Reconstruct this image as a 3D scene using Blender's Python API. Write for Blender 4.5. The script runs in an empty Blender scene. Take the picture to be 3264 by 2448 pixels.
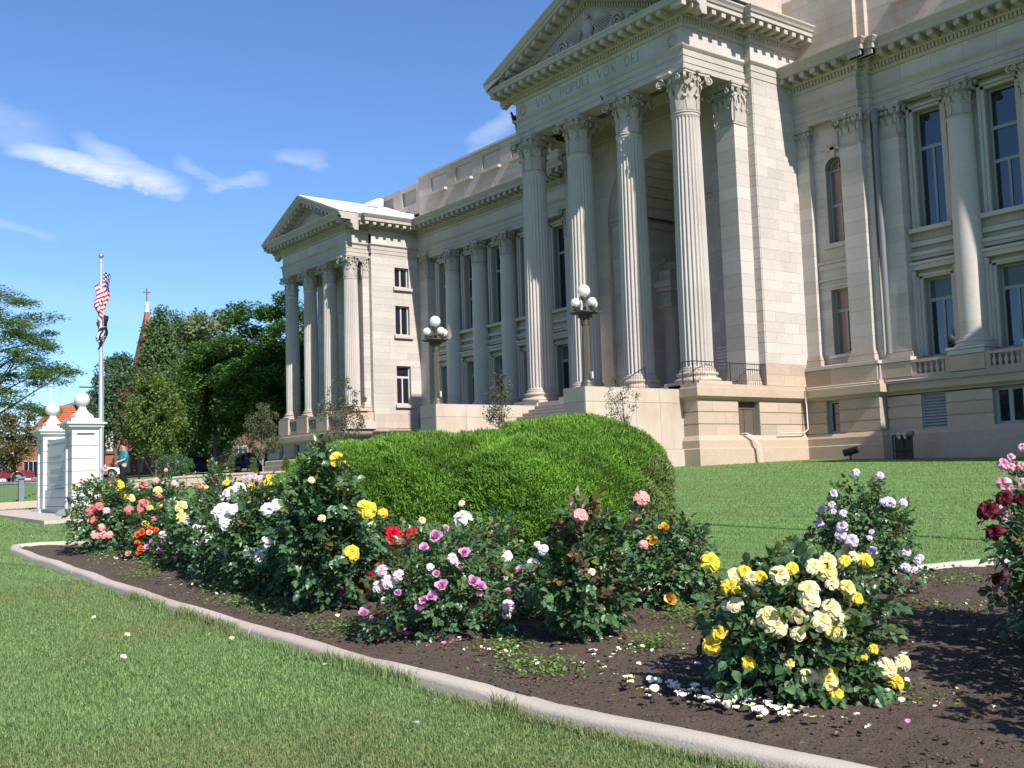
import bpy, bmesh, math, random
import numpy as np
from mathutils import Vector, Matrix

C = bpy.context.scene.collection
R = math.radians
RNG = np.random.default_rng(7)
random.seed(7)

# ---------------------------------------------------------------- camera, sky, sun, exposure
YAW, TILT, ROLL, FPX = R(52.68), R(4.9886), R(-1.8408), 3457.4
cam_d = bpy.data.cameras.new('camera'); cam = bpy.data.objects.new('camera', cam_d); C.objects.link(cam)
fw = Vector((-math.sin(YAW)*math.cos(TILT), math.cos(YAW)*math.cos(TILT), math.sin(TILT)))
r0 = Vector((math.cos(YAW), math.sin(YAW), 0)); u0 = r0.cross(fw)
rt = r0*math.cos(ROLL) + u0*math.sin(ROLL); up = -r0*math.sin(ROLL) + u0*math.cos(ROLL)
cam.matrix_world = Matrix(((rt.x, up.x, -fw.x, 0), (rt.y, up.y, -fw.y, 0), (rt.z, up.z, -fw.z, 0), (0, 0, 0, 1)))
cam_d.sensor_fit = 'HORIZONTAL'; cam_d.sensor_width = 36; cam_d.lens = 36*FPX/3264
cam_d.clip_start = 0.05; cam_d.clip_end = 3000
bpy.context.scene.camera = cam
SC = bpy.context.scene
SC.view_settings.view_transform = 'Standard'; SC.view_settings.look = 'None'
SC.view_settings.exposure = 0.58; SC.view_settings.gamma = 1.0; SC.view_settings.use_curve_mapping = False
SUN_EL, SUN_OFF = R(40.3), R(5.5)
sd = Vector((math.cos(SUN_EL)*math.cos(SUN_OFF), -math.cos(SUN_EL)*math.sin(SUN_OFF), math.sin(SUN_EL)))   # towards the sun
sl = bpy.data.lights.new('sun', 'SUN'); sl.energy = 5.0; sl.angle = R(0.53); sl.color = (1.0, 0.96, 0.915)
so = bpy.data.objects.new('sun', sl); C.objects.link(so)
so.rotation_euler = sd.to_track_quat('Z', 'Y').to_euler(); so.location = sd*60
W = bpy.data.worlds.new('World'); SC.world = W; W.use_nodes = True
nt = W.node_tree; nt.nodes.clear()
def N(t, **k):
    n = nt.nodes.new(t)
    for a, b in k.items(): setattr(n, a, b)
    return n
out = N('ShaderNodeOutputWorld'); bg = N('ShaderNodeBackground'); bg.inputs[1].default_value = 0.098
sky = N('ShaderNodeTexSky'); sky.sky_type = 'NISHITA'; sky.sun_disc = False
sky.sun_elevation = SUN_EL; sky.sun_rotation = math.atan2(sd.x, sd.y); sky.altitude = 1400
sky.air_density = 1.0; sky.dust_density = 0.6; sky.ozone_density = 2.0
tc = N('ShaderNodeTexCoord')
sep = N('ShaderNodeSeparateXYZ'); nt.links.new(tc.outputs['Generated'], sep.inputs[0])
def M(op, a, b=None, c=None, clamp=False):
    n = N('ShaderNodeMath', operation=op); n.use_clamp = clamp
    for i, v in enumerate((a, b, c)):
        if v is None: continue
        if isinstance(v, (int, float)): n.inputs[i].default_value = v
        else: nt.links.new(v, n.inputs[i])
    return n.outputs[0]
az = M('ARCTAN2', M('MULTIPLY', sep.outputs[0], -1.0), sep.outputs[1])
el = M('ARCSINE', sep.outputs[2])
def streak(a0, e0, a1, e1, w0, w1, amp):
    """soft elongated patch of cirrus between two sky directions (degrees)"""
    a0, e0, a1, e1, w0, w1 = [R(v) for v in (a0, e0, a1, e1, w0, w1)]
    L = math.hypot(a1-a0, e1-e0); ux, uy = (a1-a0)/L, (e1-e0)/L
    da = M('SUBTRACT', azw, a0); de = M('SUBTRACT', elw, e0)
    t = M('ADD', M('MULTIPLY', da, ux/L), M('MULTIPLY', de, uy/L))
    s = M('ABSOLUTE', M('ADD', M('MULTIPLY', da, -uy), M('MULTIPLY', de, ux)))
    wid = M('ADD', M('MULTIPLY', t, w1-w0), w0)
    q = M('DIVIDE', s, wid); g = M('SUBTRACT', 1.0, M('MULTIPLY', q, q), clamp=True)
    e = M('MULTIPLY', M('MULTIPLY', M('MINIMUM', M('MAXIMUM', t, 0.0), 1.0), M('SUBTRACT', 1.0, t, clamp=True)), 6.0, clamp=True)
    return M('MULTIPLY', M('MULTIPLY', g, e), amp)
def noise(scale, det, vec, rough=0.6, dist=0.0):
    n = N('ShaderNodeTexNoise'); n.inputs['Scale'].default_value = scale; n.inputs['Detail'].default_value = det
    n.inputs['Roughness'].default_value = rough; n.inputs['Distortion'].default_value = dist
    nt.links.new(vec, n.inputs['Vector']); return n.outputs['Fac']
comb = N('ShaderNodeCombineXYZ'); nt.links.new(az, comb.inputs[0]); nt.links.new(M('MULTIPLY', el, 2.6), comb.inputs[1])
nz1 = noise(26, 7, comb.outputs[0], 0.62, 0.4); nz2 = noise(9, 4, comb.outputs[0], 0.55)
nz3 = noise(60, 5, comb.outputs[0], 0.65, 0.8)
azw = M('ADD', az, M('MULTIPLY', M('SUBTRACT', nz2, 0.5), 0.05)); elw = M('ADD', el, M('MULTIPLY', M('SUBTRACT', nz1, 0.5), 0.022))
parts = [streak(84, 19.0, 75.2, 17.0, 1.6, 1.0, .28), streak(78.2, 16.6, 69.2, 15.0, .6, .62, 1.0), streak(75.0, 17.0, 69.6, 15.15, .9, .3, .6),
         streak(70.0, 16.5, 67.4, 15.2, .5, .3, .3), streak(68.6, 15.1, 65.5, 15.9, .22, .42, .42), streak(65.2, 16.9, 62.2, 16.65, .35, .5, .34),
         streak(54.6, 17.2, 51.6, 19.0, .6, .8, .40), streak(79, 13.5, 75.6, 12.3, .35, .25, .22), streak(82, 10.5, 66, 7.5, 1.0, 1.0, .12),
         streak(120, 24, 98, 20, 2, 2, .5), streak(200, 30, 160, 22, 4, 3, .5), streak(-60, 25, -20, 32, 3, 4, .5), streak(30, 28, 5, 35, 2, 3, .4)]
acc = parts[0]
for p in parts[1:]: acc = M('MAXIMUM', acc, p)
tex = M('ADD', M('MULTIPLY', nz1, 1.3), M('MULTIPLY', nz3, 0.5))
cl = M('MULTIPLY', acc, M('SUBTRACT', tex, 0.18, clamp=True), clamp=True)
cl = M('MULTIPLY', cl, 0.92)
mx = N('ShaderNodeMix', data_type='RGBA'); nt.links.new(cl, mx.inputs[0]); mx.inputs[7].default_value = (6.6, 7.1, 7.7, 1)
SKYTINT = N('ShaderNodeMix', data_type='RGBA', blend_type='MULTIPLY'); SKYTINT.inputs[0].default_value = 1.0
SKYTINT.inputs[7].default_value = (0.80, 1.02, 1.30, 1)
nt.links.new(sky.outputs[0], SKYTINT.inputs[6]); nt.links.new(SKYTINT.outputs[2], mx.inputs[6])
nt.links.new(mx.outputs[2], bg.inputs[0]); nt.links.new(bg.outputs[0], out.inputs[0])

# ---------------------------------------------------------------- helpers
def tag(o, label=None, cat=None, group=None, kind=None):
    if label: o['label'] = label
    if cat: o['category'] = cat
    if group: o['group'] = group
    if kind: o['kind'] = kind
    return o
def empty(name, loc=(0, 0, 0), rz=0, parent=None):
    o = bpy.data.objects.new(name, None); C.objects.link(o); o.location = loc; o.rotation_euler = (0, 0, rz)
    o.empty_display_size = 0.2
    if parent: o.parent = parent
    return o
def link(name, me, parent=None, loc=None, mat4=None):
    o = bpy.data.objects.new(name, me); C.objects.link(o)
    if parent: o.parent = parent
    if mat4 is not None: o.matrix_local = mat4
    elif loc is not None: o.location = loc
    return o
def mesh_np(name, V, F, mat, tint=None, smooth=False, idx=None):
    """V (n,3); F (m,k) uniform polygons"""
    me = bpy.data.meshes.new(name); V = np.asarray(V, np.float32); F = np.asarray(F, np.int32)
    m, k = F.shape
    me.vertices.add(len(V)); me.vertices.foreach_set('co', V.ravel())
    me.loops.add(m*k); me.loops.foreach_set('vertex_index', F.ravel())
    me.polygons.add(m); me.polygons.foreach_set('loop_start', np.arange(0, m*k, k, dtype=np.int32))
    me.polygons.foreach_set('loop_total', np.full(m, k, np.int32))
    if smooth: me.polygons.foreach_set('use_smooth', np.ones(m, bool))
    for q in (mat if isinstance(mat, (list, tuple)) else [mat]): me.materials.append(q)
    if idx is not None: me.polygons.foreach_set('material_index', np.asarray(idx, np.int32))
    if tint is not None:
        a = me.attributes.new('tint', 'FLOAT', 'FACE'); a.data.foreach_set('value', np.asarray(tint, np.float32))
    me.update(calc_edges=True); return me
BOXF = [(0, 3, 2, 1), (4, 5, 6, 7), (0, 1, 5, 4), (1, 2, 6, 5), (2, 3, 7, 6), (3, 0, 4, 7)]
class MB:
    def __init__(s): s.v = []; s.f = []; s.t = []; s.s = []
    def box(s, x0, x1, y0, y1, z0, z1, t=0.5):
        if x0 > x1: x0, x1 = x1, x0
        if y0 > y1: y0, y1 = y1, y0
        b = len(s.v)
        s.v += [(x0, y0, z0), (x1, y0, z0), (x1, y1, z0), (x0, y1, z0), (x0, y0, z1), (x1, y0, z1), (x1, y1, z1), (x0, y1, z1)]
        for f in BOXF: s.f.append(tuple(b+i for i in f)); s.t.append(t); s.s.append(False)
        return s
    def hexa(s, pts, t=0.5):
        b = len(s.v); s.v += [tuple(p) for p in pts]
        for f in BOXF: s.f.append(tuple(b+i for i in f)); s.t.append(t); s.s.append(False)
        return s
    def poly(s, pts, t=0.5):
        b = len(s.v); s.v += [tuple(p) for p in pts]; s.f.append(tuple(range(b, b+len(pts)))); s.t.append(t); s.s.append(False); return s
    def grid(s, rows, t=0.5, closed=False, smooth=True, tfun=None):
        b = len(s.v); n = len(rows[0])
        for r in rows: s.v += [tuple(p) for p in r]
        for i in range(len(rows)-1):
            for j in range(n if closed else n-1):
                k = (j+1) % n
                s.f.append((b+i*n+j, b+i*n+k, b+(i+1)*n+k, b+(i+1)*n+j)); s.t.append(tfun(i) if tfun else t); s.s.append(smooth)
        return s
    def lathe(s, prof, cx=0, cy=0, cz=0, seg=24, t=0.5, smooth=True, a0=0, tfun=None, cap=True, sq=1.0):
        rows = [[(cx+r*math.cos(a0+2*math.pi*j/seg)*sq, cy+r*math.sin(a0+2*math.pi*j/seg), cz+z) for j in range(seg)] for r, z in prof]
        s.grid(rows, t, True, smooth, tfun)
        if cap:
            s.poly(rows[-1], t); s.poly(rows[0][::-1], t)
        return s
    def tube(s, pts, r, seg=6, t=0.5, r1=None):
        pts = [Vector(p) for p in pts]; n = len(pts); rows = []
        prev = None
        for i, p in enumerate(pts):
            d = (pts[min(i+1, n-1)]-pts[max(i-1, 0)])
            d = d.normalized() if d.length > 1e-9 else Vector((0, 0, 1))
            if prev is None:
                a = Vector((0, 0, 1)) if abs(d.z) < .9 else Vector((1, 0, 0)); x = d.cross(a).normalized()
            else:
                x = (prev-d*prev.dot(d)); x = x.normalized() if x.length > 1e-6 else d.orthogonal().normalized()
            y = d.cross(x); prev = x
            rr = r if r1 is None else r+(r1-r)*i/max(1, n-1)
            rows.append([p+x*rr*math.cos(2*math.pi*j/seg)+y*rr*math.sin(2*math.pi*j/seg) for j in range(seg)])
        s.grid(rows, t, True, True); s.poly(rows[-1], t); s.poly(rows[0][::-1], t); return s
    def ball(s, c, r, seg=16, t=0.5, sz=1.0, sx=1.0, sy=1.0, rings=None):
        rg = rings or seg//2
        rows = [[(c[0]+sx*r*math.sin(math.pi*i/rg)*math.cos(2*math.pi*j/seg), c[1]+sy*r*math.sin(math.pi*i/rg)*math.sin(2*math.pi*j/seg), c[2]-sz*r*math.cos(math.pi*i/rg)) for j in range(seg)] for i in range(rg+1)]
        s.grid(rows, t, True, True); return s
    def xf(s, m):
        s.v = [tuple(m @ Vector(p)) for p in s.v]; return s
    def add(s, o, m=None):
        b = len(s.v); s.v += [tuple(m @ Vector(p)) for p in o.v] if m is not None else o.v
        s.f += [tuple(b+i for i in f) for f in o.f]; s.t += o.t; s.s += o.s; return s
    def mesh(s, name, mat):
        me = bpy.data.meshes.new(name); me.from_pydata(s.v, [], s.f)
        me.polygons.foreach_set('use_smooth', s.s)
        a = me.attributes.new('tint', 'FLOAT', 'FACE'); a.data.foreach_set('value', np.asarray(s.t, np.float32))
        me.materials.append(mat); me.update(); return me
    def build(s, name, mat, parent=None, loc=None):
        return link(name, s.mesh(name, mat), parent, loc)

def wpos(o):
    v = Vector()
    while o is not None: v = v+o.location; o = o.parent
    return v
def part(name, mb, mat, parent, label=None):
    """a mesh given in world coordinates becomes a part, its origin at its own middle"""
    a = np.array(mb.v); c = Vector([float(q) for q in (a.min(0)+a.max(0))/2])
    mb.xf(Matrix.Translation(-c)); o = mb.build(name, mat, parent, c-wpos(parent))
    if label: o['label'] = label
    return o
def components(mb):
    """split a builder into its separate pieces"""
    p = list(range(len(mb.v)))
    def f(i):
        while p[i] != i: p[i] = p[p[i]]; i = p[i]
        return i
    for fc in mb.f:
        a = f(fc[0])
        for i in fc[1:]: p[f(i)] = a
    groups = {}
    for k, fc in enumerate(mb.f): groups.setdefault(f(fc[0]), []).append(k)
    res = []
    for ks in groups.values():
        m = MB(); mp_ = {}
        for k in ks:
            for i in mb.f[k]:
                if i not in mp_: mp_[i] = len(m.v); m.v.append(mb.v[i])
            m.f.append(tuple(mp_[i] for i in mb.f[k])); m.t.append(mb.t[k]); m.s.append(mb.s[k])
        a = np.array(m.v); lo, hi = a.min(0), a.max(0); e = sorted(hi-lo); res.append((tuple(float(q) for q in (lo+hi)/2), math.sqrt(max(1e-6, e[2]*e[1])), m))
    return res
def px_size(p, size):
    """how large something of this size stands in the photograph (px of the 3264 px original); 0 when well outside it"""
    v = Vector(p); d = v.dot(fw)
    if d < 0.5: return 0
    x = 1632+FPX*v.dot(rt)/d; y = 1224-FPX*v.dot(up)/d; q = FPX*size/d
    if x < -q or x > 3264+q or y < -q or y > 2448+q: return q*0.01
    return q
def pieces(parent, name, items, limit=300, stuff_name=None):
    """items: (world centre, size, function -> object in MB form at the centre, material). The largest become parts, the rest one stuff part."""
    order = sorted(range(len(items)), key=lambda i: -px_size(items[i][0], items[i][1]))
    rest = {}
    for n_, i in enumerate(order):
        c, size, mb, mat = items[i]
        if n_ < limit and px_size(c, size) > 8:
            mb.xf(Matrix.Translation(-Vector(c))); mb.build(name, mat, parent, Vector(c)-wpos(parent))
        else: rest.setdefault(mat.name, (mat, MB()))[1].add(mb)
    for mat, m in rest.values():
        if m.v: tag(part(stuff_name or name, m, mat, parent), kind='stuff')

# ---------------------------------------------------------------- materials
def mat(name, col, rough=0.8, spec=0.3, metal=0.0, var=0.0, vscale=3.0, bump=0.0, bscale=20.0, tint=0.0, col2=None, stain=0.0, stain_col=(.5, .35, .2), obj_rand=0.0, trans=0.0, coat=0.0, vstretch=(1, 1, 1)):
    m = bpy.data.materials.new(name); m.use_nodes = True; t = m.node_tree; b = t.nodes['Principled BSDF']
    b.inputs['Roughness'].default_value = rough; b.inputs['Specular IOR Level'].default_value = spec; b.inputs['Metallic'].default_value = metal
    b.inputs['Coat Weight'].default_value = coat; b.inputs['Coat Roughness'].default_value = 0.05
    b.inputs['Base Color'].default_value = (*col, 1)
    L = t.links.new; geo = t.nodes.new('ShaderNodeNewGeometry'); cur = None
    def rgb(c): n = t.nodes.new('ShaderNodeRGB'); n.outputs[0].default_value = (*c, 1); return n.outputs[0]
    def mixc(f, a, c, typ='MIX'):
        n = t.nodes.new('ShaderNodeMix'); n.data_type = 'RGBA'; n.blend_type = typ
        if isinstance(f, float): n.inputs[0].default_value = f
        else: L(f, n.inputs[0])
        L(a, n.inputs[6]); L(c, n.inputs[7]); return n.outputs[2]
    def nz(sc, det=5, rough_=0.6, st=(1, 1, 1)):
        mp = t.nodes.new('ShaderNodeMapping'); mp.inputs['Scale'].default_value = st; L(geo.outputs['Position'], mp.inputs[0])
        n = t.nodes.new('ShaderNodeTexNoise'); n.inputs['Scale'].default_value = sc; n.inputs['Detail'].default_value = det; n.inputs['Roughness'].default_value = rough_
        L(mp.outputs[0], n.inputs[0]); return n.outputs[0]
    def ramp(f, a, c):
        n = t.nodes.new('ShaderNodeMapRange'); n.inputs[1].default_value = a; n.inputs[2].default_value = c; L(f, n.inputs[0]); return n.outputs[0]
    cur = rgb(col)
    if col2: cur = mixc(ramp(nz(vscale, 6, .6, vstretch), .38, .62), cur, rgb(col2))
    def scale(cur, f, lo, hi):
        n = t.nodes.new('ShaderNodeMapRange'); L(f, n.inputs[0]); n.inputs[3].default_value = lo; n.inputs[4].default_value = hi
        v = t.nodes.new('ShaderNodeVectorMath'); v.operation = 'SCALE'; L(cur, v.inputs[0]); L(n.outputs[0], v.inputs['Scale']); return v.outputs[0]
    if tint:
        a = t.nodes.new('ShaderNodeAttribute'); a.attribute_name = 'tint'; cur = scale(cur, a.outputs['Fac'], 1-tint, 1+tint)
        if stain: cur = mixc(M2(t, a.outputs['Fac'], stain), cur, rgb(stain_col))
    if obj_rand:
        o = t.nodes.new('ShaderNodeObjectInfo'); cur = scale(cur, o.outputs['Random'], 1-obj_rand, 1+obj_rand)
    if var: cur = scale(cur, nz(vscale*2.3, 7, .65, vstretch), 1-var, 1+var)
    L(cur, b.inputs['Base Color'])
    if bump:
        bp = t.nodes.new('ShaderNodeBump'); bp.inputs['Strength'].default_value = bump; bp.inputs['Distance'].default_value = 0.02
        L(nz(bscale, 6, .65), bp.inputs['Height']); L(bp.outputs[0], b.inputs['Normal'])
    if trans:
        tr = t.nodes.new('ShaderNodeBsdfTranslucent'); ms = t.nodes.new('ShaderNodeMixShader'); ms.inputs[0].default_value = trans
        sc = t.nodes.new('ShaderNodeVectorMath'); sc.operation = 'MULTIPLY'; L(cur, sc.inputs[0]); sc.inputs[1].default_value = (1.4, 1.5, .7) if col[1] > col[0] else (1.1, 1.05, 1.0)
        L(sc.outputs[0], tr.inputs[0]); L(b.outputs[0], ms.inputs[1]); L(tr.outputs[0], ms.inputs[2])
        L(ms.outputs[0], t.nodes['Material Output'].inputs[0])
    return m
def M2(t, sock, stain):
    h = t.nodes.new('ShaderNodeMath'); h.operation = 'FRACT'
    k = t.nodes.new('ShaderNodeMath'); k.operation = 'MULTIPLY'; k.inputs[1].default_value = 7.31; t.links.new(sock, k.inputs[0]); t.links.new(k.outputs[0], h.inputs[0])
    g = t.nodes.new('ShaderNodeTexNoise'); g.inputs['Scale'].default_value = 0.9; g.inputs['Detail'].default_value = 6
    geo = t.nodes.new('ShaderNodeNewGeometry'); mp = t.nodes.new('ShaderNodeMapping'); mp.inputs['Scale'].default_value = (1, 1, .5)
    t.links.new(geo.outputs['Position'], mp.inputs[0]); t.links.new(mp.outputs[0], g.inputs[0])
    r = t.nodes.new('ShaderNodeMapRange'); r.inputs[1].default_value = .45; r.inputs[2].default_value = .75; t.links.new(g.outputs[0], r.inputs[0])
    a = t.nodes.new('ShaderNodeMath'); a.operation = 'MULTIPLY'; t.links.new(r.outputs[0], a.inputs[0]); a.inputs[1].default_value = stain
    b = t.nodes.new('ShaderNodeMath'); b.operation = 'MULTIPLY_ADD'; t.links.new(h.outputs[0], b.inputs[0]); b.inputs[1].default_value = stain*.5; t.links.new(a.outputs[0], b.inputs[2]); b.use_clamp = True
    return b.outputs[0]
STONE = mat('limestone', (.49, .43, .38), .85, .2, var=.16, vscale=2.2, bump=.25, bscale=40, tint=.15, stain=.35, stain_col=(.36, .315, .275), vstretch=(1, 1, 2))
CARVED = mat('carved_limestone', (.43, .375, .325), .85, .2, var=.2, vscale=3, bump=.3, bscale=50, tint=.14, stain=.35, stain_col=(.28, .24, .19), vstretch=(1, 1, .6))
SAND = mat('sandstone', (.45, .35, .265), .88, .2, var=.2, vscale=1.6, bump=.35, bscale=30, tint=.16, stain=.4, stain_col=(.37, .25, .16), vstretch=(1, 1, 3.5))
WARM = mat('stained_sandstone', (.48, .405, .335), .85, .2, var=.18, vscale=.9, bump=.3, bscale=25, tint=.13, stain=.7, stain_col=(.40, .29, .20), vstretch=(1.4, 1.4, .45))
GREY = mat('grey_and_shaded_stone', (.33, .29, .25), .85, .25, var=.2, vscale=2, bump=.35, bscale=30, tint=.14)  # grey of the steps; on front faces it puts their shade into colour
JOINT = mat('recessed_mortar', (.33, .29, .25), .95, .1)
GLASS = mat('window_glass', (.012, .015, .028), .03, .5)
GLASS.node_tree.nodes['Principled BSDF'].inputs['IOR'].default_value = 2.0
BLIND = mat('pink_brown_pane', (.24, .135, .115), .12, .5, var=.12, vscale=.8)  # panes coloured a dull pinkish brown
BLINDG = mat('glass_over_grey_blind', (.085, .095, .09), .12, .5, var=.1)
FRAME = mat('cream_painted_frame', (.50, .47, .40), .6, .3)
FRAMEG = mat('grey_green_painted_frame', (.30, .32, .31), .6, .3)
IRON = mat('black_iron', (.025, .024, .024), .5, .4)
BRONZE = mat('dark_bronze', (.10, .08, .055), .45, .5, metal=.3, var=.2, vscale=6)
GLOBE = mat('white_glass_globe', (.88, .88, .88), .3, .5, coat=.2, trans=.35)
MARBLE = mat('white_marble', (.58, .57, .545), .6, .35, var=.07, vscale=2, bump=.1, bscale=30, tint=.08)
TABLET = mat('grey_marble_tablet', (.52, .52, .51), .5, .35, var=.06)
CUTSHADE = mat('cut_letter_shade', (.30, .27, .24), .9, .1)  # shade of cut letters, put into a dark strip colour
KERB = mat('kerb_concrete', (.50, .425, .35), .9, .2, var=.14, vscale=5, bump=.35, bscale=70, tint=.12, stain=.5, stain_col=(.36, .29, .22))
ROOFW = mat('white_metal_roof', (.80, .80, .79), .4, .4, var=.04)
ROOFG = mat('grey_lead_roof', (.38, .38, .37), .7, .3, var=.1)
BLACK = mat('black_plumage', (.012, .012, .014), .5, .3)
PIPE = mat('painted_downpipe', (.15, .16, .165), .5, .4)
CABLE = mat('pale_cable_sheath', (.62, .55, .46), .6, .3)
# ---------------------------------------------------------------- terrain
def gz(x, y):
    z = -1.5-0.03*x+0.028*y; z = 0.85-np.log1p(np.exp(np.clip((0.85-z)/.3, -30, 30)))*.3
    w = np.clip((11.9-y)/1.4, 0, 1)*np.clip((-31.3-x)/1.5, 0, 1)*np.clip((x+57.5)/1.0, 0, 1); z = z*(1-w)-.40*w
    return z+.5*np.clip((-x-66)/26, 0, 1)*np.clip((y-20)/14, 0, 1)
def gzf(x, y): return float(gz(np.float64(x), np.float64(y)))

# ================================================================ COURTHOUSE
CX = -36.4
CH = empty('courthouse', (CX, 38, .3))
tag(CH, 'pale stone courthouse with tall fluted columns, carved pediment and long windowed wings', 'courthouse')
BLK = []
def fb(face, u0, u1, d0, d1, z0, z1):
    k, p = face
    if k == 'F': return (u0, u1, p+d0, p+d1, z0, z1)
    if k == 'R': return (p-d1, p-d0, u0, u1, z0, z1)
    if k == 'L': return (p+d0, p+d1, u0, u1, z0, z1)
def block(b, t, m):
    x0, x1, y0, y1, z0, z1 = b
    if min(x1-x0, y1-y0, z1-z0) < .004: return
    mb = MB(); mb.box(*b, t=t)
    BLK.append((((x0+x1)/2, (y0+y1)/2, (z0+z1)/2), math.sqrt(max(x1-x0, y1-y0)*(z1-z0)), mb, m))
def core(mb, face, u0, u1, z0, z1, ops, d0=.03, d1=.6):
    us = sorted({u0, u1}|{u for o in ops for u in o[:2] if u0 < u < u1}); zs = sorted({z0, z1}|{z for o in ops for z in o[2:4] if z0 < z < z1})
    for i in range(len(us)-1):
        run = None
        for j in range(len(zs)-1):
            uc, zc = (us[i]+us[i+1])/2, (zs[j]+zs[j+1])/2
            hit = any(o[0] < uc < o[1] and o[2] < zc < o[3] for o in ops)
            if not hit: run = (run[0], zs[j+1]) if run else (zs[j], zs[j+1])
            if (hit or j == len(zs)-2) and run: mb.box(*fb(face, us[i], us[i+1], d0, d1, *run)); run = None
def wall(mb, face, u0, u1, z0, z1, ops=(), course=.42, length=1.25, gap=.0035, m=None, d0=0, rust=False):
    """core wall with openings and a skin of separate blocks, joints recessed"""
    core(mb, face, u0+.04, u1-.04, z0, z1, ops, d0+(.03 if rust else .018), d0+.6)
    n = max(1, round((z1-z0)/course)); hs = np.linspace(z0, z1, n+1); rng = random.Random(int(abs(u0*131+z0*17+face[1]*7)*10) & 0xffff)
    for j in range(n):
        a, b = hs[j], hs[j+1]
        cuts = sorted({a, b}|{z for o in ops for z in o[2:4] if a+.03 < z < b-.03})
        for q in range(len(cuts)-1):
            za, zb = cuts[q], cuts[q+1]; zc = (za+zb)/2; iv = [(u0, u1)]
            for o in ops:
                if o[2] < zc < o[3]: iv = [w for (s, e) in iv for w in ((s, min(e, o[0])), (max(s, o[1]), e)) if w[1]-w[0] > .02]
            for s, e in iv:
                k = max(1, round((e-s)/length)); off = rng.uniform(-.25, .25)
                cs = [s]+[s+(e-s)*(i+((.22 if j % 2 else -.22)+off*.5)*(1 if k > 1 else 0))/k for i in range(1, k)]+[e]
                for i in range(k):
                    g = gap if not rust else .004; gzt = gap if not rust else .028
                    t = min(1, max(0, rng.gauss(.5, .2)))
                    ms = m or (SAND if zb < 4.0 else (WARM if zb < 4.7 else STONE))
                    block(fb(face, cs[i]+g, cs[i+1]-g, d0, d0+(.05 if not rust else .09), za+(gzt if rust else g), zb-(gzt if rust else g)), t, ms)
def sweep(mb, path, prof, t=0.5, seglen=0):
    """moulding with mitred corners; outward is to the right of the direction of travel"""
    P = [Vector((x, y, 0)) for x, y in path]; n = len(P); dirs = [(P[i+1]-P[i]).normalized() for i in range(n-1)]; rows = []
    for i in range(n):
        d0 = dirs[max(0, i-1)]; d1 = dirs[min(i, n-2)]; n0 = Vector((d0.y, -d0.x, 0)); n1 = Vector((d1.y, -d1.x, 0))
        m = (n0+n1)/max(.2, 1+n0.dot(n1)); rows.append([(P[i].x+m.x*o, P[i].y+m.y*o, z) for o, z in prof])
    mb.grid(rows, t, False, False); mb.poly(rows[0]); mb.poly(rows[-1][::-1]); return mb
def along(path, z0, o0, o1, h, w, pitch, inset=0.0, ends=True):
    """boxes set at a pitch along a path (dentils, modillions)"""
    res = []
    for i in range(len(path)-1):
        a = Vector((*path[i], 0)); b = Vector((*path[i+1], 0)); L = (b-a).length; d = (b-a)/L; nn = Vector((d.y, -d.x, 0))
        def turn(j):
            if j <= 0 or j >= len(path)-1: return 0
            p, q, r_ = [Vector((*path[k], 0)) for k in (j-1, j, j+1)]; e, f_ = (q-p).normalized(), (r_-q).normalized()
            return 1 if e.x*f_.y-e.y*f_.x > .5 else (-1 if e.x*f_.y-e.y*f_.x < -.5 else 0)   # 1: convex corner for a right-hand outward
        s0 = -o1 if turn(i) == 1 else (o1 if turn(i) == -1 else 0); s1 = L-(pitch-w) if turn(i+1) == 1 else (L-o1 if turn(i+1) == -1 else L)
        if s1-s0 < w*1.2: continue
        k = max(1, round((s1-s0-w)/pitch)); st = (s1-s0-w)/k
        for j in range(k+1):
            s = s0+w/2+st*j; p = a+d*s; q = p+nn*o0; r_ = p+nn*o1
            e = d*(w/2); xs = [v.x for v in (q-e, q+e, r_-e, r_+e)]; ys = [v.y for v in (q-e, q+e, r_-e, r_+e)]
            res.append((min(xs), max(xs), min(ys), max(ys), z0, z0+h))
    return res
def mirx(path): return [(2*CX-x, y) for x, y in path][::-1]

# ---- entablatures
def prof_low(z, arch=.85, fr=.70, top=True, inner=-.5):
    p = [(inner, z+.05), (inner, z), (0, z), (0, z+arch*.27), (.03, z+arch*.27), (.03, z+arch*.57), (.06, z+arch*.57), (.06, z+arch*.84), (.09, z+arch*.86), (.17, z+arch*.96), (.17, z+arch), (.0, z+arch+.012), (0, z+arch+fr), (.05, z+arch+fr+.01), (.12, z+arch+fr+.13)]
    q = z+arch+fr+.15
    return p+[(.13, q), (.13, q+.2), (.24, q+.21), (.28, q+.27), (.28, q+.5), (.98, q+.5), (.98, q+.69), (1.0, q+.71), (1.03, q+.73)]+([(1.08, q+.80), (1.16, q+.9), (1.16, q+.95), (-.4, q+1.02)] if top else [(1.03, q+.77), (-.2, q+.8)])
ENT = MB(); DENT = []; MODI = []
def entab(path, z, arch, fr, top=True, inner=-.5, pit=.165, mp=.58, cuts=True):
    sweep(ENT, path, prof_low(z, arch, fr, top, inner), t=.5)
    q = z+arch+fr+.15
    for b in along(path, q, .12, .235, .2, .105, pit): DENT.append(b)
    for b in along(path, q+.27, .27, .9, .23, .24, mp): MODI.append(b)
lw_l = [(-73.2, 40.4), (-73.2, 34.8), (-63.45, 34.8), (-63.45, 36.5), (-63.12, 36.5), (-63.12, 40.25), (-46.2, 40.25), (-46.2, 39.9), (-45.85, 39.9), (-45.85, 39.65), (-42.5, 39.65)]
entab(lw_l, 15.3, .85, .70)
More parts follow.
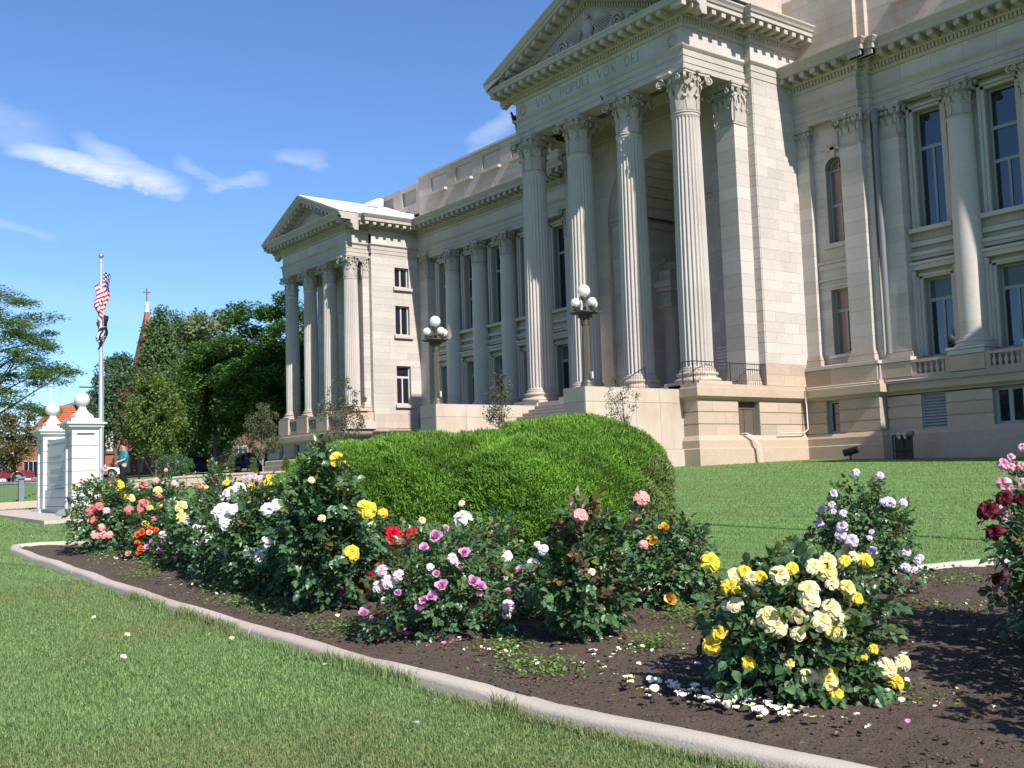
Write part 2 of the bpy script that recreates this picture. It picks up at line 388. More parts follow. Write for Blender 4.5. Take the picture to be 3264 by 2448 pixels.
entab([(-30.28, 39.65), (-26.9, 39.65), (-26.9, 39.95), (-26.55, 39.95), (-26.55, 40.25), (-6.38, 40.25), (-6.38, 36.5), (-6.05, 36.5), (-6.05, 34.8), (3.7, 34.8), (3.7, 40.4)], 15.3, .85, .70)
# portico: full cornice on the returns, flat-topped one under the pediment
pr = prof_low(17.0, .98, .83, True, -1.0); prf = prof_low(17.0, .98, .83, False, -1.0)
PP = [(-42.52, 40.6), (-42.52, 36.85), (-42.17, 36.85), (-42.17, 32.97), (-30.63, 32.97), (-30.63, 36.85), (-30.28, 36.85), (-30.28, 40.6)]
sweep(ENT, PP, prf)
cym = [(.9, 19.655), (1.04, 19.67), (1.08, 19.76), (1.17, 19.87), (1.17, 19.93), (-.4, 20.05)]
sweep(ENT, [(-30.63, 31.83)]+PP[4:], cym); sweep(ENT, PP[:3]+[(-42.17, 31.83)], cym)
qz = 17.0+.98+.83+.15
for b in along(PP, qz, .12, .235, .2, .115, .178): DENT.append(b)
for b in along(PP, qz+.27, .27, .92, .24, .25, .585): MODI.append(b)
part('entablature', ENT, CARVED, CH)
# inner beam, ceiling of the portico
m = MB(); m.box(-41.1, -31.6, 33.9, 37.3, 17.55, 17.9); m.box(-41.17, -31.63, 35.0, 35.3, 17.3, 17.54); m.box(-41.15, -31.65, 36.6, 36.83, 16.95, 17.55)
part('ceiling', m, CARVED, CH)
# frieze slabs: thin separate stones set on the frieze plane
def frieze(path, z0, z1, L=1.45):
    for i in range(len(path)-1):
        a, b = Vector((*path[i], 0)), Vector((*path[i+1], 0)); l = (b-a).length
        if l < .6: continue
        k = max(1, round(l/L)); d = (b-a)/l; nn = Vector((d.y, -d.x, 0))
        for j in range(k):
            p, q = a+d*(l*j/k+.006), a+d*(l*(j+1)/k-.006); xs = [v.x for v in (p-nn*.02, q-nn*.02, p+nn*.014, q+nn*.014)]; ys = [v.y for v in (p-nn*.02, q-nn*.02, p+nn*.014, q+nn*.014)]
            block((min(xs), max(xs), min(ys), max(ys), z0+.02, z1-.01), random.uniform(.25, .8), STONE)
frieze(PP, 18.0, 18.81, 1.65); frieze(lw_l, 16.165, 16.85); frieze([(-30.28, 39.65), (-26.9, 39.65)], 16.165, 16.85); frieze([(-26.55, 40.25), (-9.68, 40.25)], 16.165, 16.85)

# ---- pediments (raking cornices, tympanum, roof)
RK = MB()
def pediment(xl, xr, yf, zt, slope, back, hc, roofm, over=.0):
    xa = (xl+xr)/2; za = zt+(xa-xl)*slope
    pf = [(1.17, 0), (1.17, -.07), (1.08, -.17), (1.04, -.28), (.98, -.29), (.98, -.47), (.28, -.475), (.28, -.70), (.13, -.77), (.13, -.97), (.05, -1.05), (0, -1.14), (-.3, -1.14), (-.3, 0)]
    for s in (-1, 1):
        x0 = xa+s*(xa-xl); rows = [[(x, yf-o, z+h) for o, h in pf] for x, z in ((x0, zt), (xa, za))]
        if s > 0: rows = rows[::-1]
        RK.grid(rows, .5, False, False); RK.poly(rows[0]); RK.poly(rows[-1][::-1])
        L = xa-xl; n = int(L*.93/.54)
        for i in range(n):
            x = xa-s*0-(-s)*(.42+i*.54)
            z = za-abs(x-xa)*slope
            if z-.75 < hc+.05: continue
            dz = .12*slope
            sg = -1 if x < xa else 1
            def hx(x0, x1, y0, y1, a, b):
                f = lambda xx: za-abs(xx-xa)*slope
                return [(x0, y0, f(x0)+a), (x1, y0, f(x1)+a), (x1, y1, f(x1)+a), (x0, y1, f(x0)+a), (x0, y0, f(x0)+b), (x1, y0, f(x1)+b), (x1, y1, f(x1)+b), (x0, y1, f(x0)+b)]
            m = MB(); m.hexa(hx(x-.12, x+.12, yf-.9, yf-.27, -.70, -.478), t=random.uniform(.3, .7)); RM.append(((x, yf-.6, z-.6), .3, m, CARVED))
        for i in range(int(L*.9/.17)):
            x = xa+s*(.12+i*.17); z = za-abs(x-xa)*slope
            if z-1.02 < hc: continue
            f = lambda xx: za-abs(xx-xa)*slope
            m = MB(); m.hexa([(x-.05, yf-.235, f(x-.05)-.97), (x+.05, yf-.235, f(x+.05)-.97), (x+.05, yf-.12, f(x+.05)-.97), (x-.05, yf-.12, f(x-.05)-.97), (x-.05, yf-.235, f(x-.05)-.775), (x+.05, yf-.235, f(x+.05)-.775), (x+.05, yf-.12, f(x+.05)-.775), (x-.05, yf-.12, f(x-.05)-.775)], t=.5)
            RD.append(((x, yf-.2, z-.9), .15, m, CARVED))
    t = MB(); t.hexa([(xl+1.2, yf, hc-.3), (xr-1.2, yf, hc-.3), (xr-1.2, yf+.3, hc-.3), (xl+1.2, yf+.3, hc-.3), (xa-.05, yf, za-.5), (xa+.05, yf, za-.5), (xa+.05, yf+.3, za-.5), (xa-.05, yf+.3, za-.5)])
    part('tympanum', t, STONE, CH)
    rf = MB()
    for s in (-1, 1):
        x0 = xa+s*(xa-xl)
        rf.hexa([(x0, yf-1.1, zt-.0), (xa, yf-1.1, za-.0), (xa, back, za-.0), (x0, back, zt-.0), (x0, yf-1.1, zt+.06), (xa, yf-1.1, za+.06), (xa, back, za+.06), (x0, back, zt+.06)])
    part('roof', rf, roofm, CH)
RM, RD = [], []
pediment(-43.34, -29.46, 32.97, 20.1, .385, 41, 19.72, ROOFG)
pediment(-74.36, -62.29, 34.8, 17.92, .395, 41.5, 17.62, ROOFW)
for c_, q_, m_ in components(RK): part('raking_cornice', m_, CARVED, CH)
pieces(CH, 'modillion', [(((b[0]+b[1])/2, (b[2]+b[3])/2, (b[4]+b[5])/2), .35, MB().box(*b, t=random.uniform(.2, .8)), CARVED) for b in MODI]+RM)
pieces(CH, 'dentil', [(((b[0]+b[1])/2, (b[2]+b[3])/2, (b[4]+b[5])/2), .16, MB().box(*b, t=random.uniform(.3, .7)), CARVED) for b in DENT]+RD)

# tympanum relief: a bird with spread wings between scrolls of foliage
rl = MB(); ty = 32.97
rl.ball((-36.4, ty-.12, 20.75), .34, 14, sz=1.45, sy=.7); rl.ball((-36.45, ty-.2, 21.33), .17, 12); rl.tube([(-36.5, ty-.3, 21.33), (-36.66, ty-.36, 21.26)], .05, 5, r1=.02)
rl.tube([(-36.55, ty-.1, 20.35), (-36.6, ty-.12, 19.95)], .1, 6); rl.tube([(-36.25, ty-.1, 20.35), (-36.2, ty-.12, 19.95)], .1, 6)
for s in (-1, 1):
    for k in range(9):
        a = R(8+k*9); L = 1.35-.07*k
        rl.tube([(-36.4+s*.25, ty-.1, 20.95-.04*k), (-36.4+s*(.3+L*.55*math.cos(a)), ty-.16, 21.05-.05*k+L*.28*math.sin(a)), (-36.4+s*(.3+L*math.cos(a*.6)), ty-.08, 20.95-.08*k-L*.1)], .075, 5, r1=.03)
    for cx_, cz_, r_ in ((1.9, 20.4, .42), (2.85, 20.2, .33), (3.6, 20.08, .23), (1.2, 20.15, .22)):
        rl.tube([(-36.4+s*(cx_+r_*(1-i/26)*math.cos(i*.55)), ty-.1, cz_+r_*(1-i/26)*math.sin(i*.55)) for i in range(24)], .075, 5, r1=.04)
part('pediment_relief', rl, CARVED, CH)
# wreaths and inscription on the frieze
def ring(c, r, tr, t=.5):
    m = MB(); m.tube([(c[0]+r*math.cos(a), c[1], c[2]+r*math.sin(a)) for a in np.linspace(0, 2*math.pi, 25)], tr, 7, t)
    for a in np.linspace(0, 2*math.pi, 18, endpoint=False): m.ball((c[0]+r*math.cos(a), c[1]-.03, c[2]+r*math.sin(a)), tr*.8, 6, t)
    return m
for x in (-41.62, -31.25): part('wreath', ring((x, 32.94, 18.4), .225, .06), CARVED, CH)
def letter(ch, x, z, h, y):
    """roman capital as dark raised strips, groove shade put in their colour, width returned"""
    m = MB(); w = {'V': .72, 'O': .8, 'X': .72, 'P': .55, 'U': .7, 'L': .52, 'I': .16, 'D': .7, 'E': .52}[ch]*h; th = .028
    def bar(x0, z0, x1, z1, k=1.0):
        d = Vector((x1-x0, 0, z1-z0)); l = d.length; d /= l; n_ = Vector((-d.z, 0, d.x))*th*k
        a, b = Vector((x+x0, 0, z+z0)), Vector((x+x1, 0, z+z1))
        pts = [a-n_, b-n_, b+n_, a+n_]; m.hexa([(p.x, y, p.z) for p in pts]+[(p.x, y-.006, p.z) for p in pts])
    def arc(cx_, cz_, rx, rz, a0, a1, n=14):
        for i in range(n):
            a, b = R(a0+(a1-a0)*i/n), R(a0+(a1-a0)*(i+1)/n); bar(cx_+rx*math.cos(a), cz_+rz*math.sin(a), cx_+rx*math.cos(b), cz_+rz*math.sin(b), .9)
    s = .07*h
    if ch == 'V': bar(0, h, w/2, 0, 1.2); bar(w/2, 0, w, h, .7); bar(-s, h, s, h, .6); bar(w-s, h, w+s, h, .6)
    if ch == 'X': bar(0, h, w, 0, 1.2); bar(0, 0, w, h, .7); [bar(a-s, b, a+s, b, .6) for a in (0, w) for b in (0, h)]
    if ch == 'O': arc(w/2, h/2, w/2, h/2, 0, 360, 24)
    if ch in 'PLDEI': bar(w*.5 if ch == 'I' else 0, 0, w*.5 if ch == 'I' else 0, h, 1.2)
    if ch == 'I': bar(-s, 0, w+s, 0, .6); bar(-s, h, w+s, h, .6)
    if ch == 'P': bar(0, h, w*.5, h, .7); arc(w*.5, h*.74, w*.5, h*.26, 90, -90); bar(0, h*.48, w*.5, h*.48, .7); bar(-s, 0, s, 0, .6)
    if ch == 'D': bar(0, h, w*.35, h, .7); arc(w*.35, h/2, w*.65, h/2, 90, -90); bar(0, 0, w*.35, 0, .7)
    if ch == 'L': bar(0, 0, w, 0, .7); bar(w, 0, w, h*.15, .6); bar(-s, h, s, h, .6)
    if ch == 'E': bar(0, 0, w, 0, .7); bar(0, h, w, h, .7); bar(0, h/2, w*.75, h/2, .7)
    if ch == 'U': bar(0, h, 0, h*.35, 1.2); arc(w/2, h*.35, w/2, h*.35, 180, 360); bar(w, h*.35, w, h, .8); bar(-s, h, s, h, .6); bar(w-s, h, w+s, h, .6)
    return m, w
x = -40.5
for word in ('VOX', 'POPULI', 'VOX', 'DEI'):
    for ch in word:
        lm, w = letter(ch, x, 18.2, .42, 32.97-.015); part('letter', lm, CUTSHADE, CH); x += w+.13
    x += .52

# ---- columns, pilasters
def leaf_strip(m, frame, base, h, w, out, t=.5):
    """acanthus leaf: frame(u, o, z) -> point; u sideways, o outward"""
    rows = []
    for i, (o, z, ww) in enumerate(((.0, 0, .8), (.02, .35, 1.0), (.05, .65, .95), (.16, .88, .85), (.34, 1.0, .6), (.42, .93, .42), (.38, .82, .2))):
        rows.append([frame(u*w*ww/2, base+o*out+(.05*out*(1-abs(u))), z*h) for u in (-1, -.55, 0, .55, 1)])
    m.grid(rows, t, False, True)
def scroll(m, frame, r, th, n=20, turns=1.6, flip=1):
    m.tube([frame(r*(1-i/n*.85)*math.cos(flip*i/n*turns*2*math.pi+R(90)), r*(1-i/n*.85)*math.sin(flip*i/n*turns*2*math.pi+R(90))) for i in range(n+1)], th, 5, r1=th*.7)
def capital(r, h, square=False):
    m = MB(); a = 1.5*r
    if not square:
        m.lathe([(r*1.0, 0), (r*1.08, .01), (r*1.1, .045*h), (r*1.0, .06*h), (r*.95, .1*h), (r*.97, .5*h), (r*1.08, .75*h), (r*1.22, .86*h)], seg=28)
        for k in range(8):
            for row, (hh, z0, oo, da) in enumerate(((.34*h, .07*h, .66*r, 0), (.58*h, .07*h, .8*r, .5))):
                an = 2*math.pi*(k+da)/8
                leaf_strip(m, lambda u, o, z, an=an, z0=z0: (o*math.cos(an)-u*math.sin(an), o*math.sin(an)+u*math.cos(an), z0+z), r*.97+.02*row, hh, r*.72, oo)
    else:
        m.box(-r*.97, r*.97, -r*.97, r*.97, 0, .86*h); m.box(-r*1.07, r*1.07, -r*1.07, r*1.07, .0, .05*h)
        for k in range(4):
            an = k*math.pi/2
            for u0 in (-.66, 0, .66):
                leaf_strip(m, lambda u, o, z, an=an, u0=u0: (o*math.cos(an)-(u+u0*r)*math.sin(an), o*math.sin(an)+(u+u0*r)*math.cos(an), .07*h+z), r*.98, .34*h, r*.6, .45*r)
            for u0 in (-.95, -.33, .33, .95):
                leaf_strip(m, lambda u, o, z, an=an, u0=u0: (o*math.cos(an)-(u+u0*r)*math.sin(an), o*math.sin(an)+(u+u0*r)*math.cos(an), .07*h+z), r*1.0, .58*h, r*.55, .6*r)
    for k in range(4):
        an = math.pi/4+k*math.pi/2; ca, sa = math.cos(an), math.sin(an); cr = a*1.18
        # corner volute in the diagonal plane, its stalk rising from the bell
        m.tube([(r*.9*ca, r*.9*sa, .52*h), (r*1.05*ca, r*1.05*sa, .7*h), (cr*.9*ca, cr*.9*sa, .86*h)], .05*r+.02, 5)
        for off in (-.05, .05):
            scroll(m, lambda p, q, off=off: ((cr*1.0+p*1.0)*ca-off*r*sa, (cr*1.0+p*1.0)*sa+off*r*ca, .76*h+q), .27*r, .07*r, flip=-1)
        an = k*math.pi/2; ca, sa = math.cos(an), math.sin(an)
        for s in (-1, 1):
            scroll(m, lambda p, q, s=s: (r*1.28*ca-(s*.26*r+p)*sa, r*1.28*sa+(s*.26*r+p)*ca, .76*h+q), .18*r, .055*r, flip=s)
            scroll(m, lambda p, q, s=s: (r*1.5*ca-(s*.85*r+p)*sa, r*1.5*sa+(s*.85*r+p)*ca, .77*h+q), .24*r, .06*r, flip=s)
        m.ball((a*.98*ca, a*.98*sa, .93*h), .17*r, 8)
    for z0, z1, g in ((.87, .93, .95), (.93, 1.0, 1.0)):
        pts = []
        for k in range(4):
            an = math.pi/4+k*math.pi/2; c0 = (a*1.38*g*math.cos(an), a*1.38*g*math.sin(an)); an2 = an+math.pi/2; c1 = (a*1.38*g*math.cos(an2), a*1.38*g*math.sin(an2))
            mid = ((c0[0]+c1[0])/2*.86, (c0[1]+c1[1])/2*.86)
            t_ = (c1[0]-c0[0], c1[1]-c0[1]); L = math.hypot(*t_); t_ = (t_[0]/L, t_[1]/L)
            p0 = (c0[0]+t_[0]*.1*r, c0[1]+t_[1]*.1*r); p1 = (c1[0]-t_[0]*.1*r, c1[1]-t_[1]*.1*r)
            for q in np.linspace(0, 1, 7): pts.append(((1-q)**2*p0[0]+2*q*(1-q)*mid[0]+q*q*p1[0], (1-q)**2*p0[1]+2*q*(1-q)*mid[1]+q*q*p1[1]))
        m.grid([[(x, y, z0*h) for x, y in pts], [(x, y, z1*h) for x, y in pts]], .5, True, False); m.poly([(x, y, z1*h) for x, y in pts]); m.poly([(x, y, z0*h) for x, y in pts][::-1])
    return m
def shaft(rb, rt_, h, fl):
    m = MB(); seg = 24*6 if fl else 32; nz = 16; rows = []
    zz = [0, .04, .07, .11]+[.11+(h-.3)*i/nz for i in range(1, nz)]+[h-.19, h-.12, h-.08, h]
    for z in zz:
        q = z/h; r = rb+(rt_-rb)*(max(0, q-.25)/.75)**1.5; row = []
        d = 1.0 if .11 <= z <= h-.18 else 0
        for j in range(seg):
            a = 2*math.pi*j/seg; k = j % 6; dip = (0, 0, .6, 1, 1, .6)[k]*r*.105*d if fl else 0
            rr = r*(1.04 if z < .05 or z > h-.09 else 1)-dip
            row.append((rr*math.cos(a), rr*math.sin(a), z))
        rows.append(row)
    dr = [random.uniform(.3, .75) for _ in range(8)]
    m.grid(rows, .5, True, not fl, tfun=lambda i: dr[min(7, int(i/len(zz)*6))]); return m
def base(r, h, zp):
    m = MB(); m.lathe([(r*1.38, zp), (r*1.44, zp+.05*h), (r*1.45, zp+.17*h), (r*1.38, zp+.26*h), (r*1.22, zp+.29*h), (r*1.18, zp+.42*h), (r*1.25, zp+.5*h), (r*1.3, zp+.57*h), (r*1.28, zp+.68*h), (r*1.14, zp+.72*h), (r*1.1, zp+.8*h), (r*1.12, zp+.86*h), (r*1.1, zp+.95*h), (r*1.02, zp+h)], seg=40)
    m.box(-r*1.46, r*1.46, -r*1.46, r*1.46, 0, zp); return m
def column(x, y, z, meshes, hb, hs):
    c = empty('column', Vector((x, y, z))-wpos(CH), parent=CH)
    link('base', meshes[0], c); link('shaft', meshes[1], c, (0, 0, hb)); link('capital', meshes[2], c, (0, 0, hb+hs)); return c
PC = (base(.68, .56, .14).mesh('base', WARM), shaft(.68, .585, 10.85, True).mesh('shaft', STONE), capital(.585, 1.86).mesh('capital', CARVED))
for x in (-41.62, -38.13, -34.65, -31.2): column(x, 33.55, 3.6, PC, .70, 10.85)
LC = (base(.52, .38, .1).mesh('base', WARM), shaft(.52, .46, 8.57, True).mesh('shaft', STONE), capital(.46, 1.45).mesh('capital', CARVED))
for x in (-72.75, -69.78, -66.8, -63.86): column(x, 35.28, 4.8, LC, .48, 8.57)
WC = (base(.56, .38, .1).mesh('base', STONE), shaft(.56, .49, 8.87, False).mesh('shaft', STONE), capital(.49, 1.45).mesh('capital', CARVED))
WCX = [-22.78, -19.7, -16.62, -13.54]
for x in WCX+[2*CX-x for x in WCX]: column(x, 40.48, 4.5, WC, .48, 8.87)
CAPS = {}
def pilaster(x0, x1, y0, y1, z0, z1, caph, side=False):
    """square pilaster: moulded base, block-built shaft and leaf capital, one part with three sub-parts"""
    g = empty('pilaster', Vector(((x0+x1)/2, (y0+y1)/2, z0))-wpos(CH), parent=CH)
    b = MB(); bh = .48
    for a, c, o in ((0, .14, .13), (.14, .24, .11), (.26, .36, .07), (.36, .48, .03)): b.box(x0-o, x1+o, y0-o, y1, z0+a, z0+c)
    part('base', b, WARM, g)
    s = MB(); zz = z0+bh; n = round((z1-caph-zz)/.55); hh = (z1-caph-zz)/n
    for i in range(n): s.box(x0, x1, y0, y1, zz+i*hh+.005, zz+(i+1)*hh-.005, t=random.uniform(.2, .8))
    s.box(x0+.012, x1-.012, y0+.012, y1, zz, z1-caph); part('shaft', s, STONE, g)
    w = (x1-x0)/2; key = round(w, 2)
    if key not in CAPS: CAPS[key] = capital(w, caph, True).mesh('capital', CARVED)
    link('capital', CAPS[key], g, (0, y0+w-(y0+y1)/2, z1-caph-z0))
for f in (1, -1):
    def mm(a, b): return (a, b) if f == 1 else (2*CX-b, 2*CX-a)
    pilaster(*mm(-30.28, -29.62), 39.72, 40.3, 4.5, 15.3, 1.42)
    pilaster(*mm(-27.98, -26.9), 39.72, 40.3, 4.5, 15.3, 1.42)
    pilaster(*mm(-26.5, -25.45), 40.25, 40.9, 4.5, 15.3, 1.42)
    pilaster(*mm(-10.75, -9.7), 40.25, 40.9, 4.5, 15.3, 1.42)
    pilaster(*mm(-31.7, -30.66), 36.0, 36.85, 3.62, 17.0, 1.86)
pilaster(-64.35, -63.47, 35.98, 36.6, 4.8, 15.3, 1.45)

# ---- walls of the right wing (mirrored for the left one)
CORE = MB()
def openings(f, *ops): return [(a, b, c, d) if f == 1 else (2*CX-b, 2*CX-a, c, d) for a, b, c, d in ops]
def mu(f, a, b): return (a, b) if f == 1 else (2*CX-b, 2*CX-a)
WINX = [-24.42, -21.24, -18.16, -15.08, -12.05]
def window(face, u0, u1, z0, z1, bars_u, bars_z, glass=GLASS, fr=FRAMEG, dep=.35, w=.07, topg=None):
    """part: casing; sub-parts: every pane"""
    m = MB(); cu, cz = (u0+u1)/2, (z0+z1)/2
    us = [u0]+list(bars_u)+[u1]; zs = [z0]+[b for b in bars_z]+[z1]
    m.box(*fb(face, u0, u0+w, dep-.06, dep+.06, z0, z1)); m.box(*fb(face, u1-w, u1, dep-.06, dep+.06, z0, z1))
    m.box(*fb(face, u0+w, u1-w, dep-.06, dep+.06, z0, z0+w)); m.box(*fb(face, u0+w, u1-w, dep-.06, dep+.06, z1-w, z1))
    for k, z in enumerate(bars_z): m.box(*fb(face, u0+w, u1-w, dep-.055, dep+.055, z-w, z+w))
    for u in bars_u: m.box(*fb(face, u-w*.7, u+w*.7, dep-.05, dep+.05, z0+w, (bars_z[0] if bars_z else z1)-w))
    o = part('window', m, fr, CH)
    for j in range(len(zs)-1):
        cols = us if j == 0 or not bars_u else [u0, u1]
        for i in range(len(cols)-1):
            p = MB(); p.box(*fb(face, cols[i]+w*.5, cols[i+1]-w*.5, dep, dep+.02, zs[j]+w*.5, zs[j+1]-w*.5)); part('pane', p, (topg if topg and j == len(zs)-2 else glass), o)
    return o
MO = MB()   # mouldings round windows and between storeys
def wing(f):
    A = mu(f, -30.28, -26.6)
    # section next to the portico
    opA = openings(f, (-28.98, -27.98, 9.9, 13.72), (-29.05, -28.0, 4.95, 7.85))
    wall(CORE, ('F', 40.0), *mu(f, -29.7, -26.6), 4.5, 15.3, opA, m=STONE)
    window(('F', 40.0), *mu(f, -28.98, -27.98), 9.9, 13.2, [mu(f, -28.48, -28.48)[0]], [11.6], BLIND if f == 1 else GLASS)
    window(('F', 40.0), *mu(f, -29.05, -28.0), 4.95, 7.85, [mu(f, -28.52, -28.52)[0]], [6.9], BLIND if f == 1 else GLASS)
    ax = mu(f, -28.48, -28.48)[0]; pts_o, pts_i = [], []
    for i in range(13):
        a = math.pi*i/12; pts_i.append((ax+.5*math.cos(a), 13.2+.5*math.sin(a))); pts_o.append((ax+.72*math.cos(a), 13.2+.72*math.sin(a)))
    MO.grid([[(x, 39.95, z) for x, z in pts_o], [(x, 39.95, z) for x, z in pts_i], [(x, 40.35, z) for x, z in pts_i]], .5, False, False)
    MO.grid([[(x, 39.95, z) for x, z in pts_o], [(x, 40.02, z) for x, z in pts_o]], .5, False, False)
    w_ = MB(); w_.poly([(x, 40.36, z) for x, z in pts_i]); part('lunette_pane', w_, BLIND if f == 1 else GLASS, CH)
    w_ = MB(); w_.tube([(ax+.46*math.cos(math.pi*i/12), 40.33, 13.2+.46*math.sin(math.pi*i/12)) for i in range(13)], .035, 5); w_.tube([(ax+.25*math.cos(math.pi*i/12), 40.33, 13.2+.25*math.sin(math.pi*i/12)) for i in range(13)], .02, 5); w_.tube([(ax, 40.33, 13.2), (ax, 40.33, 13.68)], .025, 5); part('lunette_frame', w_, FRAMEG, CH)
    for i in range(12): (xa_, za_), (xb_, zb_) = pts_i[i], pts_i[i+1]; MO.hexa([(xa_, 39.995, za_), (xb_, 39.995, zb_), (xb_, 40.3, zb_), (xa_, 40.3, za_), (xa_, 39.995, 13.73), (xb_, 39.995, 13.73), (xb_, 40.3, 13.73), (xa_, 40.3, 13.73)], .5)
    MO.box(ax-.11, ax+.11, 39.86, 40.0, 13.68, 14.15)                                       # keystone
    MO.box(*mu(f, -29.2, -27.75), 39.84, 40.0, 9.66, 9.86)                                 # sill
    MO.box(*mu(f, -29.15, -28.05), 39.93, 40.0, 14.1, 15.05); MO.box(*mu(f, -29.02, -28.18), 39.9, 39.94, 14.22, 14.93)
    MO.box(ax-.35, ax+.35, 39.86, 40.0, 14.0, 14.13)
    for z0, z1, o in ((9.0, 9.1, .1), (8.75, 8.98, .06), (8.25, 8.35, .08), (7.95, 8.05, .05)): MO.box(*mu(f, -29.6, -28.0), 40.0-o, 40.02, z0, z1)
    MO.box(*mu(f, -29.2, -27.9), 39.8, 40.0, 4.8, 4.93)
    CORE.box(*mu(f, -29.6, -28.0), 40.55, 40.9, 4.5, 15)
    # recessed section with engaged columns
    B = mu(f, -26.6, -9.65); ops = []
    for i, c in enumerate(WINX):
        u = mu(f, c-.63, c+.63); ops += [(u[0], u[1], 9.9, 14.85), (u[0], u[1], 4.5, 7.75)]
    wall(CORE, ('F', 40.85), *B, 4.3, 15.3, ops, m=STONE)
    CORE.box(*B, 41.5, 41.7, 4.3, 15.3)
    for i, c in enumerate(WINX):
        u = mu(f, c-.63, c+.63); mid = (u[0]+u[1])/2
        window(('F', 40.85), *u, 9.9, 14.85, [mid], [13.3] if i % 2 == 0 else [11.95, 13.3][::1], GLASS)
        window(('F', 40.85), *u, 4.5, 7.75, [mid], [6.85], GLASS, topg=BLINDG)
        for du, o in ((.0, .1), (.14, .16)):      # stepped stone surround
            for s in (-1, 1):
                x0 = mid+s*(.63+du); x1 = mid+s*(.63+du+.13)
                MO.box(x0, x1, 40.85-o, 40.86, 9.8, 15.0+du)
                MO.box(x0, x1, 40.85-o, 40.86, 4.5, 7.85+du*.6)
            MO.box(mid-.63-du-.13, mid+.63+du+.13, 40.85-o, 40.86, 14.86+du, 14.98+du)
            MO.box(mid-.63-du-.13, mid+.63+du+.13, 40.85-o, 40.86, 7.76+du*.6, 7.86+du*.6)
        MO.box(mid-.98, mid+.98, 40.45, 40.86, 9.66, 9.84)
        for z0, z1, o in ((9.1, 9.3, .2), (8.7, 8.85, .3), (8.55, 8.7, .2), (8.1, 8.3, .36), (8.3, 8.42, .44)): MO.box(mid-1.05, mid+1.05, 40.85-o, 40.86, z0, z1)
        for s in (-1, 1):
            MO.lathe([(.13, 4.5), (.13, 4.65), (.1, 4.7), (.09, 7.7), (.12, 7.75), (.15, 7.95), (.15, 8.08)], mid+s*.98, 40.66, 0, 10)
    # pedestal zone under the columns and balustrades between
    for c in WCX:
        cc = mu(f, c, c)[0]; MO.box(cc-.78, cc+.78, 39.68, 40.9, 4.3, 4.48); block((cc-.74, cc+.74, 39.72, 40.9, 3.66, 4.28), random.uniform(.3, .7), SAND)
    u = mu(f, -26.6, -25.2); MO.box(u[0], u[1], 39.72, 40.9, 4.3, 4.48); block((u[0], u[1], 39.75, 40.9, 3.66, 4.28), .5, SAND)
    CORE.box(*B, 40.55, 40.9, 3.4, 4.45); CORE.box(*B, 39.6, 40.6, 3.4, 3.62)
    xs = [-25.2]+[q for c in WCX for q in (c-.74, c+.74)]+[-11.0]
    for i in range(0, len(xs)-1, 2):
        u = mu(f, xs[i], xs[i+1]); g = MB()
        g.box(u[0], u[1], 39.74, 39.98, 4.2, 4.32); g.box(u[0], u[1], 39.76, 39.96, 3.62, 3.72); g.box(u[0], u[0]+.2, 39.78, 39.95, 3.72, 4.2); g.box(u[1]-.2, u[1], 39.78, 39.95, 3.72, 4.2)
        o = part('balustrade', g, SAND, CH); n = 5
        for k in range(n):
            bx = u[0]+.2+(u[1]-u[0]-.4)*(k+.5)/n; q = MB(); q.lathe([(.07, 3.72), (.07, 3.76), (.045, 3.79), (.09, 3.9), (.085, 3.96), (.04, 4.1), (.06, 4.15), (.07, 4.2)], bx, 39.87, 0, 10); part('baluster', q, SAND, o)
    # basement: rusticated courses
    ob = openings(f, (-29.2, -28.55, 1.5, 2.92)); 
    wall(CORE, ('F', 39.4), *mu(f, -30.3, -26.55), 1.45, 2.97, ob, .5, 1.5, rust=True, m=SAND)
    window(('F', 39.4), *mu(f, -29.2, -28.55), 1.5, 2.92, [], [], GLASS, FRAMEG, .3, .1)
    ob = openings(f, (-24.98, -23.9, 1.48, 2.92), (-21.95, -20.75, 1.48, 2.92), (-18.8, -17.6, 1.48, 2.92), (-15.7, -14.5, 1.48, 2.92), (-12.6, -11.5, 1.48, 2.92))
    wall(CORE, ('F', 39.95), *mu(f, -26.55, -9.7), 1.45, 2.97, ob, .5, 1.5, rust=True, m=SAND)
    for k, o in enumerate(ob):
        if k == 0:
            lv = MB(); lv.box(o[0], o[0]+.06, 40.05, 40.2, o[2], o[3]); lv.box(o[1]-.06, o[1], 40.05, 40.2, o[2], o[3]); lv.box(o[0], o[1], 40.05, 40.2, o[3]-.05, o[3]); lv.box(o[0], o[1], 40.18, 40.25, o[2], o[3])
            lo = part('louvred_vent', lv, FRAMEG, CH)
            for i in range(11):
                z = o[2]+.02+i*.122; q = MB(); q.hexa([(o[0]+.06, 40.03, z), (o[1]-.06, 40.03, z), (o[1]-.06, 40.06, z-.01), (o[0]+.06, 40.06, z-.01), (o[0]+.06, 40.13, z+.11), (o[1]-.06, 40.13, z+.11), (o[1]-.06, 40.16, z+.1), (o[0]+.06, 40.16, z+.1)]); part('slat', q, FRAMEG, lo)
        else: window(('F', 39.95), o[0], o[1], o[2], o[3], [(o[0]+o[1])/2], [], GLASS, FRAMEG, .3, .12)
    CORE.box(*mu(f, -30.2, -26.6), 39.9, 40.6, .0, 4.5); CORE.box(*mu(f, -26.6, -9.7), 40.45, 40.9, .0, 4.4)
    CORE.box(*mu(f, -30.28, -26.6), 39.62, 40.3, 2.9, 4.45); CORE.box(*mu(f, -26.55, -9.7), 39.98, 40.6, 2.9, 3.62); CORE.box(*mu(f, -30.3, -26.55), 39.45, 40.0, -.2, 1.5); CORE.box(*mu(f, -26.55, -9.7), 40.0, 40.5, -.2, 1.5)
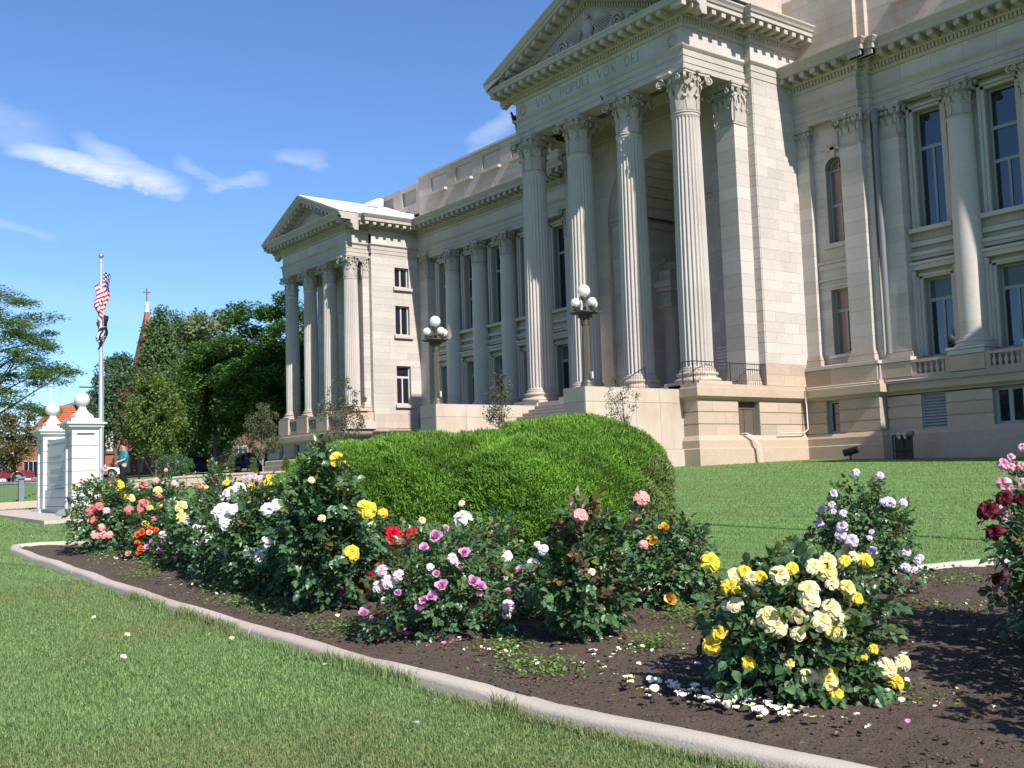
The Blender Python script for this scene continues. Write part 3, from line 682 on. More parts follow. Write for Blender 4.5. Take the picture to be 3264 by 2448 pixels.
    wall(CORE, ('F', 39.52), *mu(f, -30.3, -26.65), 3.64, 4.3, (), .66, 1.6, m=SAND)
    CORE.box(*mu(f, -30.28, -26.9), 40.1, 40.6, 15.32, 17.8); CORE.box(*mu(f, -26.9, -9.6), 40.6, 41.0, 15.32, 17.8)
    # attic above the cornice
    opsA = [(*mu(f, c-.85, c+.85), 19.85, 20.9) for c in (-28.6,)]; opsB = [(*mu(f, c-.95, c+.95), 19.85, 20.9) for c in WINX]
    wall(CORE, ('F', 40.05), *mu(f, -30.9, -27.15), 17.9, 21.25 if f < 0 else 21.6, (), .5, 1.5, m=WARM); wall(CORE, ('F', 40.3), *mu(f, -27.15, -26.75), 17.9, 21.25, (), .5, 1.5, m=WARM)
    wall(CORE, ('F', 40.55), *mu(f, -26.75, -9.5), 17.9, 21.25, opsB, .5, 1.5, m=WARM); CORE.box(*mu(f, -26.75, -9.5), 40.85, 41.2, 17.9, 21.2); [block((*mu(f, c-.94, c+.94), 40.64, 40.86, 19.86, 20.89), random.uniform(.3, .7), WARM) for c in WINX]
    if f == 1: wall(CORE, ('R', -27.15), 40.06, 40.3, 17.9, 21.3, (), .5, 1.5, m=WARM); wall(CORE, ('R', -26.75), 40.31, 40.55, 17.9, 21.25, (), .5, 1.5, m=WARM)
    if f < 0: wall(CORE, ('F', 40.95), -71.2, -63.2, 19.0, 21.25, [(-66.2, -64.3, 19.85, 20.9), (-69.3, -67.4, 19.85, 20.9)], .5, 1.5, m=WARM); CORE.box(-71.2, -63.2, 41.15, 41.4, 19, 21.2)
    for c in WINX: MO.box(*mu(f, c-1.02, c+1.02), 40.3, 40.56, 19.68, 19.84)
    MO.box(*mu(f, -26.75, -9.4), 40.45, 41.2, 21.25, 21.4); MO.box(*mu(f, -26.75, -9.4), 40.35, 40.56, 17.95, 18.1)
wing(1); wing(-1)
BP = [(-31.1, 32.5), (-30.3, 32.5), (-30.3, 39.4), (-26.55, 39.4), (-26.55, 39.95), (-6.4, 39.95), (-6.4, 34.7), (3.8, 34.7)]
WT = [(-.3, 1.52), (.02, 1.49), (.15, 1.29), (.15, .98), (.21, .95), (.21, -.3), (-.3, -.3)]
BL = [(-.3, 2.93), (.02, 2.95), (.05, 3.0), (.1, 3.03), (.22, 3.1), (.22, 3.44), (.12, 3.47), (.12, 3.62), (-.3, 3.66)]
WTM = MB(); sweep(WTM, BP, WT)
sweep(WTM, BP, BL)
LBP = [(-75.3, 40), (-75.3, 34.35), (-63.3, 34.35), (-63.3, 36.5), (-63.12, 36.5), (-63.12, 39.95), (-46.3, 39.95)]
sweep(WTM, LBP, BL); sweep(WTM, LBP, [(-.3, 1.95), (.02, 1.93), (.15, 1.8), (.15, 1.5), (.3, 1.48), (.3, 1.1), (.6, 1.08), (.6, .2), (-.3, .2)])
part('plinth', WTM, SAND, CH)
sweep(MO, [(-30.28, 39.5), (-26.6, 39.5), (-26.6, 39.75)], [(-.2, 4.3), (.06, 4.31), (.06, 4.45), (-.2, 4.5)])
# ---- portico: side wall, pier, back wall with arch, floor
wall(CORE, ('R', -30.3), 32.5, 39.4, 1.45, 2.97, [(34.95, 36.3, 1.47, 2.93)], .5, 1.6, rust=True, m=SAND)
wall(CORE, ('F', 32.5), -31.1, -30.34, 1.45, 2.97, (), .5, 1.0, rust=True, m=SAND)
CORE.box(-40.9, -30.95, 33.0, 39.4, 0, 3.4); CORE.box(-30.95, -30.35, 32.56, 34.9, 0, 3.4); CORE.box(-30.95, -30.35, 36.35, 39.4, 0, 3.4); CORE.box(-30.9, -30.7, 34.9, 36.35, 0, 3.4)
d_ = MB(); d_.box(-30.65, -30.6, 34.98, 36.28, 1.5, 2.93); d_.box(-30.6, -30.57, 34.98, 35.05, 1.5, 2.9); d_.box(-30.6, -30.57, 36.2, 36.28, 1.5, 2.9); d_.box(-30.6, -30.57, 35.6, 35.65, 1.5, 2.65); d_.box(-30.6, -30.57, 35.05, 36.2, 2.62, 2.7)
part('basement_door', d_, mat('brown_painted_door', (.11, .085, .065), .6, .3), CH)
fl = MB(); fl.box(-41.7, -30.3, 32.5, 37.3, 3.4, 3.6); fl.box(-42.6, -41.7, 32.8, 37.3, 0, 3.6); part('portico_floor', fl, SAND, CH)
for f in (1, -1):
    fc = ('R', -30.28) if f == 1 else ('R', -41.0)
    if f == 1:
        wall(CORE, fc, 36.93, 40.1, 4.6, 17.0, (), .46, 1.2, m=STONE); wall(CORE, fc, 36.85, 39.6, 3.64, 4.6, (), .5, 1.6, m=SAND)
        [block((-30.66, -30.285, 36.85, 36.92, z, z+.444), random.uniform(.3, .7), STONE) for z in np.arange(4.6, 16.8, .46)]
        CORE.box(-31.6, -30.4, 36.9, 40.6, 3.5, 18.3)
    else: CORE.box(-42.5, -41.3, 36.9, 40.6, 0, 18.3)
wall(CORE, ('F', 36.9), -42.2, -39.95, 3.6, 17.3, (), .46, 1.15, m=STONE); wall(CORE, ('F', 36.9), -32.85, -30.65, 3.6, 17.3, (), .46, 1.15, m=STONE)
wall(CORE, ('R', -39.95), 36.93, 37.12, 3.6, 12.8, (), .46, 1.15, m=STONE)
wall(CORE, ('F', 37.12), -39.94, -39.15, 3.6, 12.7, (), .46, .8, m=STONE); wall(CORE, ('F', 37.12), -33.65, -32.86, 3.6, 12.7, (), .46, .8, m=STONE)
wall(CORE, ('R', -39.15), 37.14, 41.4, 3.6, 12.7, (), .46, 1.15, m=STONE)
AR = MB(); NA = 22
def arc(r, n=NA, z=12.85): return [(CX+r*math.cos(math.pi*i/n), z+r*math.sin(math.pi*i/n)) for i in range(n+1)]
o_, i_ = arc(3.55), arc(2.75)
AR.grid([[(x, 36.9, z) for x, z in o_], [(x, 37.12, z) for x, z in o_]], .5, False, False)
for (ra, rb, y) in ((3.55, 3.35, 37.08), (3.35, 3.0, 37.12), (3.0, 2.75, 37.15)):
    a_, b_ = arc(ra), arc(rb); AR.grid([[(x, y, z) for x, z in a_], [(x, y, z) for x, z in b_], [(x, y+.1, z) for x, z in b_]], .5, False, False)
top = 17.3   # spandrels
for i in range(NA):
    (x0, z0), (x1, z1) = o_[i], o_[i+1]; AR.poly([(x0, 36.9, z0), (x0, 36.9, top), (x1, 36.9, top), (x1, 36.9, z1)], t=random.uniform(.3, .7))
part('arch_surround', AR, STONE, CH)
CORE.box(-42.2, -39.97, 36.95, 37.4, 12.7, 17.5); CORE.box(-32.83, -30.7, 36.95, 37.4, 12.7, 17.5)
im = MB()
for x0, x1 in ((-40.02, -39.05), (-33.75, -32.8)):
    for z0, z1, o in ((12.7, 12.78, .05), (12.78, 12.95, .12), (12.55, 12.7, .08)): im.box(x0-o*.5, x1+o, 37.12-o, 37.3, z0, z1)
im.box(-39.15, -39.0, 37.2, 41.4, 12.55, 12.9); part('impost', im, CARVED, CH)
vt = []
for i in range(NA//2+5):
    for j in range(6):
        r = 2.74; a0, a1 = math.pi*(i*1.33)/NA, math.pi*((i+1)*1.33)/NA
        if a1 > math.pi: continue
        y0, y1 = 37.22+j*.7+.01, 37.22+(j+1)*.7-.01; e = .006
        P = lambda a, rr, y: (CX+rr*math.cos(a), y, 12.85+rr*math.sin(a))
        m = MB(); m.hexa([P(a0+e, r, y0), P(a1-e, r, y0), P(a1-e, r, y1), P(a0+e, r, y1), P(a0+e, r+.2, y0), P(a1-e, r+.2, y0), P(a1-e, r+.2, y1), P(a0+e, r+.2, y1)], t=random.uniform(.15, .75))
        vt.append((P((a0+a1)/2, r, (y0+y1)/2), .5, m, STONE))
pieces(CH, 'vault_stone', vt, 200)
vb = MB(); ob_ = arc(3.0); vb.grid([[(x, 37.25, z) for x, z in ob_], [(x, 41.6, z) for x, z in ob_]], .5, False, False); vb.box(-39.4, -33.4, 41.4, 41.7, 3.6, 16.2)
part('vault_backing', vb, JOINT, CH)
# inner doorway: lunette window, entablature on small columns, reclining figure
window(('F', 41.1), -38.7, -34.1, 10.4, 13.0, [-37.5, -36.4, -35.3], [], GLASS, FRAME, .2, .08); window(('F', 41.1), -37.6, -35.2, 3.7, 7.9, [-36.4], [6.6], GLASS, BRONZE, .2, .08)
dm = MB(); lun = arc(2.4, 16, 13.0); dm.poly([(x, 41.25, z) for x, z in lun]); part('lunette_pane', dm, GLASS, CH)
dm = MB(); dm.tube([(x, 41.2, z) for x, z in arc(2.4, 16, 13.0)], .08, 6)
for a in (60, 90, 120): dm.tube([(CX, 41.2, 13.0), (CX+2.4*math.cos(R(a)), 41.2, 13+2.4*math.sin(R(a)))], .05, 5)
part('lunette_frame', dm, FRAME, CH)
dm = MB()
for x in (-38.9, -33.9):
    dm.lathe([(.62, 3.6), (.62, 3.8), (.5, 3.9), (.47, 4.0), (.42, 8.1), (.44, 8.2), (.5, 8.25), (.62, 8.45)], x, 40.1, 0, 24); dm.box(x-.68, x+.68, 39.45, 40.9, 8.45, 8.6); dm.box(x-.5, x+.5, 39.6, 41.0, 8.6, 9.0); dm.box(x-.55, x+.55, 39.55, 41.0, 9.0, 9.25); dm.box(x-.8, x+.8, 39.3, 41.0, 9.25, 9.45); dm.box(x-.9, x+.9, 39.2, 41.0, 9.45, 9.75); dm.box(x-.55, x+.55, 39.55, 40.8, 9.75, 10.35)
dm.box(-38.2, -34.6, 40.0, 41.0, 9.0, 9.6)
part('inner_doorcase', dm, STONE, CH)
for x in (-38.9, -33.9):
    s_ = MB(); s_.ball((x, 40.1, 10.6), .36, 12, sx=1.3, sy=.8); s_.ball((x-.28, 40.0, 10.98), .17, 10); s_.tube([(x-.2, 40, 10.75), (x-.5, 39.8, 10.45)], .09, 6); s_.tube([(x+.1, 40, 10.65), (x+.5, 39.9, 10.72), (x+.62, 39.9, 10.38)], .12, 6, r1=.07); part('seated_figure', s_, CARVED, CH)
# centre block over the portico
wall(CORE, ('R', -30.9), 37.2, 40.05, 17.9, 24.0, (), .5, 1.3, m=WARM); CORE.box(-41.9, -30.95, 37.2, 45, 17.5, 24)
sg = MB()
for k in range(7): sg.box(-33.0+0, -32.45, 36.86, 36.9, 4.62+k*.15, 4.70+k*.15)
part('notice_plate', sg, MARBLE, CH)
# ---- left wing: pier with three windows, wall behind the columns, pedestal course, basement
lw_ops = [(38.3, 39.42, 13.35, 14.7), (38.3, 39.42, 10.05, 12.05), (38.3, 39.42, 5.3, 7.9)]
wall(CORE, ('R', -63.12), 36.5, 40.85, 4.6, 15.3, lw_ops, .46, 1.25, m=STONE); wall(CORE, ('R', -63.12), 36.5, 39.9, 3.66, 4.6, (), .47, 1.5, m=WARM); wall(CORE, ('R', -63.12), 36.5, 39.9, 2.0, 2.97, (), .5, 1.5, rust=True, m=SAND)
for o, b in zip(lw_ops, ([], [], [7.15])): window(('R', -63.12), *o, [38.86], b, GLASS, FRAME, .28, .07); MO.box(-63.12, -62.93, 38.15, 39.62, o[2]-.26, o[2]-.06)
CORE.box(-64.3, -63.15, 36.5, 38.2, 0, 18.2); CORE.box(-64.3, -63.15, 39.5, 41, 0, 18.2); CORE.box(-64.4, -63.6, 38.2, 39.5, 0, 18.2)
[block((-63.47, -63.13, 36.47, 36.56, z, z+.444), random.uniform(.3, .7), STONE) for z in np.arange(4.8, 15.0, .46)]
bw = [(-72.0, -71.2, 12.3, 14.4), (-69.0, -67.9, 12.3, 14.4), (-66.0, -64.95, 12.3, 14.4), (-72.0, -71.2, 8.9, 11.5), (-69.0, -67.9, 8.9, 11.5), (-66.0, -64.95, 8.9, 11.5), (-72.0, -71.2, 5.2, 7.9), (-69.0, -67.9, 5.2, 7.9), (-66.0, -64.95, 5.2, 7.9)]
wall(CORE, ('F', 37.6), -73.2, -64.3, 4.6, 15.3, bw, .46, 1.25, m=STONE)
for o in bw: window(('F', 37.6), *o, [(o[0]+o[1])/2], [], GLASS, FRAME, .25, .06)
CORE.box(-75, -63.4, 38.2, 41, 0, 4.5); CORE.box(-73.2, -64.4, 38.0, 42, 4, 17.6); CORE.box(-73.4, -63.5, 35.3, 41, 14.9, 17.5)
for x in (-72.75, -69.78, -66.8, -63.86): block((x-.8, x+.62 if x > -64 else x+.8, 34.45, 38, 3.66, 4.75), random.uniform(.3, .7), SAND)
CORE.box(-74.6, -63.4, 35.4, 38.3, 3.4, 4.7)
for a, b in ((-71.95, -70.58), (-68.98, -67.6), (-66.0, -64.66)):
    g = MB(); g.box(a, b, 34.55, 34.9, 4.55, 4.72); g.box(a, b, 34.55, 34.9, 3.66, 3.9); o = part('balustrade', g, SAND, CH)
    for k in range(6):
        q = MB(); bx = a+(b-a)*(k+.5)/6; q.lathe([(.06, 3.9), (.1, 4.1), (.04, 4.35), (.06, 4.55)], bx, 34.72, 0, 8); part('baluster', q, GREY, o)
ob = [(-73.3, -72.6, 1.95, 2.93), (-70.9, -70.0, 1.95, 2.93), (-68.4, -67.5, 1.95, 2.93), (-65.9, -65.0, 1.95, 2.93)]
wall(CORE, ('F', 34.35), -75.3, -63.3, 1.95, 2.97, ob, .5, 1.3, rust=True, m=GREY);  # front courses greyer, the shade on them put into the colour
for o in ob: window(('F', 34.35), *o, [], [], GLASS, FRAMEG, .25, .08)
wall(CORE, ('R', -63.3), 34.36, 36.5, 1.95, 2.97, (), .5, 1.3, rust=True, m=SAND)
CORE.box(-75.2, -63.5, 34.9, 40, .1, 3.5); MO.box(-63.6, -62.9, 34.3, 36.5, 3.6, 4.1)
# right end wing, outside the picture: it shades the wall beside it
CORE.box(-6.2, 3.6, 36.6, 45, -.5, 17.8); CORE.box(-6.3, 3.7, 34.5, 36.6, -.5, 4.6); CORE.box(-6.0, 3.6, 34.9, 36.6, 15, 17.6); CORE.hexa([(-7.2, 33.8, 17.85), (4.8, 33.8, 17.85), (4.8, 41, 17.85), (-7.2, 41, 17.85), (-1.25, 33.8, 20.2), (-1.15, 33.8, 20.2), (-1.15, 41, 20.2), (-1.25, 41, 20.2)])
for x in (-5.6, -2.7, .2, 3.2): column(x, 35.3, 4.8, LC, .48, 8.57)
rm = MB(); rm.box(-63, 3, 41.75, 60, 17.5, 21.0); rm.box(-72, 3.5, 41.8, 60, -.5, 17.4); part('main_roof', rm, ROOFG, CH)
tag(part('wall_core', CORE, JOINT, CH), kind='stuff'); pieces(CH, 'moulding', [(c_, q_, m_, STONE) for c_, q_, m_ in components(MO)])
pieces(CH, 'stone_block', BLK)
# roof details of the left wing, downpipe, conduit
m = MB(); m.tube([(-26.35, 39.98, 15.15), (-26.3, 39.95, 14.6), (-26.3, 39.95, 4.7)], .13, 10); m.lathe([(.16, 14.6), (.2, 14.9), (.13, 15.2)], -26.3, 39.95, 0, 10); part('downpipe', m, PIPE, CH)
m = MB(); m.tube([(-30.05, 39.1, 2.9), (-30.02, 39.1, 3.46), (-29.9, 39.1, 3.52), (-26.5, 39.1, 3.52)], .03, 6); m.tube([(-26.3, 39.6, 3.52), (-20, 39.66, 3.52)], .025, 6); m.tube([(-30.02, 39.1, 2.9), (-30.0, 39.1, 1.75), (-30.05, 38.9, 1.6), (-30.05, 37.2, 1.57)], .03, 6); part('conduit', m, CABLE, CH)
m = MB(); m.box(-64.6, -64.1, 39.7, 40.6, 18.2, 18.9); m.box(-65.5, -65.1, 40.2, 40.8, 18.6, 19.2); m.hexa([(-67.2, 38.4, 20.1), (-66.6, 38.4, 19.9), (-66.6, 39.6, 19.9), (-67.2, 39.6, 20.1), (-67.2, 38.6, 20.2), (-66.6, 38.6, 20.0), (-66.6, 39.6, 20.45), (-67.2, 39.6, 20.65)]); part('roof_vent', m, ROOFW, CH)

# ---- stairs, cheek walls (part of the courthouse)
def slabs(face, u0, u1, z0, z1, m):
    n = max(1, round((u1-u0)/1.5))
    for i in range(n): block(fb(face, u0+(u1-u0)*i/n+.006, u0+(u1-u0)*(i+1)/n-.006, 0, .06, z0+.006, z1-.006), random.uniform(.15, .85), m)
BLK = []
CK = MB()
CK.box(-32.35, -31.15, 27.25, 33, -.5, 3.36); CK.box(-41.65, -40.45, 26.55, 33, -.5, 3.36)
slabs(('R', -31.1), 27.2, 32.5, 2.86, 3.42, WARM); slabs(('R', -31.1), 27.2, 32.5, .98, 2.86, WARM); slabs(('F', 27.2), -32.4, -31.16, 2.86, 3.42, GREY); slabs(('F', 27.2), -32.4, -31.16, 0, 2.86, GREY); slabs(('R', -30.95), 27.0, 32.4, -.2, .98, WARM)  # front stones of both cheeks darker: shade of that side put into colour
slabs(('R', -40.4), 26.5, 33, 2.86, 3.42, WARM); slabs(('R', -40.4), 26.5, 33, -.2, 2.86, WARM); slabs(('F', 26.5), -41.7, -40.46, 2.86, 3.42, GREY); slabs(('F', 26.5), -41.7, -40.46, 0, 2.86, GREY)
CK.box(-32.42, -31.14, 27.24, 33, 3.36, 3.44); CK.box(-41.66, -40.42, 26.54, 33, 3.36, 3.44)
part('cheek_wall', CK, JOINT, CH)
for it in BLK: it[2].xf(Matrix.Translation(-Vector(it[0]))); it[2].build('cheek_stone', it[3], CH, Vector(it[0])-wpos(CH))
for i in range(18):
    z = 3.58-(i+1)*.178; y0 = 32.5-i*.37; s_ = MB(); s_.box(-40.4, -32.4, y0-.39, y0+.05, z-.3, z-.05, t=random.uniform(.2, .6)); s_.box(-40.4, -32.4, y0-.405, y0+.04, z-.05, z, t=1)
    part('step', s_, GREY, CH)
s_ = MB(); s_.box(-41.6, -40.6, 32.4, 33.2, 3.3, 3.6); s_.box(-31.9, -31.15, 32.5, 33, 3.4, 3.6); part('landing', s_, SAND, CH)
def railing(name, pts, h, sp, label=None, r=.022, par=CH, posts=None, br=.009):
    m = MB(); top = [(x, y, z+h) for x, y, z in pts]; m.tube(top, r, 6); m.tube([(x, y, z+.12) for x, y, z in pts], r*.7, 5)
    for p in (posts or pts): m.tube([p, (p[0], p[1], p[2]+h)], r*1.3, 6)
    o = part(name, m, IRON, par, label)
    for a, b in zip(pts[:-1], pts[1:]):
        a, b = Vector(a), Vector(b); n = int((b-a).length/sp)
        for i in range(1, n):
            p = a+(b-a)*i/n; q = MB(); q.tube([p+Vector((0, 0, .12)), p+Vector((0, 0, h))], br, 4); part('bar', q, IRON, o)
    return o
railing('railing', [(-30.42, 32.45, 3.46), (-30.42, 34.7, 3.46), (-30.42, 36.95, 3.46)], 1.08, .14)
railing('railing', [(-30.42, 32.45, 3.46), (-31.0, 32.45, 3.46)], 1.08, .14)
railing('handrail', [(-32.6, 31.9, 3.5), (-32.6, 29.6, 2.32), (-32.6, 27.3, 1.25), (-32.6, 25.2, .35)], 1.0, .16)
# ================================================================ GROUND
BED = [(-18.35, 4.15), (-17.9, 3.98), (-16.7, 3.92), (-15.0, 3.86), (-13.0, 3.76), (-11.0, 3.66), (-8.9, 3.62), (-7.0, 3.6), (-5.8, 3.64), (-4.6, 3.69), (-3.8, 3.78), (-3.3, 3.86), (-2.4, 4.02), (-1.0, 4.3), (1.0, 4.75)]
BACK = [(-18.35, 4.15), (-18.5, 4.45), (-18.3, 4.85), (-17.2, 5.25), (-15.0, 5.75), (-12.0, 6.2), (-9.5, 6.5), (-8.2, 6.75), (-7.3, 7.3), (-6.8, 8.2), (-6.4, 9.3), (-6.0, 10.5), (-5.6, 11.8), (-5.2, 13.2)]
ring_ = BED+[(4, 7), (0, 13.5)]+BACK[::-1][:-1]
RP = np.array(ring_)
def inside(x, y, poly=RP):
    x = np.asarray(x, float); y = np.asarray(y, float); r = np.zeros(x.shape, bool); n = len(poly); j = n-1
    for i in range(n):
        xi, yi = poly[i]; xj, yj = poly[j]
        c = ((yi > y) != (yj > y)) & (x < (xj-xi)*(y-yi)/((yj-yi) if yj != yi else 1e-9)+xi); r ^= c; j = i
    return r
def seg_dist(x, y, line):
    d = np.full(np.shape(x), 1e9)
    for (ax, ay), (bx, by) in zip(line[:-1], line[1:]):
        t = np.clip(((x-ax)*(bx-ax)+(y-ay)*(by-ay))/((bx-ax)**2+(by-ay)**2), 0, 1); d = np.minimum(d, np.hypot(x-ax-t*(bx-ax), y-ay-t*(by-ay)))
    return d
def nfun(x, y, s, seed=0):
    rs = np.random.default_rng(seed); v = 0
    for k in range(6):
        a, p, f = rs.uniform(0, 6.28), rs.uniform(0, 6.28), s*rs.uniform(.6, 2.2); v = v+np.sin((x*math.cos(a)+y*math.sin(a))*f+p+1.3*np.sin((x*math.sin(a)-y*math.cos(a))*f*.7+p))
    return v/6
LAWN = mat('mown_lawn', (.125, .22, .06), .9, .15, var=.25, vscale=.35, bump=.8, bscale=60, col2=(.13, .205, .06))
def lawn_stripes(m):
    t = m.node_tree; b = t.nodes['Principled BSDF']; src = b.inputs['Base Color'].links[0].from_socket; L = t.links.new
    geo = t.nodes.new('ShaderNodeNewGeometry'); mp = t.nodes.new('ShaderNodeMapping'); mp.inputs['Rotation'].default_value = (0, 0, R(-14)); L(geo.outputs['Position'], mp.inputs[0])
    mp2 = t.nodes.new('ShaderNodeMapping'); mp2.inputs['Scale'].default_value = (.12, 2.6, .1); L(mp.outputs[0], mp2.inputs[0])
    n = t.nodes.new('ShaderNodeTexNoise'); n.inputs['Scale'].default_value = 1.5; n.inputs['Detail'].default_value = 5; L(mp2.outputs[0], n.inputs[0])
    r = t.nodes.new('ShaderNodeMapRange'); L(n.outputs[0], r.inputs[0]); r.inputs[1].default_value = .3; r.inputs[2].default_value = .7; r.inputs[3].default_value = .80; r.inputs[4].default_value = 1.22
    v = t.nodes.new('ShaderNodeVectorMath'); v.operation = 'SCALE'; L(src, v.inputs[0]); L(r.outputs[0], v.inputs['Scale']); L(v.outputs[0], b.inputs['Base Color'])
lawn_stripes(LAWN)
SOIL = mat('garden_soil', (.105, .078, .061), .95, .1, var=.3, vscale=6, bump=1.0, bscale=45, col2=(.105, .074, .055))
ASPH = mat('asphalt', (.06, .06, .062), .9, .2, var=.15)
PAVE = mat('concrete_walk', (.42, .36, .30), .9, .2, var=.1)
# one ground sheet, fine near the camera, reaching the horizon
xs = np.concatenate([-np.geomspace(1200, 60, 24), np.linspace(-57, -20, 40), np.linspace(-19.5, 6, 110), np.geomspace(7, 900, 18)])
ys = np.concatenate([-np.geomspace(900, 6, 20), np.linspace(-5, 16, 95), np.linspace(16.5, 42, 52), np.geomspace(45, 1200, 22)])
gx, gy = np.meshgrid(xs, ys, indexing='ij'); zg = gz(gx, gy)
zg = np.where((gx > 15) & (zg < -1.9), -1.9, zg); zg = np.maximum(zg, -2.2)
db = seg_dist(gx, gy, ring_+[ring_[0]]); ins = inside(gx, gy)
zg = zg+np.where(ins, -.12, 0)*np.clip(db/.12, 0, 1)
V = np.stack([gx, gy, zg], -1).reshape(-1, 3); nx, ny = len(xs), len(ys); ii = np.arange(nx*ny).reshape(nx, ny)
F = np.stack([ii[:-1, :-1], ii[1:, :-1], ii[1:, 1:], ii[:-1, 1:]], -1).reshape(-1, 4)
tag(link('ground', mesh_np('ground', V, F, LAWN, smooth=True)), kind='structure')
# flower bed soil: lumpy sheet with clods
n1, n2 = 520, 240; X, Y = np.meshgrid(np.linspace(-18.5, 3.5, n1), np.linspace(3.6, 13.4, n2), indexing='ij')
d = seg_dist(X, Y, ring_+[ring_[0]]); isd = inside(X, Y)
Z = gz(X, Y)+.0+.05*np.clip(d/.8, 0, 1)+.018*nfun(X, Y, 4, 3)+.010*nfun(X, Y, 17, 5)+RNG.normal(0, .0045, X.shape)
V = np.stack([X, Y, Z], -1).reshape(-1, 3); ii = np.arange(n1*n2).reshape(n1, n2); F = np.stack([ii[:-1, :-1], ii[1:, :-1], ii[1:, 1:], ii[:-1, 1:]], -1).reshape(-1, 4)
F = F[isd.reshape(-1)[F].any(1)]
tag(link('flower_bed', mesh_np('flower_bed', V, F, SOIL, smooth=True)), kind='structure')
def soilz(x, y): return gzf(x, y)+.045
def ico(r, seed, n=7):
    rs = random.Random(seed); m = MB(); rows = []
    for i in range(5):
        a = math.pi*i/4; rows.append([(r*math.sin(a)*math.cos(2*math.pi*j/n)*rs.uniform(.7, 1.3), r*math.sin(a)*math.sin(2*math.pi*j/n)*rs.uniform(.7, 1.3), -r*.7*math.cos(a)*rs.uniform(.8, 1.2)) for j in range(n)])
    m.grid(rows, rs.random(), True, False); return m
def inst(name, protos, pts, material, label=None, kind='stuff', zoff=0.0):
    """many small loose pieces joined in one mesh (vectorised)"""
    P = [(np.array(p.v, np.float32), np.array([f for f in p.f], np.int32)) for p in protos]
    Vs, Fs, Ts, o = [], [], [], 0; pts = np.asarray(pts); rs = RNG; n = len(pts)
    pick = rs.integers(0, len(P), n)
    for k, (pv, pf) in enumerate(P):
        q = pts[pick == k]; m = len(q)
        if not m: continue
        a = rs.uniform(0, 6.283, m); s = q[:, 3]; ca, sa = np.cos(a), np.sin(a); tl = rs.normal(0, .35, m)
        x = pv[None, :, 0]; y = pv[None, :, 1]; z = pv[None, :, 2]; z2 = z+x*np.tan(np.clip(tl, -.7, .7))[:, None]
        w = np.stack([(x*ca[:, None]-y*sa[:, None])*s[:, None]+q[:, 0:1], (x*sa[:, None]+y*ca[:, None])*s[:, None]+q[:, 1:2], z2*s[:, None]+q[:, 2:3]], -1)
        Vs.append(w.reshape(-1, 3)); Fs.append((pf[None]+(np.arange(m)*len(pv))[:, None, None]).reshape(-1, pf.shape[1])+o); Ts.append(np.repeat(rs.random(m), len(pf))); o += m*len(pv)
    ob = link(name, mesh_np(name, np.concatenate(Vs), np.concatenate(Fs), material, tint=np.concatenate(Ts))); return tag(ob, label, None, None, kind)
CLOD = mat('soil_clod', (.10, .07, .05), .95, .1, tint=.35)
p = np.stack([RNG.uniform(-12, 2, 26000), RNG.uniform(3.7, 10, 26000)], -1); k = inside(p[:, 0], p[:, 1]) & (seg_dist(p[:, 0], p[:, 1], ring_+[ring_[0]]) > .1); p = p[k]
pts = np.column_stack([p, gz(p[:, 0], p[:, 1])+.055, np.exp(RNG.normal(-1.05, .5, len(p)))])
tag(inst('soil_clods', [ico(.012, s) for s in range(4)], pts, CLOD, kind='stuff'), 'loose crumbs of dark soil all over the rose bed', 'soil')

# kerbs: one stone length after another, joints open
def kerb(name, line, label, w=.155, L=2.6):
    g = empty(name, (line[0][0], line[0][1], gzf(*line[0]))); tag(g, label, 'kerb')
    P = [Vector((a, b, 0)) for a, b in line]; res = []   # resample
    for a, b in zip(P[:-1], P[1:]):
        n = max(1, int((b-a).length/.18)); res += [a+(b-a)*i/n for i in range(n)]
    res.append(P[-1])
    for _ in range(5): res = [res[0]]+[(res[i-1]+res[i]*2+res[i+1])/4 for i in range(1, len(res)-1)]+[res[-1]]
    k = int(L/.18); i = 0; rs = random.Random(len(line))
    while i < len(res)-1:
        j = min(len(res)-1, i+k+rs.randint(-3, 3)); seg = res[i:j+1]; rows = []
        if len(seg) > 1:
            for t_, q in enumerate(seg):
                d = (seg[min(t_+1, len(seg)-1)]-seg[max(t_-1, 0)]).normalized(); nn = Vector((-d.y, d.x, 0)); z = gzf(q.x, q.y); ee = d*(.012 if t_ == 0 else (-.012 if t_ == len(seg)-1 else 0))
                wob = .006*math.sin(q.x*2.1)+.005*math.sin(q.x*13+q.y*7); hb = .062+.006*math.sin(q.x*3.3+1)+rs.uniform(-.003, .003); w2 = w/2
                rows.append([q+ee+nn*(o+wob*.6)+Vector((0, 0, z+h)) for o, h in ((-w2, -.2), (-w2, hb-.03), (-w2+.012, hb-.008), (-w2+.035, hb), (0, hb+.004), (w2-.035, hb), (w2-.01, hb-.01), (w2, hb-.035), (w2, -.2))])
            m = MB(); m.grid(rows, rs.uniform(.3, .75), False, True); m.poly(rows[0]); m.poly(rows[-1][::-1]); part('kerb_stone', m, KERB, g)
        i = j
    return g
kerb('front_kerb', BED, 'long pale concrete kerb between the near lawn and the rose bed')
kerb('back_kerb', BACK, 'concrete kerb curving round the back of the rose bed by the juniper', L=3.2)

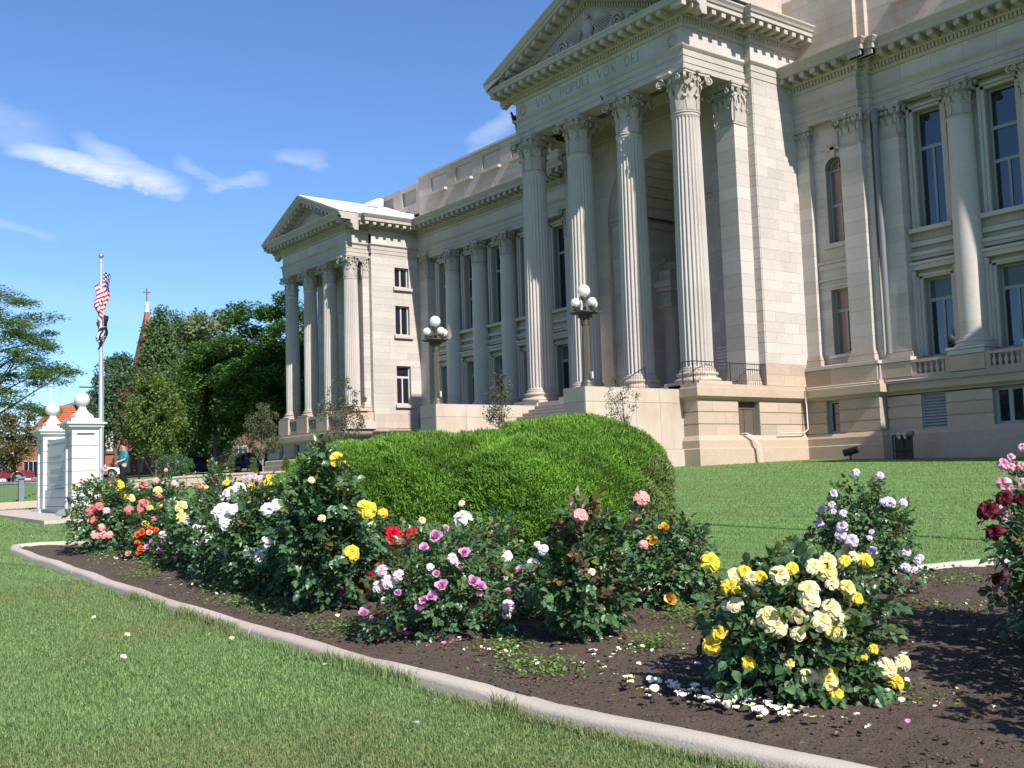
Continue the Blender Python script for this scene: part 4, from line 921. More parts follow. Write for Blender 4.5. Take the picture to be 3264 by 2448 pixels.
# ---------------------------------------------------------------- grass
GRASS = mat('grass_blade', (.18, .275, .10), .75, .25, tint=.7, trans=.25, stain=.0)
def grass_color(m):   # greener and drier patches belong to the lawn itself
    t = m.node_tree; b = t.nodes['Principled BSDF']; L = t.links.new; src = b.inputs['Base Color'].links[0].from_socket
    geo = t.nodes.new('ShaderNodeNewGeometry'); n = t.nodes.new('ShaderNodeTexNoise'); n.inputs['Scale'].default_value = .55; n.inputs['Detail'].default_value = 5; n.inputs['Roughness'].default_value = .6; L(geo.outputs['Position'], n.inputs[0])
    a = t.nodes.new('ShaderNodeAttribute'); a.attribute_name = 'tint'
    s = t.nodes.new('ShaderNodeMath'); s.operation = 'MULTIPLY_ADD'; s.inputs[1].default_value = .32; L(a.outputs['Fac'], s.inputs[0]); L(n.outputs[0], s.inputs[2])
    r = t.nodes.new('ShaderNodeMapRange'); r.inputs[1].default_value = .68; r.inputs[2].default_value = .95; r.inputs[4].default_value = .85
    sx = t.nodes.new('ShaderNodeSeparateXYZ'); L(geo.outputs['Position'], sx.inputs[0]); dr = t.nodes.new('ShaderNodeMapRange'); dr.inputs[1].default_value = -7; dr.inputs[2].default_value = -3.2; dr.inputs[4].default_value = .24; L(sx.outputs[0], dr.inputs[0])
    ad = t.nodes.new('ShaderNodeMath'); ad.operation = 'ADD'; L(s.outputs[0], ad.inputs[0]); L(dr.outputs[0], ad.inputs[1]); L(ad.outputs[0], r.inputs[0])
    mx_ = t.nodes.new('ShaderNodeMix'); mx_.data_type = 'RGBA'; L(r.outputs[0], mx_.inputs[0]); L(src, mx_.inputs[6]); mx_.inputs[7].default_value = (.26, .23, .11, 1); L(mx_.outputs[2], b.inputs['Base Color'])
grass_color(GRASS)
def blades(P, h, w, lean, mat_, name, up=None, seg2=True):
    """P (n,3) roots; curved blades, 3 tris each"""
    n = len(P); a = RNG.uniform(0, 6.283, n); dx, dy = np.cos(a), np.sin(a); la = RNG.normal(0, lean, n); lb = RNG.uniform(0, 6.283, n)
    lx, ly = np.abs(la)*np.cos(lb), np.abs(la)*np.sin(lb)
    sx, sy = dx*w/2, dy*w/2; z0 = P[:, 2]
    v0 = np.stack([P[:, 0]-sx, P[:, 1]-sy, z0], -1); v1 = np.stack([P[:, 0]+sx, P[:, 1]+sy, z0], -1)
    m_ = np.stack([P[:, 0]+lx*h*.35, P[:, 1]+ly*h*.35, z0+h*.6], -1); v2 = m_+np.stack([sx, sy, 0*sx], -1)*.8; v3 = m_-np.stack([sx, sy, 0*sx], -1)*.8
    v4 = np.stack([P[:, 0]+lx*h, P[:, 1]+ly*h, z0+h*np.clip(1-.35*np.abs(la), .4, 1)], -1)
    if seg2:
        V = np.stack([v0, v1, v2, v3, v4], 1).reshape(-1, 3); b = np.arange(n)*5
        F = np.concatenate([np.stack([b, b+1, b+2], -1), np.stack([b, b+2, b+3], -1), np.stack([b+3, b+2, b+4], -1)]); tn = RNG.random(n); T = np.concatenate([tn]*3)
    else:
        V = np.stack([v0, v1, v4], 1).reshape(-1, 3); b = np.arange(n)*3; F = np.stack([b, b+1, b+2], -1); T = RNG.random(n)
    return mesh_np(name, V, F, mat_, tint=T)
def visible(x, y, z=None, m=120):
    z = gz(x, y) if z is None else z
    d = x*fw.x+y*fw.y+z*fw.z; u = 1632+FPX*(x*rt.x+y*rt.y+z*rt.z)/np.maximum(d, .1); v = 1224-FPX*(x*up.x+y*up.y+z*up.z)/np.maximum(d, .1)
    return (d > .5) & (u > -m) & (u < 3264+m) & (v > -m) & (v < 2448+m+150)
def sample_lawn(n, x0, x1, y0, y1, density):
    x = RNG.uniform(x0, x1, n); y = RNG.uniform(y0, y1, n); d = np.hypot(x, y); k = (RNG.random(n) < density(d)) & visible(x, y)
    x, y = x[k], y[k]; k = ~inside(x, y); x, y = x[k], y[k]; k = seg_dist(x, y, BED) > .115; x, y = x[k], y[k]; k = seg_dist(x, y, BACK) > .115; x, y = x[k], y[k]
    return x, y
x, y = sample_lawn(1500000, -13, 1, .6, 8.5, lambda d: np.clip(5.2/np.maximum(d, 2.2), 0, 1)**1.6)
h = RNG.uniform(.018, .042, len(x))*(1+.35*nfun(x, y, 2.2, 9)); P = np.stack([x, y, gz(x, y)-.004], -1)
edge = seg_dist(x, y, BED) < .2; h = np.where(edge, h*1.9, h)
tag(link('near_grass', blades(P, h, RNG.uniform(.003, .0055, len(x)), .75, GRASS, 'near_grass')), 'short green lawn grass with dry patches in front of the kerb', 'grass', kind='stuff')
x, y = sample_lawn(1200000, -46, -1, .5, 38, lambda d: np.clip(13/np.maximum(d, 7), 0, 1)**1.5*.8*(d > 6.5))
P = np.stack([x, y, gz(x, y)-.004], -1); hh = np.hypot(x, y)
tag(link('far_grass', blades(P, RNG.uniform(.02, .045, len(x)), .004+.0007*hh, .7, GRASS, 'far_grass', seg2=False)), 'mown green lawn rising to the courthouse wall', 'grass', kind='stuff')
# longer tufts creeping over the kerb
x = RNG.uniform(-11, 0, 5200); yk = np.interp(x, [a for a, b in BED], [b for a, b in BED]); k = nfun(x, x*0, 3, 12) > .05; x = x[k]; y = yk[k]-.115+RNG.normal(0, .018, k.sum())
tag(link('kerb_tufts', blades(np.stack([x, y, gz(x, y)], -1), RNG.uniform(.05, .13, len(x)), .006, .5, GRASS, 'kerb_tufts')), 'longer grass tufts standing against the front kerb', 'grass', kind='stuff')

# ---------------------------------------------------------------- foliage tools
def leafcloud(Cn, size, aspect, nrm=None, flat=0.0, name='foliage', mat_=None, curl=.25):
    """pointed quads (rhombs) folded at the middle; Cn (n,3)"""
    n = len(Cn); a = RNG.normal(0, 1, (n, 3)); a[:, 2] *= (1-flat*.6); a /= np.linalg.norm(a, axis=1)[:, None]
    if nrm is None:
        nr = RNG.normal(0, 1, (n, 3)); nr[:, 2] = np.abs(nr[:, 2])+flat*2
    else: nr = nrm+RNG.normal(0, .55, (n, 3))
    nr /= np.linalg.norm(nr, axis=1)[:, None]; b = np.cross(nr, a); b /= np.maximum(np.linalg.norm(b, axis=1)[:, None], 1e-6); a = np.cross(b, nr)
    s = (np.asarray(size)*np.ones(n))[:, None]; L = a*s; Wd = b*s*aspect
    V = np.stack([Cn-L*.5, Cn+Wd*.5+nr*s*curl*.3, Cn+L*.5-nr*s*curl*.3, Cn-Wd*.5+nr*s*curl*.3], 1).reshape(-1, 3); q = np.arange(n)*4
    F = np.concatenate([np.stack([q, q+1, q+2], -1), np.stack([q, q+2, q+3], -1)]); tn = RNG.random(n)
    return mesh_np(name, V, F, mat_, tint=np.concatenate([tn, tn]))
def foliage_mat(name, c, tint=.45, rough=.55, trans=.3, rnd=0.0): return mat(name, c, rough, .35, tint=tint, trans=trans, obj_rand=rnd)
BARK = mat('bark', (.13, .10, .08), .95, .1, var=.3, vscale=9, bump=.5)
BARKP = mat('pale_bark', (.30, .26, .21), .9, .1, var=.2, vscale=9)
def limb(m, a, b, r0, r1, bend, rs, n=6):
    a, b = Vector(a), Vector(b); side = Vector((rs.uniform(-1, 1), rs.uniform(-1, 1), rs.uniform(-.3, .3)))*bend*(b-a).length
    pts = [a.lerp(b, i/n)+side*math.sin(math.pi*i/n)*.5 for i in range(n+1)]; m.tube(pts, r0, 7, t=rs.random(), r1=r1); return pts
def tree(name, label, base, h, rx, ry, z0, mat_, leaf, n, clumps, cr, seed, flat=0.0, bark=BARK, aspect=.55, tr=.18, shape=1.0, cat='tree', group=None, limbs=9, cz=1.0, lean=(0, 0), sx=(0, 0)):
    """trunk with limbs that reach the foliage clumps; crown between z0 and h above the base"""
    rs = random.Random(seed); bx, by = base; bz = gzf(bx, by)-.05; g = empty(name, (bx, by, bz)); tag(g, label, cat, group)
    cen = []; c_z = (z0+h)/2; rz = (h-z0)/2
    while len(cen) < clumps:
        p = np.array([rs.uniform(-1, 1), rs.uniform(-1, 1), rs.uniform(-1, 1)]); d = np.linalg.norm(p)
        if d > 1 or d < .25 and rs.random() < .6: continue
        wz = 1-(abs(p[2])**2.2)*(0 if shape == 1 else 1)
        taper = 1.0 if shape == 1 else (1-(p[2]+1)/2*shape)
        cen.append((p[0]*rx*taper+sx[0]*(p[2]+1)/2+lean[0]*.3, p[1]*ry*taper+sx[1]*(p[2]+1)/2, c_z+p[2]*rz))
    cen = np.array(cen)
    tb = MB(); top = (lean[0], lean[1], z0+(h-z0)*.62); tp = limb(tb, (0, 0, -.2), top, tr, tr*.35, .04, rs, 8)
    for i in range(limbs):
        c = cen[i*len(cen)//limbs]; s = tp[min(8, 2+int(6*i/limbs))]
        if c[2] < s[2]: s = tp[max(1, int(8*max(.15, c[2]*.6/max(.1, top[2]))))] if c[2] > 0 else s
        q = limb(tb, s, c, tr*.38, tr*.08, .12, rs)
        for k in range(2):
            c2 = cen[rs.randrange(len(cen))]
            if np.linalg.norm(c2-c) < cr*5: limb(tb, q[3], c2, tr*.15, tr*.05, .1, rs, 4)
    tb.build('trunk', bark, g)
    per = RNG.multinomial(n, np.ones(clumps)/clumps); P = []
    for c, k in zip(cen, per):
        rr = cr*rs.uniform(.6, 1.35); q = RNG.normal(0, 1, (k, 3)); q /= np.maximum(1e-6, np.linalg.norm(q, axis=1))[:, None]; q *= (RNG.random(k)**.5)[:, None]*rr; q[:, 2] *= cz; P.append(q+c)
    P = np.concatenate(P); link('crown', leafcloud(P, leaf*RNG.uniform(.7, 1.3, len(P)), aspect, flat=flat, name='crown', mat_=mat_), g)
    return g
F_DARK = foliage_mat('deep_green_leaves', (.072, .145, .030)); F_MID = foliage_mat('mid_green_leaves', (.095, .155, .055)); F_PALE = foliage_mat('pale_green_leaves', (.16, .20, .09))
F_BLUE = foliage_mat('blue_green_leaves', (.08, .145, .065)); F_LOC = foliage_mat('locust_leaves', (.12, .19, .055), trans=.4); F_RED = foliage_mat('bronze_green_leaves', (.13, .115, .045), tint=.6); F_YEL = foliage_mat('yellow_green_leaves', (.11, .165, .035), tint=.65)
F_SAP = foliage_mat('sapling_leaves', (.10, .105, .055), tint=.55); F_BACK = foliage_mat('street_tree_leaves', (.05, .09, .025))
G1 = 'street trees beyond the retaining wall'
tree('conifer_like_tree', 'tallest loose grey-green tree in front of the church spire', (-109.5, 38.1), 17.3, 3.1, 3.5, 3.0, F_MID, .32, 26000, 110, 1.0, 1, group=G1, tr=.28, shape=.75)
tree('slender_tree', 'narrow wispy tree top just right of the church spire', (-112, 40.9), 17.6, 1.7, 1.7, 4, F_MID, .24, 8000, 40, .75, 21, group=G1, tr=.2, shape=.6)
tree('street_tree', 'lower dense dark tree directly right of the flagpole', (-107.5, 33.3), 12.0, 3.1, 3.1, 3.0, F_BLUE, .3, 22000, 80, 1.0, 2, group=G1, tr=.22, shape=.45)
tree('street_tree', 'rounded pale green tree with two crowns behind the dark ones', (-113.5, 45), 18.0, 5.2, 5.2, 3.4, F_PALE, .42, 26000, 80, 1.35, 3, group=G1, tr=.3, limbs=14)
tree('street_tree', 'broad deep green tree overlapping the left wing columns', (-85.6, 39.5), 15.2, 4.6, 4.6, 3.0, F_DARK, .30, 46000, 130, 1.35, 4, group=G1, tr=.3, flat=.5, cz=.6, limbs=14)
tree('street_tree', 'deep green tree left of the broad one, over the dark parked cars', (-92.5, 37.4), 12.2, 3.8, 3.8, 2.9, F_DARK, .28, 34000, 100, 1.2, 5, group=G1, tr=.26, flat=.4, cz=.7)
tree('street_tree', 'shaded tree behind the left wing colonnade', (-93, 46), 12, 5, 5, 2.0, F_DARK, .36, 24000, 80, 1.5, 6, group=G1, tr=.3)
tree('street_tree', 'deep shaded undergrowth tree behind the parked cars', (-108.5, 41.5), 9.0, 5.0, 5.5, 2.2, F_DARK, .34, 26000, 80, 1.5, 61, group=G1, tr=.3)
tree('honey_locust', 'large airy honey locust reaching in from the left edge', (-62.8, 11.6), 11.0, 4.6, 5.3, 1.9, F_LOC, .17, 62000, 220, 1.0, 7, flat=.9, cz=.32, tr=.22, aspect=.4, limbs=18)
tree('small_tree', 'small bronze-leaved tree over the red pickup at the far left', (-57.5, 12.9), 3.9, 1.25, 1.25, .7, F_RED, .13, 6500, 45, .4, 8, tr=.06)
tree('maple_sapling', 'bushy young maple with bronze and yellow-green leaves beside the flagpole', (-45.9, 15.88), 5.0, 1.5, 1.5, 1.2, F_YEL, .125, 12000, 105, .36, 9, tr=.045, shape=.45, limbs=14)
tree('maple_sapling', 'bronze-tinted young maple behind the first one', (-47.6, 15.7), 4.9, 1.45, 1.45, 1.4, F_RED, .12, 7500, 80, .36, 91, tr=.04, shape=.5, limbs=12)
G2 = 'thin saplings in front of the courthouse'
tree('sapling', 'open wispy sapling in front of the left wing corner', (-53.2, 28.7), 5.6, 1.35, 1.35, .5, F_SAP, .13, 3300, 60, .34, 10, bark=BARK, tr=.05, group=G2, aspect=.4, limbs=20)
tree('sapling', 'pale-trunked young tree beside the navy van', (-56.2, 25.4), 4.0, 1.0, 1.0, .7, F_SAP, .11, 4200, 50, .32, 11, bark=BARKP, tr=.04, group=G2, limbs=12)
tree('sapling', 'leafy sapling before the left cheek wall of the steps', (-26.3, 19.6), 3.5, .42, .42, 1.2, F_SAP, .085, 1500, 40, .2, 12, tr=.025, group=G2, aspect=.4, limbs=16)
tree('sapling', 'sparse sapling in front of the right cheek wall by the lamp post', (-24.15, 22.6), 3.4, .48, .48, 1.1, F_SAP, .08, 900, 34, .2, 13, tr=.022, group=G2, aspect=.4, limbs=18)
for i, (x, y, hh_, lab) in enumerate(((-64.6, 27.0, 1.35, 'left of the two small clipped evergreens behind the handrail'), (-63.7, 28.1, 1.3, 'right-hand of the two small clipped evergreens behind the handrail'), (-62.6, 29.8, 1.25, 'small clipped evergreen in front of the navy van'))):
    tree('evergreen_shrub', lab, (x, y), hh_, .35, .35, .1, F_YEL, .06, 3000, 30, .14, 30+i, tr=.03, cat='shrub', shape=.8, limbs=4)
tree('spruce_shrub', 'low blue-green spruce between the person and the grey cabinet', (-57.8, 20.9), 1.45, 1.2, 1.0, .05, F_BLUE, .09, 7000, 60, .3, 41, tr=.04, cat='shrub', limbs=8)
for i, (x, y, hh_) in enumerate(((-30, -48, 11), (-62, -40, 12), (-12, -52, 10))):
    tree('street_tree', ['street tree across the road behind the photographer, first', 'street tree across the road behind the photographer, furthest along', 'street tree across the road behind the photographer, nearest'][i], (x, y), hh_, 4, 4, 3, F_BACK, .5, 5000, 40, 1.5, 50+i, tr=.3, limbs=8)

# ---------------------------------------------------------------- juniper
JG = empty('juniper_shrub', (-11.2, 8.6, gzf(-11.2, 8.6))); tag(JG, 'big clipped bright green juniper with two rounded lobes behind the rose bed', 'shrub')
LOBES = [(-10.75, 9.0, -.30, 1.27, 1.34, 1.06), (-10.55, 8.2, -.35, 1.12, 1.1, .84), (-11.2, 8.1, -.35, 1.1, 1.0, .95), (-11.6, 7.3, -.35, 1.15, 1.05, .95), (-12.0, 6.65, -.35, 1.05, .85, .86), (-12.45, 6.15, -.45, .85, .5, .62)]
P_, N_ = [], []
for (cx, cy, cz0, rx, ry, rz) in LOBES:
    n = int(56000*(rx*ry+rz*(rx+ry)/2)); q = RNG.normal(0, 1, (n, 3)); q[:, 2] = np.where(q[:, 2] < -.5, np.abs(q[:, 2]), q[:, 2]); q /= np.linalg.norm(q, axis=1)[:, None]
    wob = 1+.055*nfun(q[:, 0]*5+cx*3, q[:, 1]*5+q[:, 2]*6, 2.0, 4)+.02*nfun(q[:, 0]*14, q[:, 2]*15+q[:, 1]*9, 2.0, 6)
    qp = np.sign(q)*np.abs(q)**.82; pos = np.stack([cx+qp[:, 0]*rx*wob, cy+qp[:, 1]*ry*wob, cz0+qp[:, 2]*rz*wob], -1)
    nr = q/np.array([rx, ry, rz]); nr /= np.linalg.norm(nr, axis=1)[:, None]; keep = np.ones(n, bool)
    for (ax, ay, az_, bx, by, bz) in LOBES:
        if (ax, ay) != (cx, cy): keep &= (((pos[:, 0]-ax)/bx)**2+((pos[:, 1]-ay)/by)**2+((pos[:, 2]-az_)/bz)**2) > .93
    P_.append(pos[keep]); N_.append(nr[keep])
P_, N_ = np.concatenate(P_), np.concatenate(N_)
k = (N_@np.array([-P_.mean(0)[0], -P_.mean(0)[1], 0])/14 > -.45) | (RNG.random(len(P_)) < .25); P_, N_ = P_[k], N_[k]
n = len(P_); D_ = N_*RNG.uniform(.15, .8, (n, 1))+np.array([0, 0, .55])+RNG.normal(0, .42, (n, 3)); D_ /= np.linalg.norm(D_, axis=1)[:, None]
P_ = P_-N_*RNG.uniform(0, .10, (n, 1))**1.0; Ls = RNG.uniform(.022, .066, n)[:, None]; S_ = np.cross(D_, RNG.normal(0, 1, (n, 3))); S_ /= np.linalg.norm(S_, axis=1)[:, None]; Wd = RNG.uniform(.005, .010, n)[:, None]
JUN = mat('juniper_sprays', (.145, .275, .036), .7, .25, tint=.5, trans=.25)
JUNB = mat('browned_juniper_sprays', (.16, .15, .07), .8, .2, tint=.4)
V = np.stack([P_-S_*Wd*.5, P_+S_*Wd*.5, P_+D_*Ls*.5+S_*Wd*.8, P_+D_*Ls, P_+D_*Ls*.5-S_*Wd*.8], 1).reshape(-1, 3); b = np.arange(n)*5
F = np.concatenate([np.stack([b, b+1, b+2], -1), np.stack([b, b+2, b+4], -1), np.stack([b+4, b+2, b+3], -1)]); tn = np.clip(RNG.random(n)*.55+.22+.45*nfun(P_[:, 0]*1.7, P_[:, 1]*1.7+P_[:, 2]*2.4, 2.3, 31), 0, 1); dead = (((P_[:, 0]+9.9)**2+(P_[:, 1]-9.6)**2+(P_[:, 2]+.35)**2) < .42) & (RNG.random(n) < .55)
o = link('sprays', mesh_np('sprays', V-np.array(JG.location), F, [JUN, JUNB], tint=np.concatenate([tn]*3), idx=np.concatenate([dead]*3).astype(int)), JG); tag(o, kind='stuff')
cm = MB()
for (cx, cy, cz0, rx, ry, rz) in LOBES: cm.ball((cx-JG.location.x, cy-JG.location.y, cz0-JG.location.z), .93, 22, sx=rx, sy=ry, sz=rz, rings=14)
cm.build('dark_core', mat('juniper_dark_core', (.03, .042, .014), .95, .05, var=.5, vscale=9), JG)  # dark filler under the sprays, inner shade put into its colour
BLOOMS = {
 'yel_cream': (-3.95, 4.97, 0.73, 0.56, [(0.313,-0.248,0.697,'c',0.036), (0.354,-0.2,0.678,'m',0.048), (0.333,-0.158,0.721,'c',0.036), (0.373,-0.058,0.709,'y',0.027), (0.366,0.023,0.727,'c',0.027), (0.389,0.09,0.705,'y',0.034), (0.334,-0.333,0.583,'c',0.047), (0.344,-0.341,0.532,'c',0.044), (0.216,-0.407,0.664,'c',0.041), (0.251,-0.348,0.687,'y',0.027), (0.052,-0.491,0.673,'y',0.03), (0.013,-0.52,0.65,'c',0.036), (0.009,-0.555,0.599,'y',0.039), (0.103,-0.499,0.641,'c',0.033), (0.143,-0.474,0.647,'y',0.027), (0.053,-0.576,0.516,'f',0.036), (0.004,-0.592,0.502,'f',0.024), (0.195,-0.508,0.45,'c',0.044), (0.231,-0.474,0.404,'c',0.047), (0.209,-0.496,0.474,'c',0.029), (0.307,-0.401,0.46,'t',0.035), (0.303,-0.395,0.367,'c',0.032), (0.405,-0.248,0.487,'c',0.044), (0.38,-0.295,0.432,'c',0.044), (0.407,-0.233,0.382,'m',0.05), (0.42,-0.216,0.439,'c',0.035), (0.429,-0.138,0.583,'m',0.035), (0.457,-0.095,0.528,'y',0.027), (0.391,-0.208,0.61,'c',0.03), (-0.042,-0.604,0.364,'y',0.036), (-0.092,-0.606,0.3,'y',0.045), (0.387,-0.227,0.158,'y',0.02), (0.366,-0.262,0.128,'m',0.046), (0.316,-0.347,0.151,'c',0.038), (0.381,-0.218,0.061,'y',0.035), (0.474,0.111,0.15,'c',0.042), (0.473,0.248,0.161,'c',0.036), (0.469,0.182,0.069,'y',0.036), (0.101,-0.548,0.215,'y',0.029), (0.263,-0.421,0.211,'m',0.023), (0.453,-0.062,0.222,'y',0.017), (0.471,0.005,0.256,'y',0.024), (0.426,-0.05,0.64,'b',0.012), (0.139,-0.542,0.415,'c',0.013)]),
 'coral': (-5.88, 5.08, 0.96, 0.41, [(0.317,0.274,0.98,'k',0.053), (0.234,-0.232,0.885,'k',0.05), (0.394,0.197,0.659,'k',0.033), (0.277,-0.242,0.726,'b',0.015), (0.346,0.215,0.817,'t',0.024), (0.041,-0.409,0.653,'w',0.031), (-0.012,-0.415,0.682,'w',0.019), (-0.051,-0.429,0.558,'w',0.035), (0.306,-0.208,0.498,'f',0.023)]),
 'yel_or': (-6.48, 6.47, 0.73, 0.36, [(0.344,0.161,0.375,'y',0.066), (0.232,-0.186,0.081,'a',0.068), (0.217,-0.205,0.639,'g',0.041), (0.169,-0.291,0.535,'g',0.045), (0.283,0.029,0.696,'b',0.018)]),
 'lilac': (-6.94, 4.57, 0.75, 0.59, [(0.326,-0.264,0.715,'l',0.051), (0.327,-0.175,0.766,'l',0.025), (0.309,-0.352,0.639,'l',0.034), (0.49,-0.139,0.599,'l',0.04), (0.461,-0.212,0.572,'p',0.032), (0.37,-0.347,0.514,'w',0.023), (0.405,-0.314,0.457,'l',0.031), (0.422,-0.284,0.376,'l',0.044), (0.535,-0.098,0.395,'l',0.044), (0.55,-0.046,0.355,'l',0.04), (0.364,-0.34,0.298,'l',0.039), (0.321,-0.38,0.279,'l',0.032), (0.303,-0.389,0.219,'l',0.039), (0.099,-0.533,0.418,'p',0.041), (0.045,-0.551,0.493,'p',0.037), (0.015,-0.56,0.383,'p',0.037), (0.184,-0.493,0.46,'p',0.034), (0.173,-0.49,0.322,'l',0.028), (0.053,-0.542,0.279,'p',0.02), (-0.16,-0.578,0.164,'l',0.042), (-0.071,-0.568,0.142,'l',0.016), (0.54,-0.06,0.3,'l',0.023), (0.583,0.171,0.31,'l',0.02), (0.574,0.189,0.215,'p',0.037), (0.569,0.165,0.152,'p',0.029), (0.494,-0.178,0.523,'p',0.024)]),
 'blush': (-8.26, 5.97, 0.69, 0.32, [(-0.101,-0.233,0.7,'w',0.076), (-0.089,-0.236,0.831,'c',0.026), (-0.325,-0.525,0.685,'c',0.029), (0.139,-0.26,0.352,'c',0.041), (0.308,-0.039,0.359,'w',0.049), (-0.041,-0.168,0.791,'b',0.015)]),
 'red': (-8.74, 5.21, 0.68, 0.34, [(0.243,-0.137,0.599,'r',0.073), (0.321,0.018,0.582,'r',0.059), (0.211,-0.208,0.311,'r',0.056), (0.036,-0.309,0.173,'r',0.061), (0.096,-0.284,0.215,'r',0.041), (0.019,-0.308,0.046,'r',0.033), (0.208,-0.197,0.184,'r',0.036), (0.308,-0.078,0.512,'r',0.031)]),
 'tallyel': (-8.55, 4.41, 1.36, 0.42, [(0.378,-0.045,1.293,'y',0.055), (0.421,0.026,1.213,'b',0.017), (0.465,0.173,0.876,'y',0.065), (0.378,0.377,0.823,'y',0.039), (0.445,0.036,0.52,'y',0.055), (0.425,-0.076,1.019,'b',0.017), (0.222,-0.185,1.411,'b',0.012), (0.285,-0.248,1.115,'c',0.024), (0.401,-0.122,0.697,'b',0.017), (0.451,0.221,0.726,'c',0.029), (0.359,-0.193,0.798,'c',0.028)]),
 'white1': (-10.22, 4.56, 1.03, 0.34, [(0.346,-0.061,0.49,'w',0.066), (0.331,-0.078,0.436,'w',0.06), (0.222,-0.205,0.397,'w',0.049), (0.295,-0.121,0.362,'w',0.053), (0.348,-0.057,0.806,'w',0.055), (0.361,0.214,0.534,'w',0.05), (0.371,0.039,0.846,'w',0.055), (0.391,0.088,0.723,'w',0.039), (0.295,0.269,0.825,'y',0.039), (0.394,0.074,0.658,'y',0.031), (0.388,0.028,0.617,'y',0.024), (0.342,-0.026,0.292,'t',0.031), (-0.157,-0.322,0.804,'w',0.079), (-0.193,-0.366,0.783,'w',0.045), (0.054,-0.303,0.815,'w',0.047), (-0.017,-0.333,0.695,'w',0.061), (-0.046,-0.333,0.727,'w',0.05)]),
 'white2': (-12.37, 4.88, 0.92, 0.41, [(0.315,-0.187,0.486,'w',0.049), (0.344,-0.139,0.368,'w',0.052), (0.261,-0.22,0.32,'w',0.045), (0.23,-0.236,0.217,'w',0.045), (0.283,-0.19,0.229,'w',0.049), (0.426,-0.004,0.407,'w',0.045), (0.393,-0.072,0.404,'w',0.039), (0.034,-0.332,0.761,'m',0.059), (0.088,-0.339,0.632,'m',0.062), (0.162,-0.307,0.592,'w',0.036)]),
 'white0': (-12.03, 5.66, 0.99, 0.3, [(-0.285,-0.502,0.885,'w',0.081), (-0.232,-0.439,0.936,'w',0.067), (-0.175,-0.364,0.933,'w',0.054), (-0.327,-0.555,0.874,'w',0.047), (-0.374,-0.607,0.809,'w',0.04), (-0.126,-0.299,0.931,'y',0.067), (-0.16,-0.342,0.912,'y',0.047), (0.051,-0.206,0.986,'y',0.043), (-0.005,-0.158,1.052,'y',0.027), (-0.148,-0.345,1.053,'p',0.03), (-0.107,-0.292,1.058,'p',0.035), (-0.067,-0.238,1.046,'p',0.027), (-0.189,-0.399,1.049,'p',0.022)]),
 'orange': (-14.37, 4.8, 0.39, 0.21, [(0.125,-0.12,0.312,'o',0.044), (0.16,-0.073,0.346,'o',0.051), (0.212,0.006,0.329,'e',0.044), (0.18,0.009,0.386,'o',0.037), (0.188,0.095,0.359,'o',0.037), (0.132,-0.122,0.203,'o',0.041), (0.161,-0.088,0.143,'o',0.044), (0.146,-0.098,0.093,'o',0.044), (-0.005,-0.187,0.071,'e',0.041), (0.179,-0.065,0.128,'e',0.037)]),
 'lilaclow': (-13.46, 4.87, 0.38, 0.29, [(0.069,-0.163,0.372,'p',0.039), (0.11,-0.207,0.162,'l',0.042), (0.247,-0.08,0.151,'l',0.042), (0.245,-0.072,0.088,'l',0.031), (-0.121,-0.275,0.207,'l',0.039), (-0.029,-0.257,0.278,'l',0.031), (0.147,-0.177,0.278,'k',0.035), (0.263,-0.064,0.24,'p',0.039), (0.299,0.008,0.23,'p',0.031), (0.23,-0.001,0.36,'l',0.031)]),
 'coralL': (-15.89, 4.68, 1.05, 0.39, [(0.295,-0.197,0.615,'s',0.06), (0.369,-0.119,0.658,'s',0.05), (0.396,0.292,0.594,'s',0.051), (0.446,0.491,0.657,'s',0.072), (0.311,-0.171,0.481,'s',0.047), (0.316,-0.142,0.276,'k',0.066), (0.374,-0.082,0.368,'k',0.055), (0.381,-0.054,0.265,'k',0.06), (0.415,0.013,0.262,'k',0.05), (0.427,-0.029,0.592,'p',0.039), (0.265,-0.211,0.459,'k',0.031)]),
 'yelL': (-16.06, 5.13, 0.95, 0.3, [(-0.129,-0.293,0.864,'y',0.066), (0.144,-0.175,0.923,'y',0.073), (0.314,-0.053,0.731,'m',0.052), (0.254,-0.13,0.75,'y',0.036), (-0.135,-0.291,0.791,'y',0.041), (-0.39,-0.641,0.903,'y',0.036), (-0.396,-0.607,0.607,'y',0.036)]),
 'pinkB': (-16.09, 5.61, 0.99, 0.38, [(0.071,-0.271,0.917,'s',0.053), (0.252,-0.141,0.961,'k',0.053), (-0.163,-0.335,0.847,'o',0.03), (0.34,-0.122,0.737,'s',0.033), (0.317,-0.13,0.819,'m',0.05), (0.341,-0.131,0.581,'y',0.058), (0.191,0.033,1.107,'k',0.03), (0.374,0.093,0.911,'p',0.033), (-0.459,-0.706,0.72,'s',0.034)]),
 'budtall': (-14.91, 6.03, 1.21, 0.3, [(-0.2,-0.408,1.015,'b',0.026), (-0.098,-0.281,1.058,'b',0.023), (0.126,-0.193,1.21,'b',0.022)]),
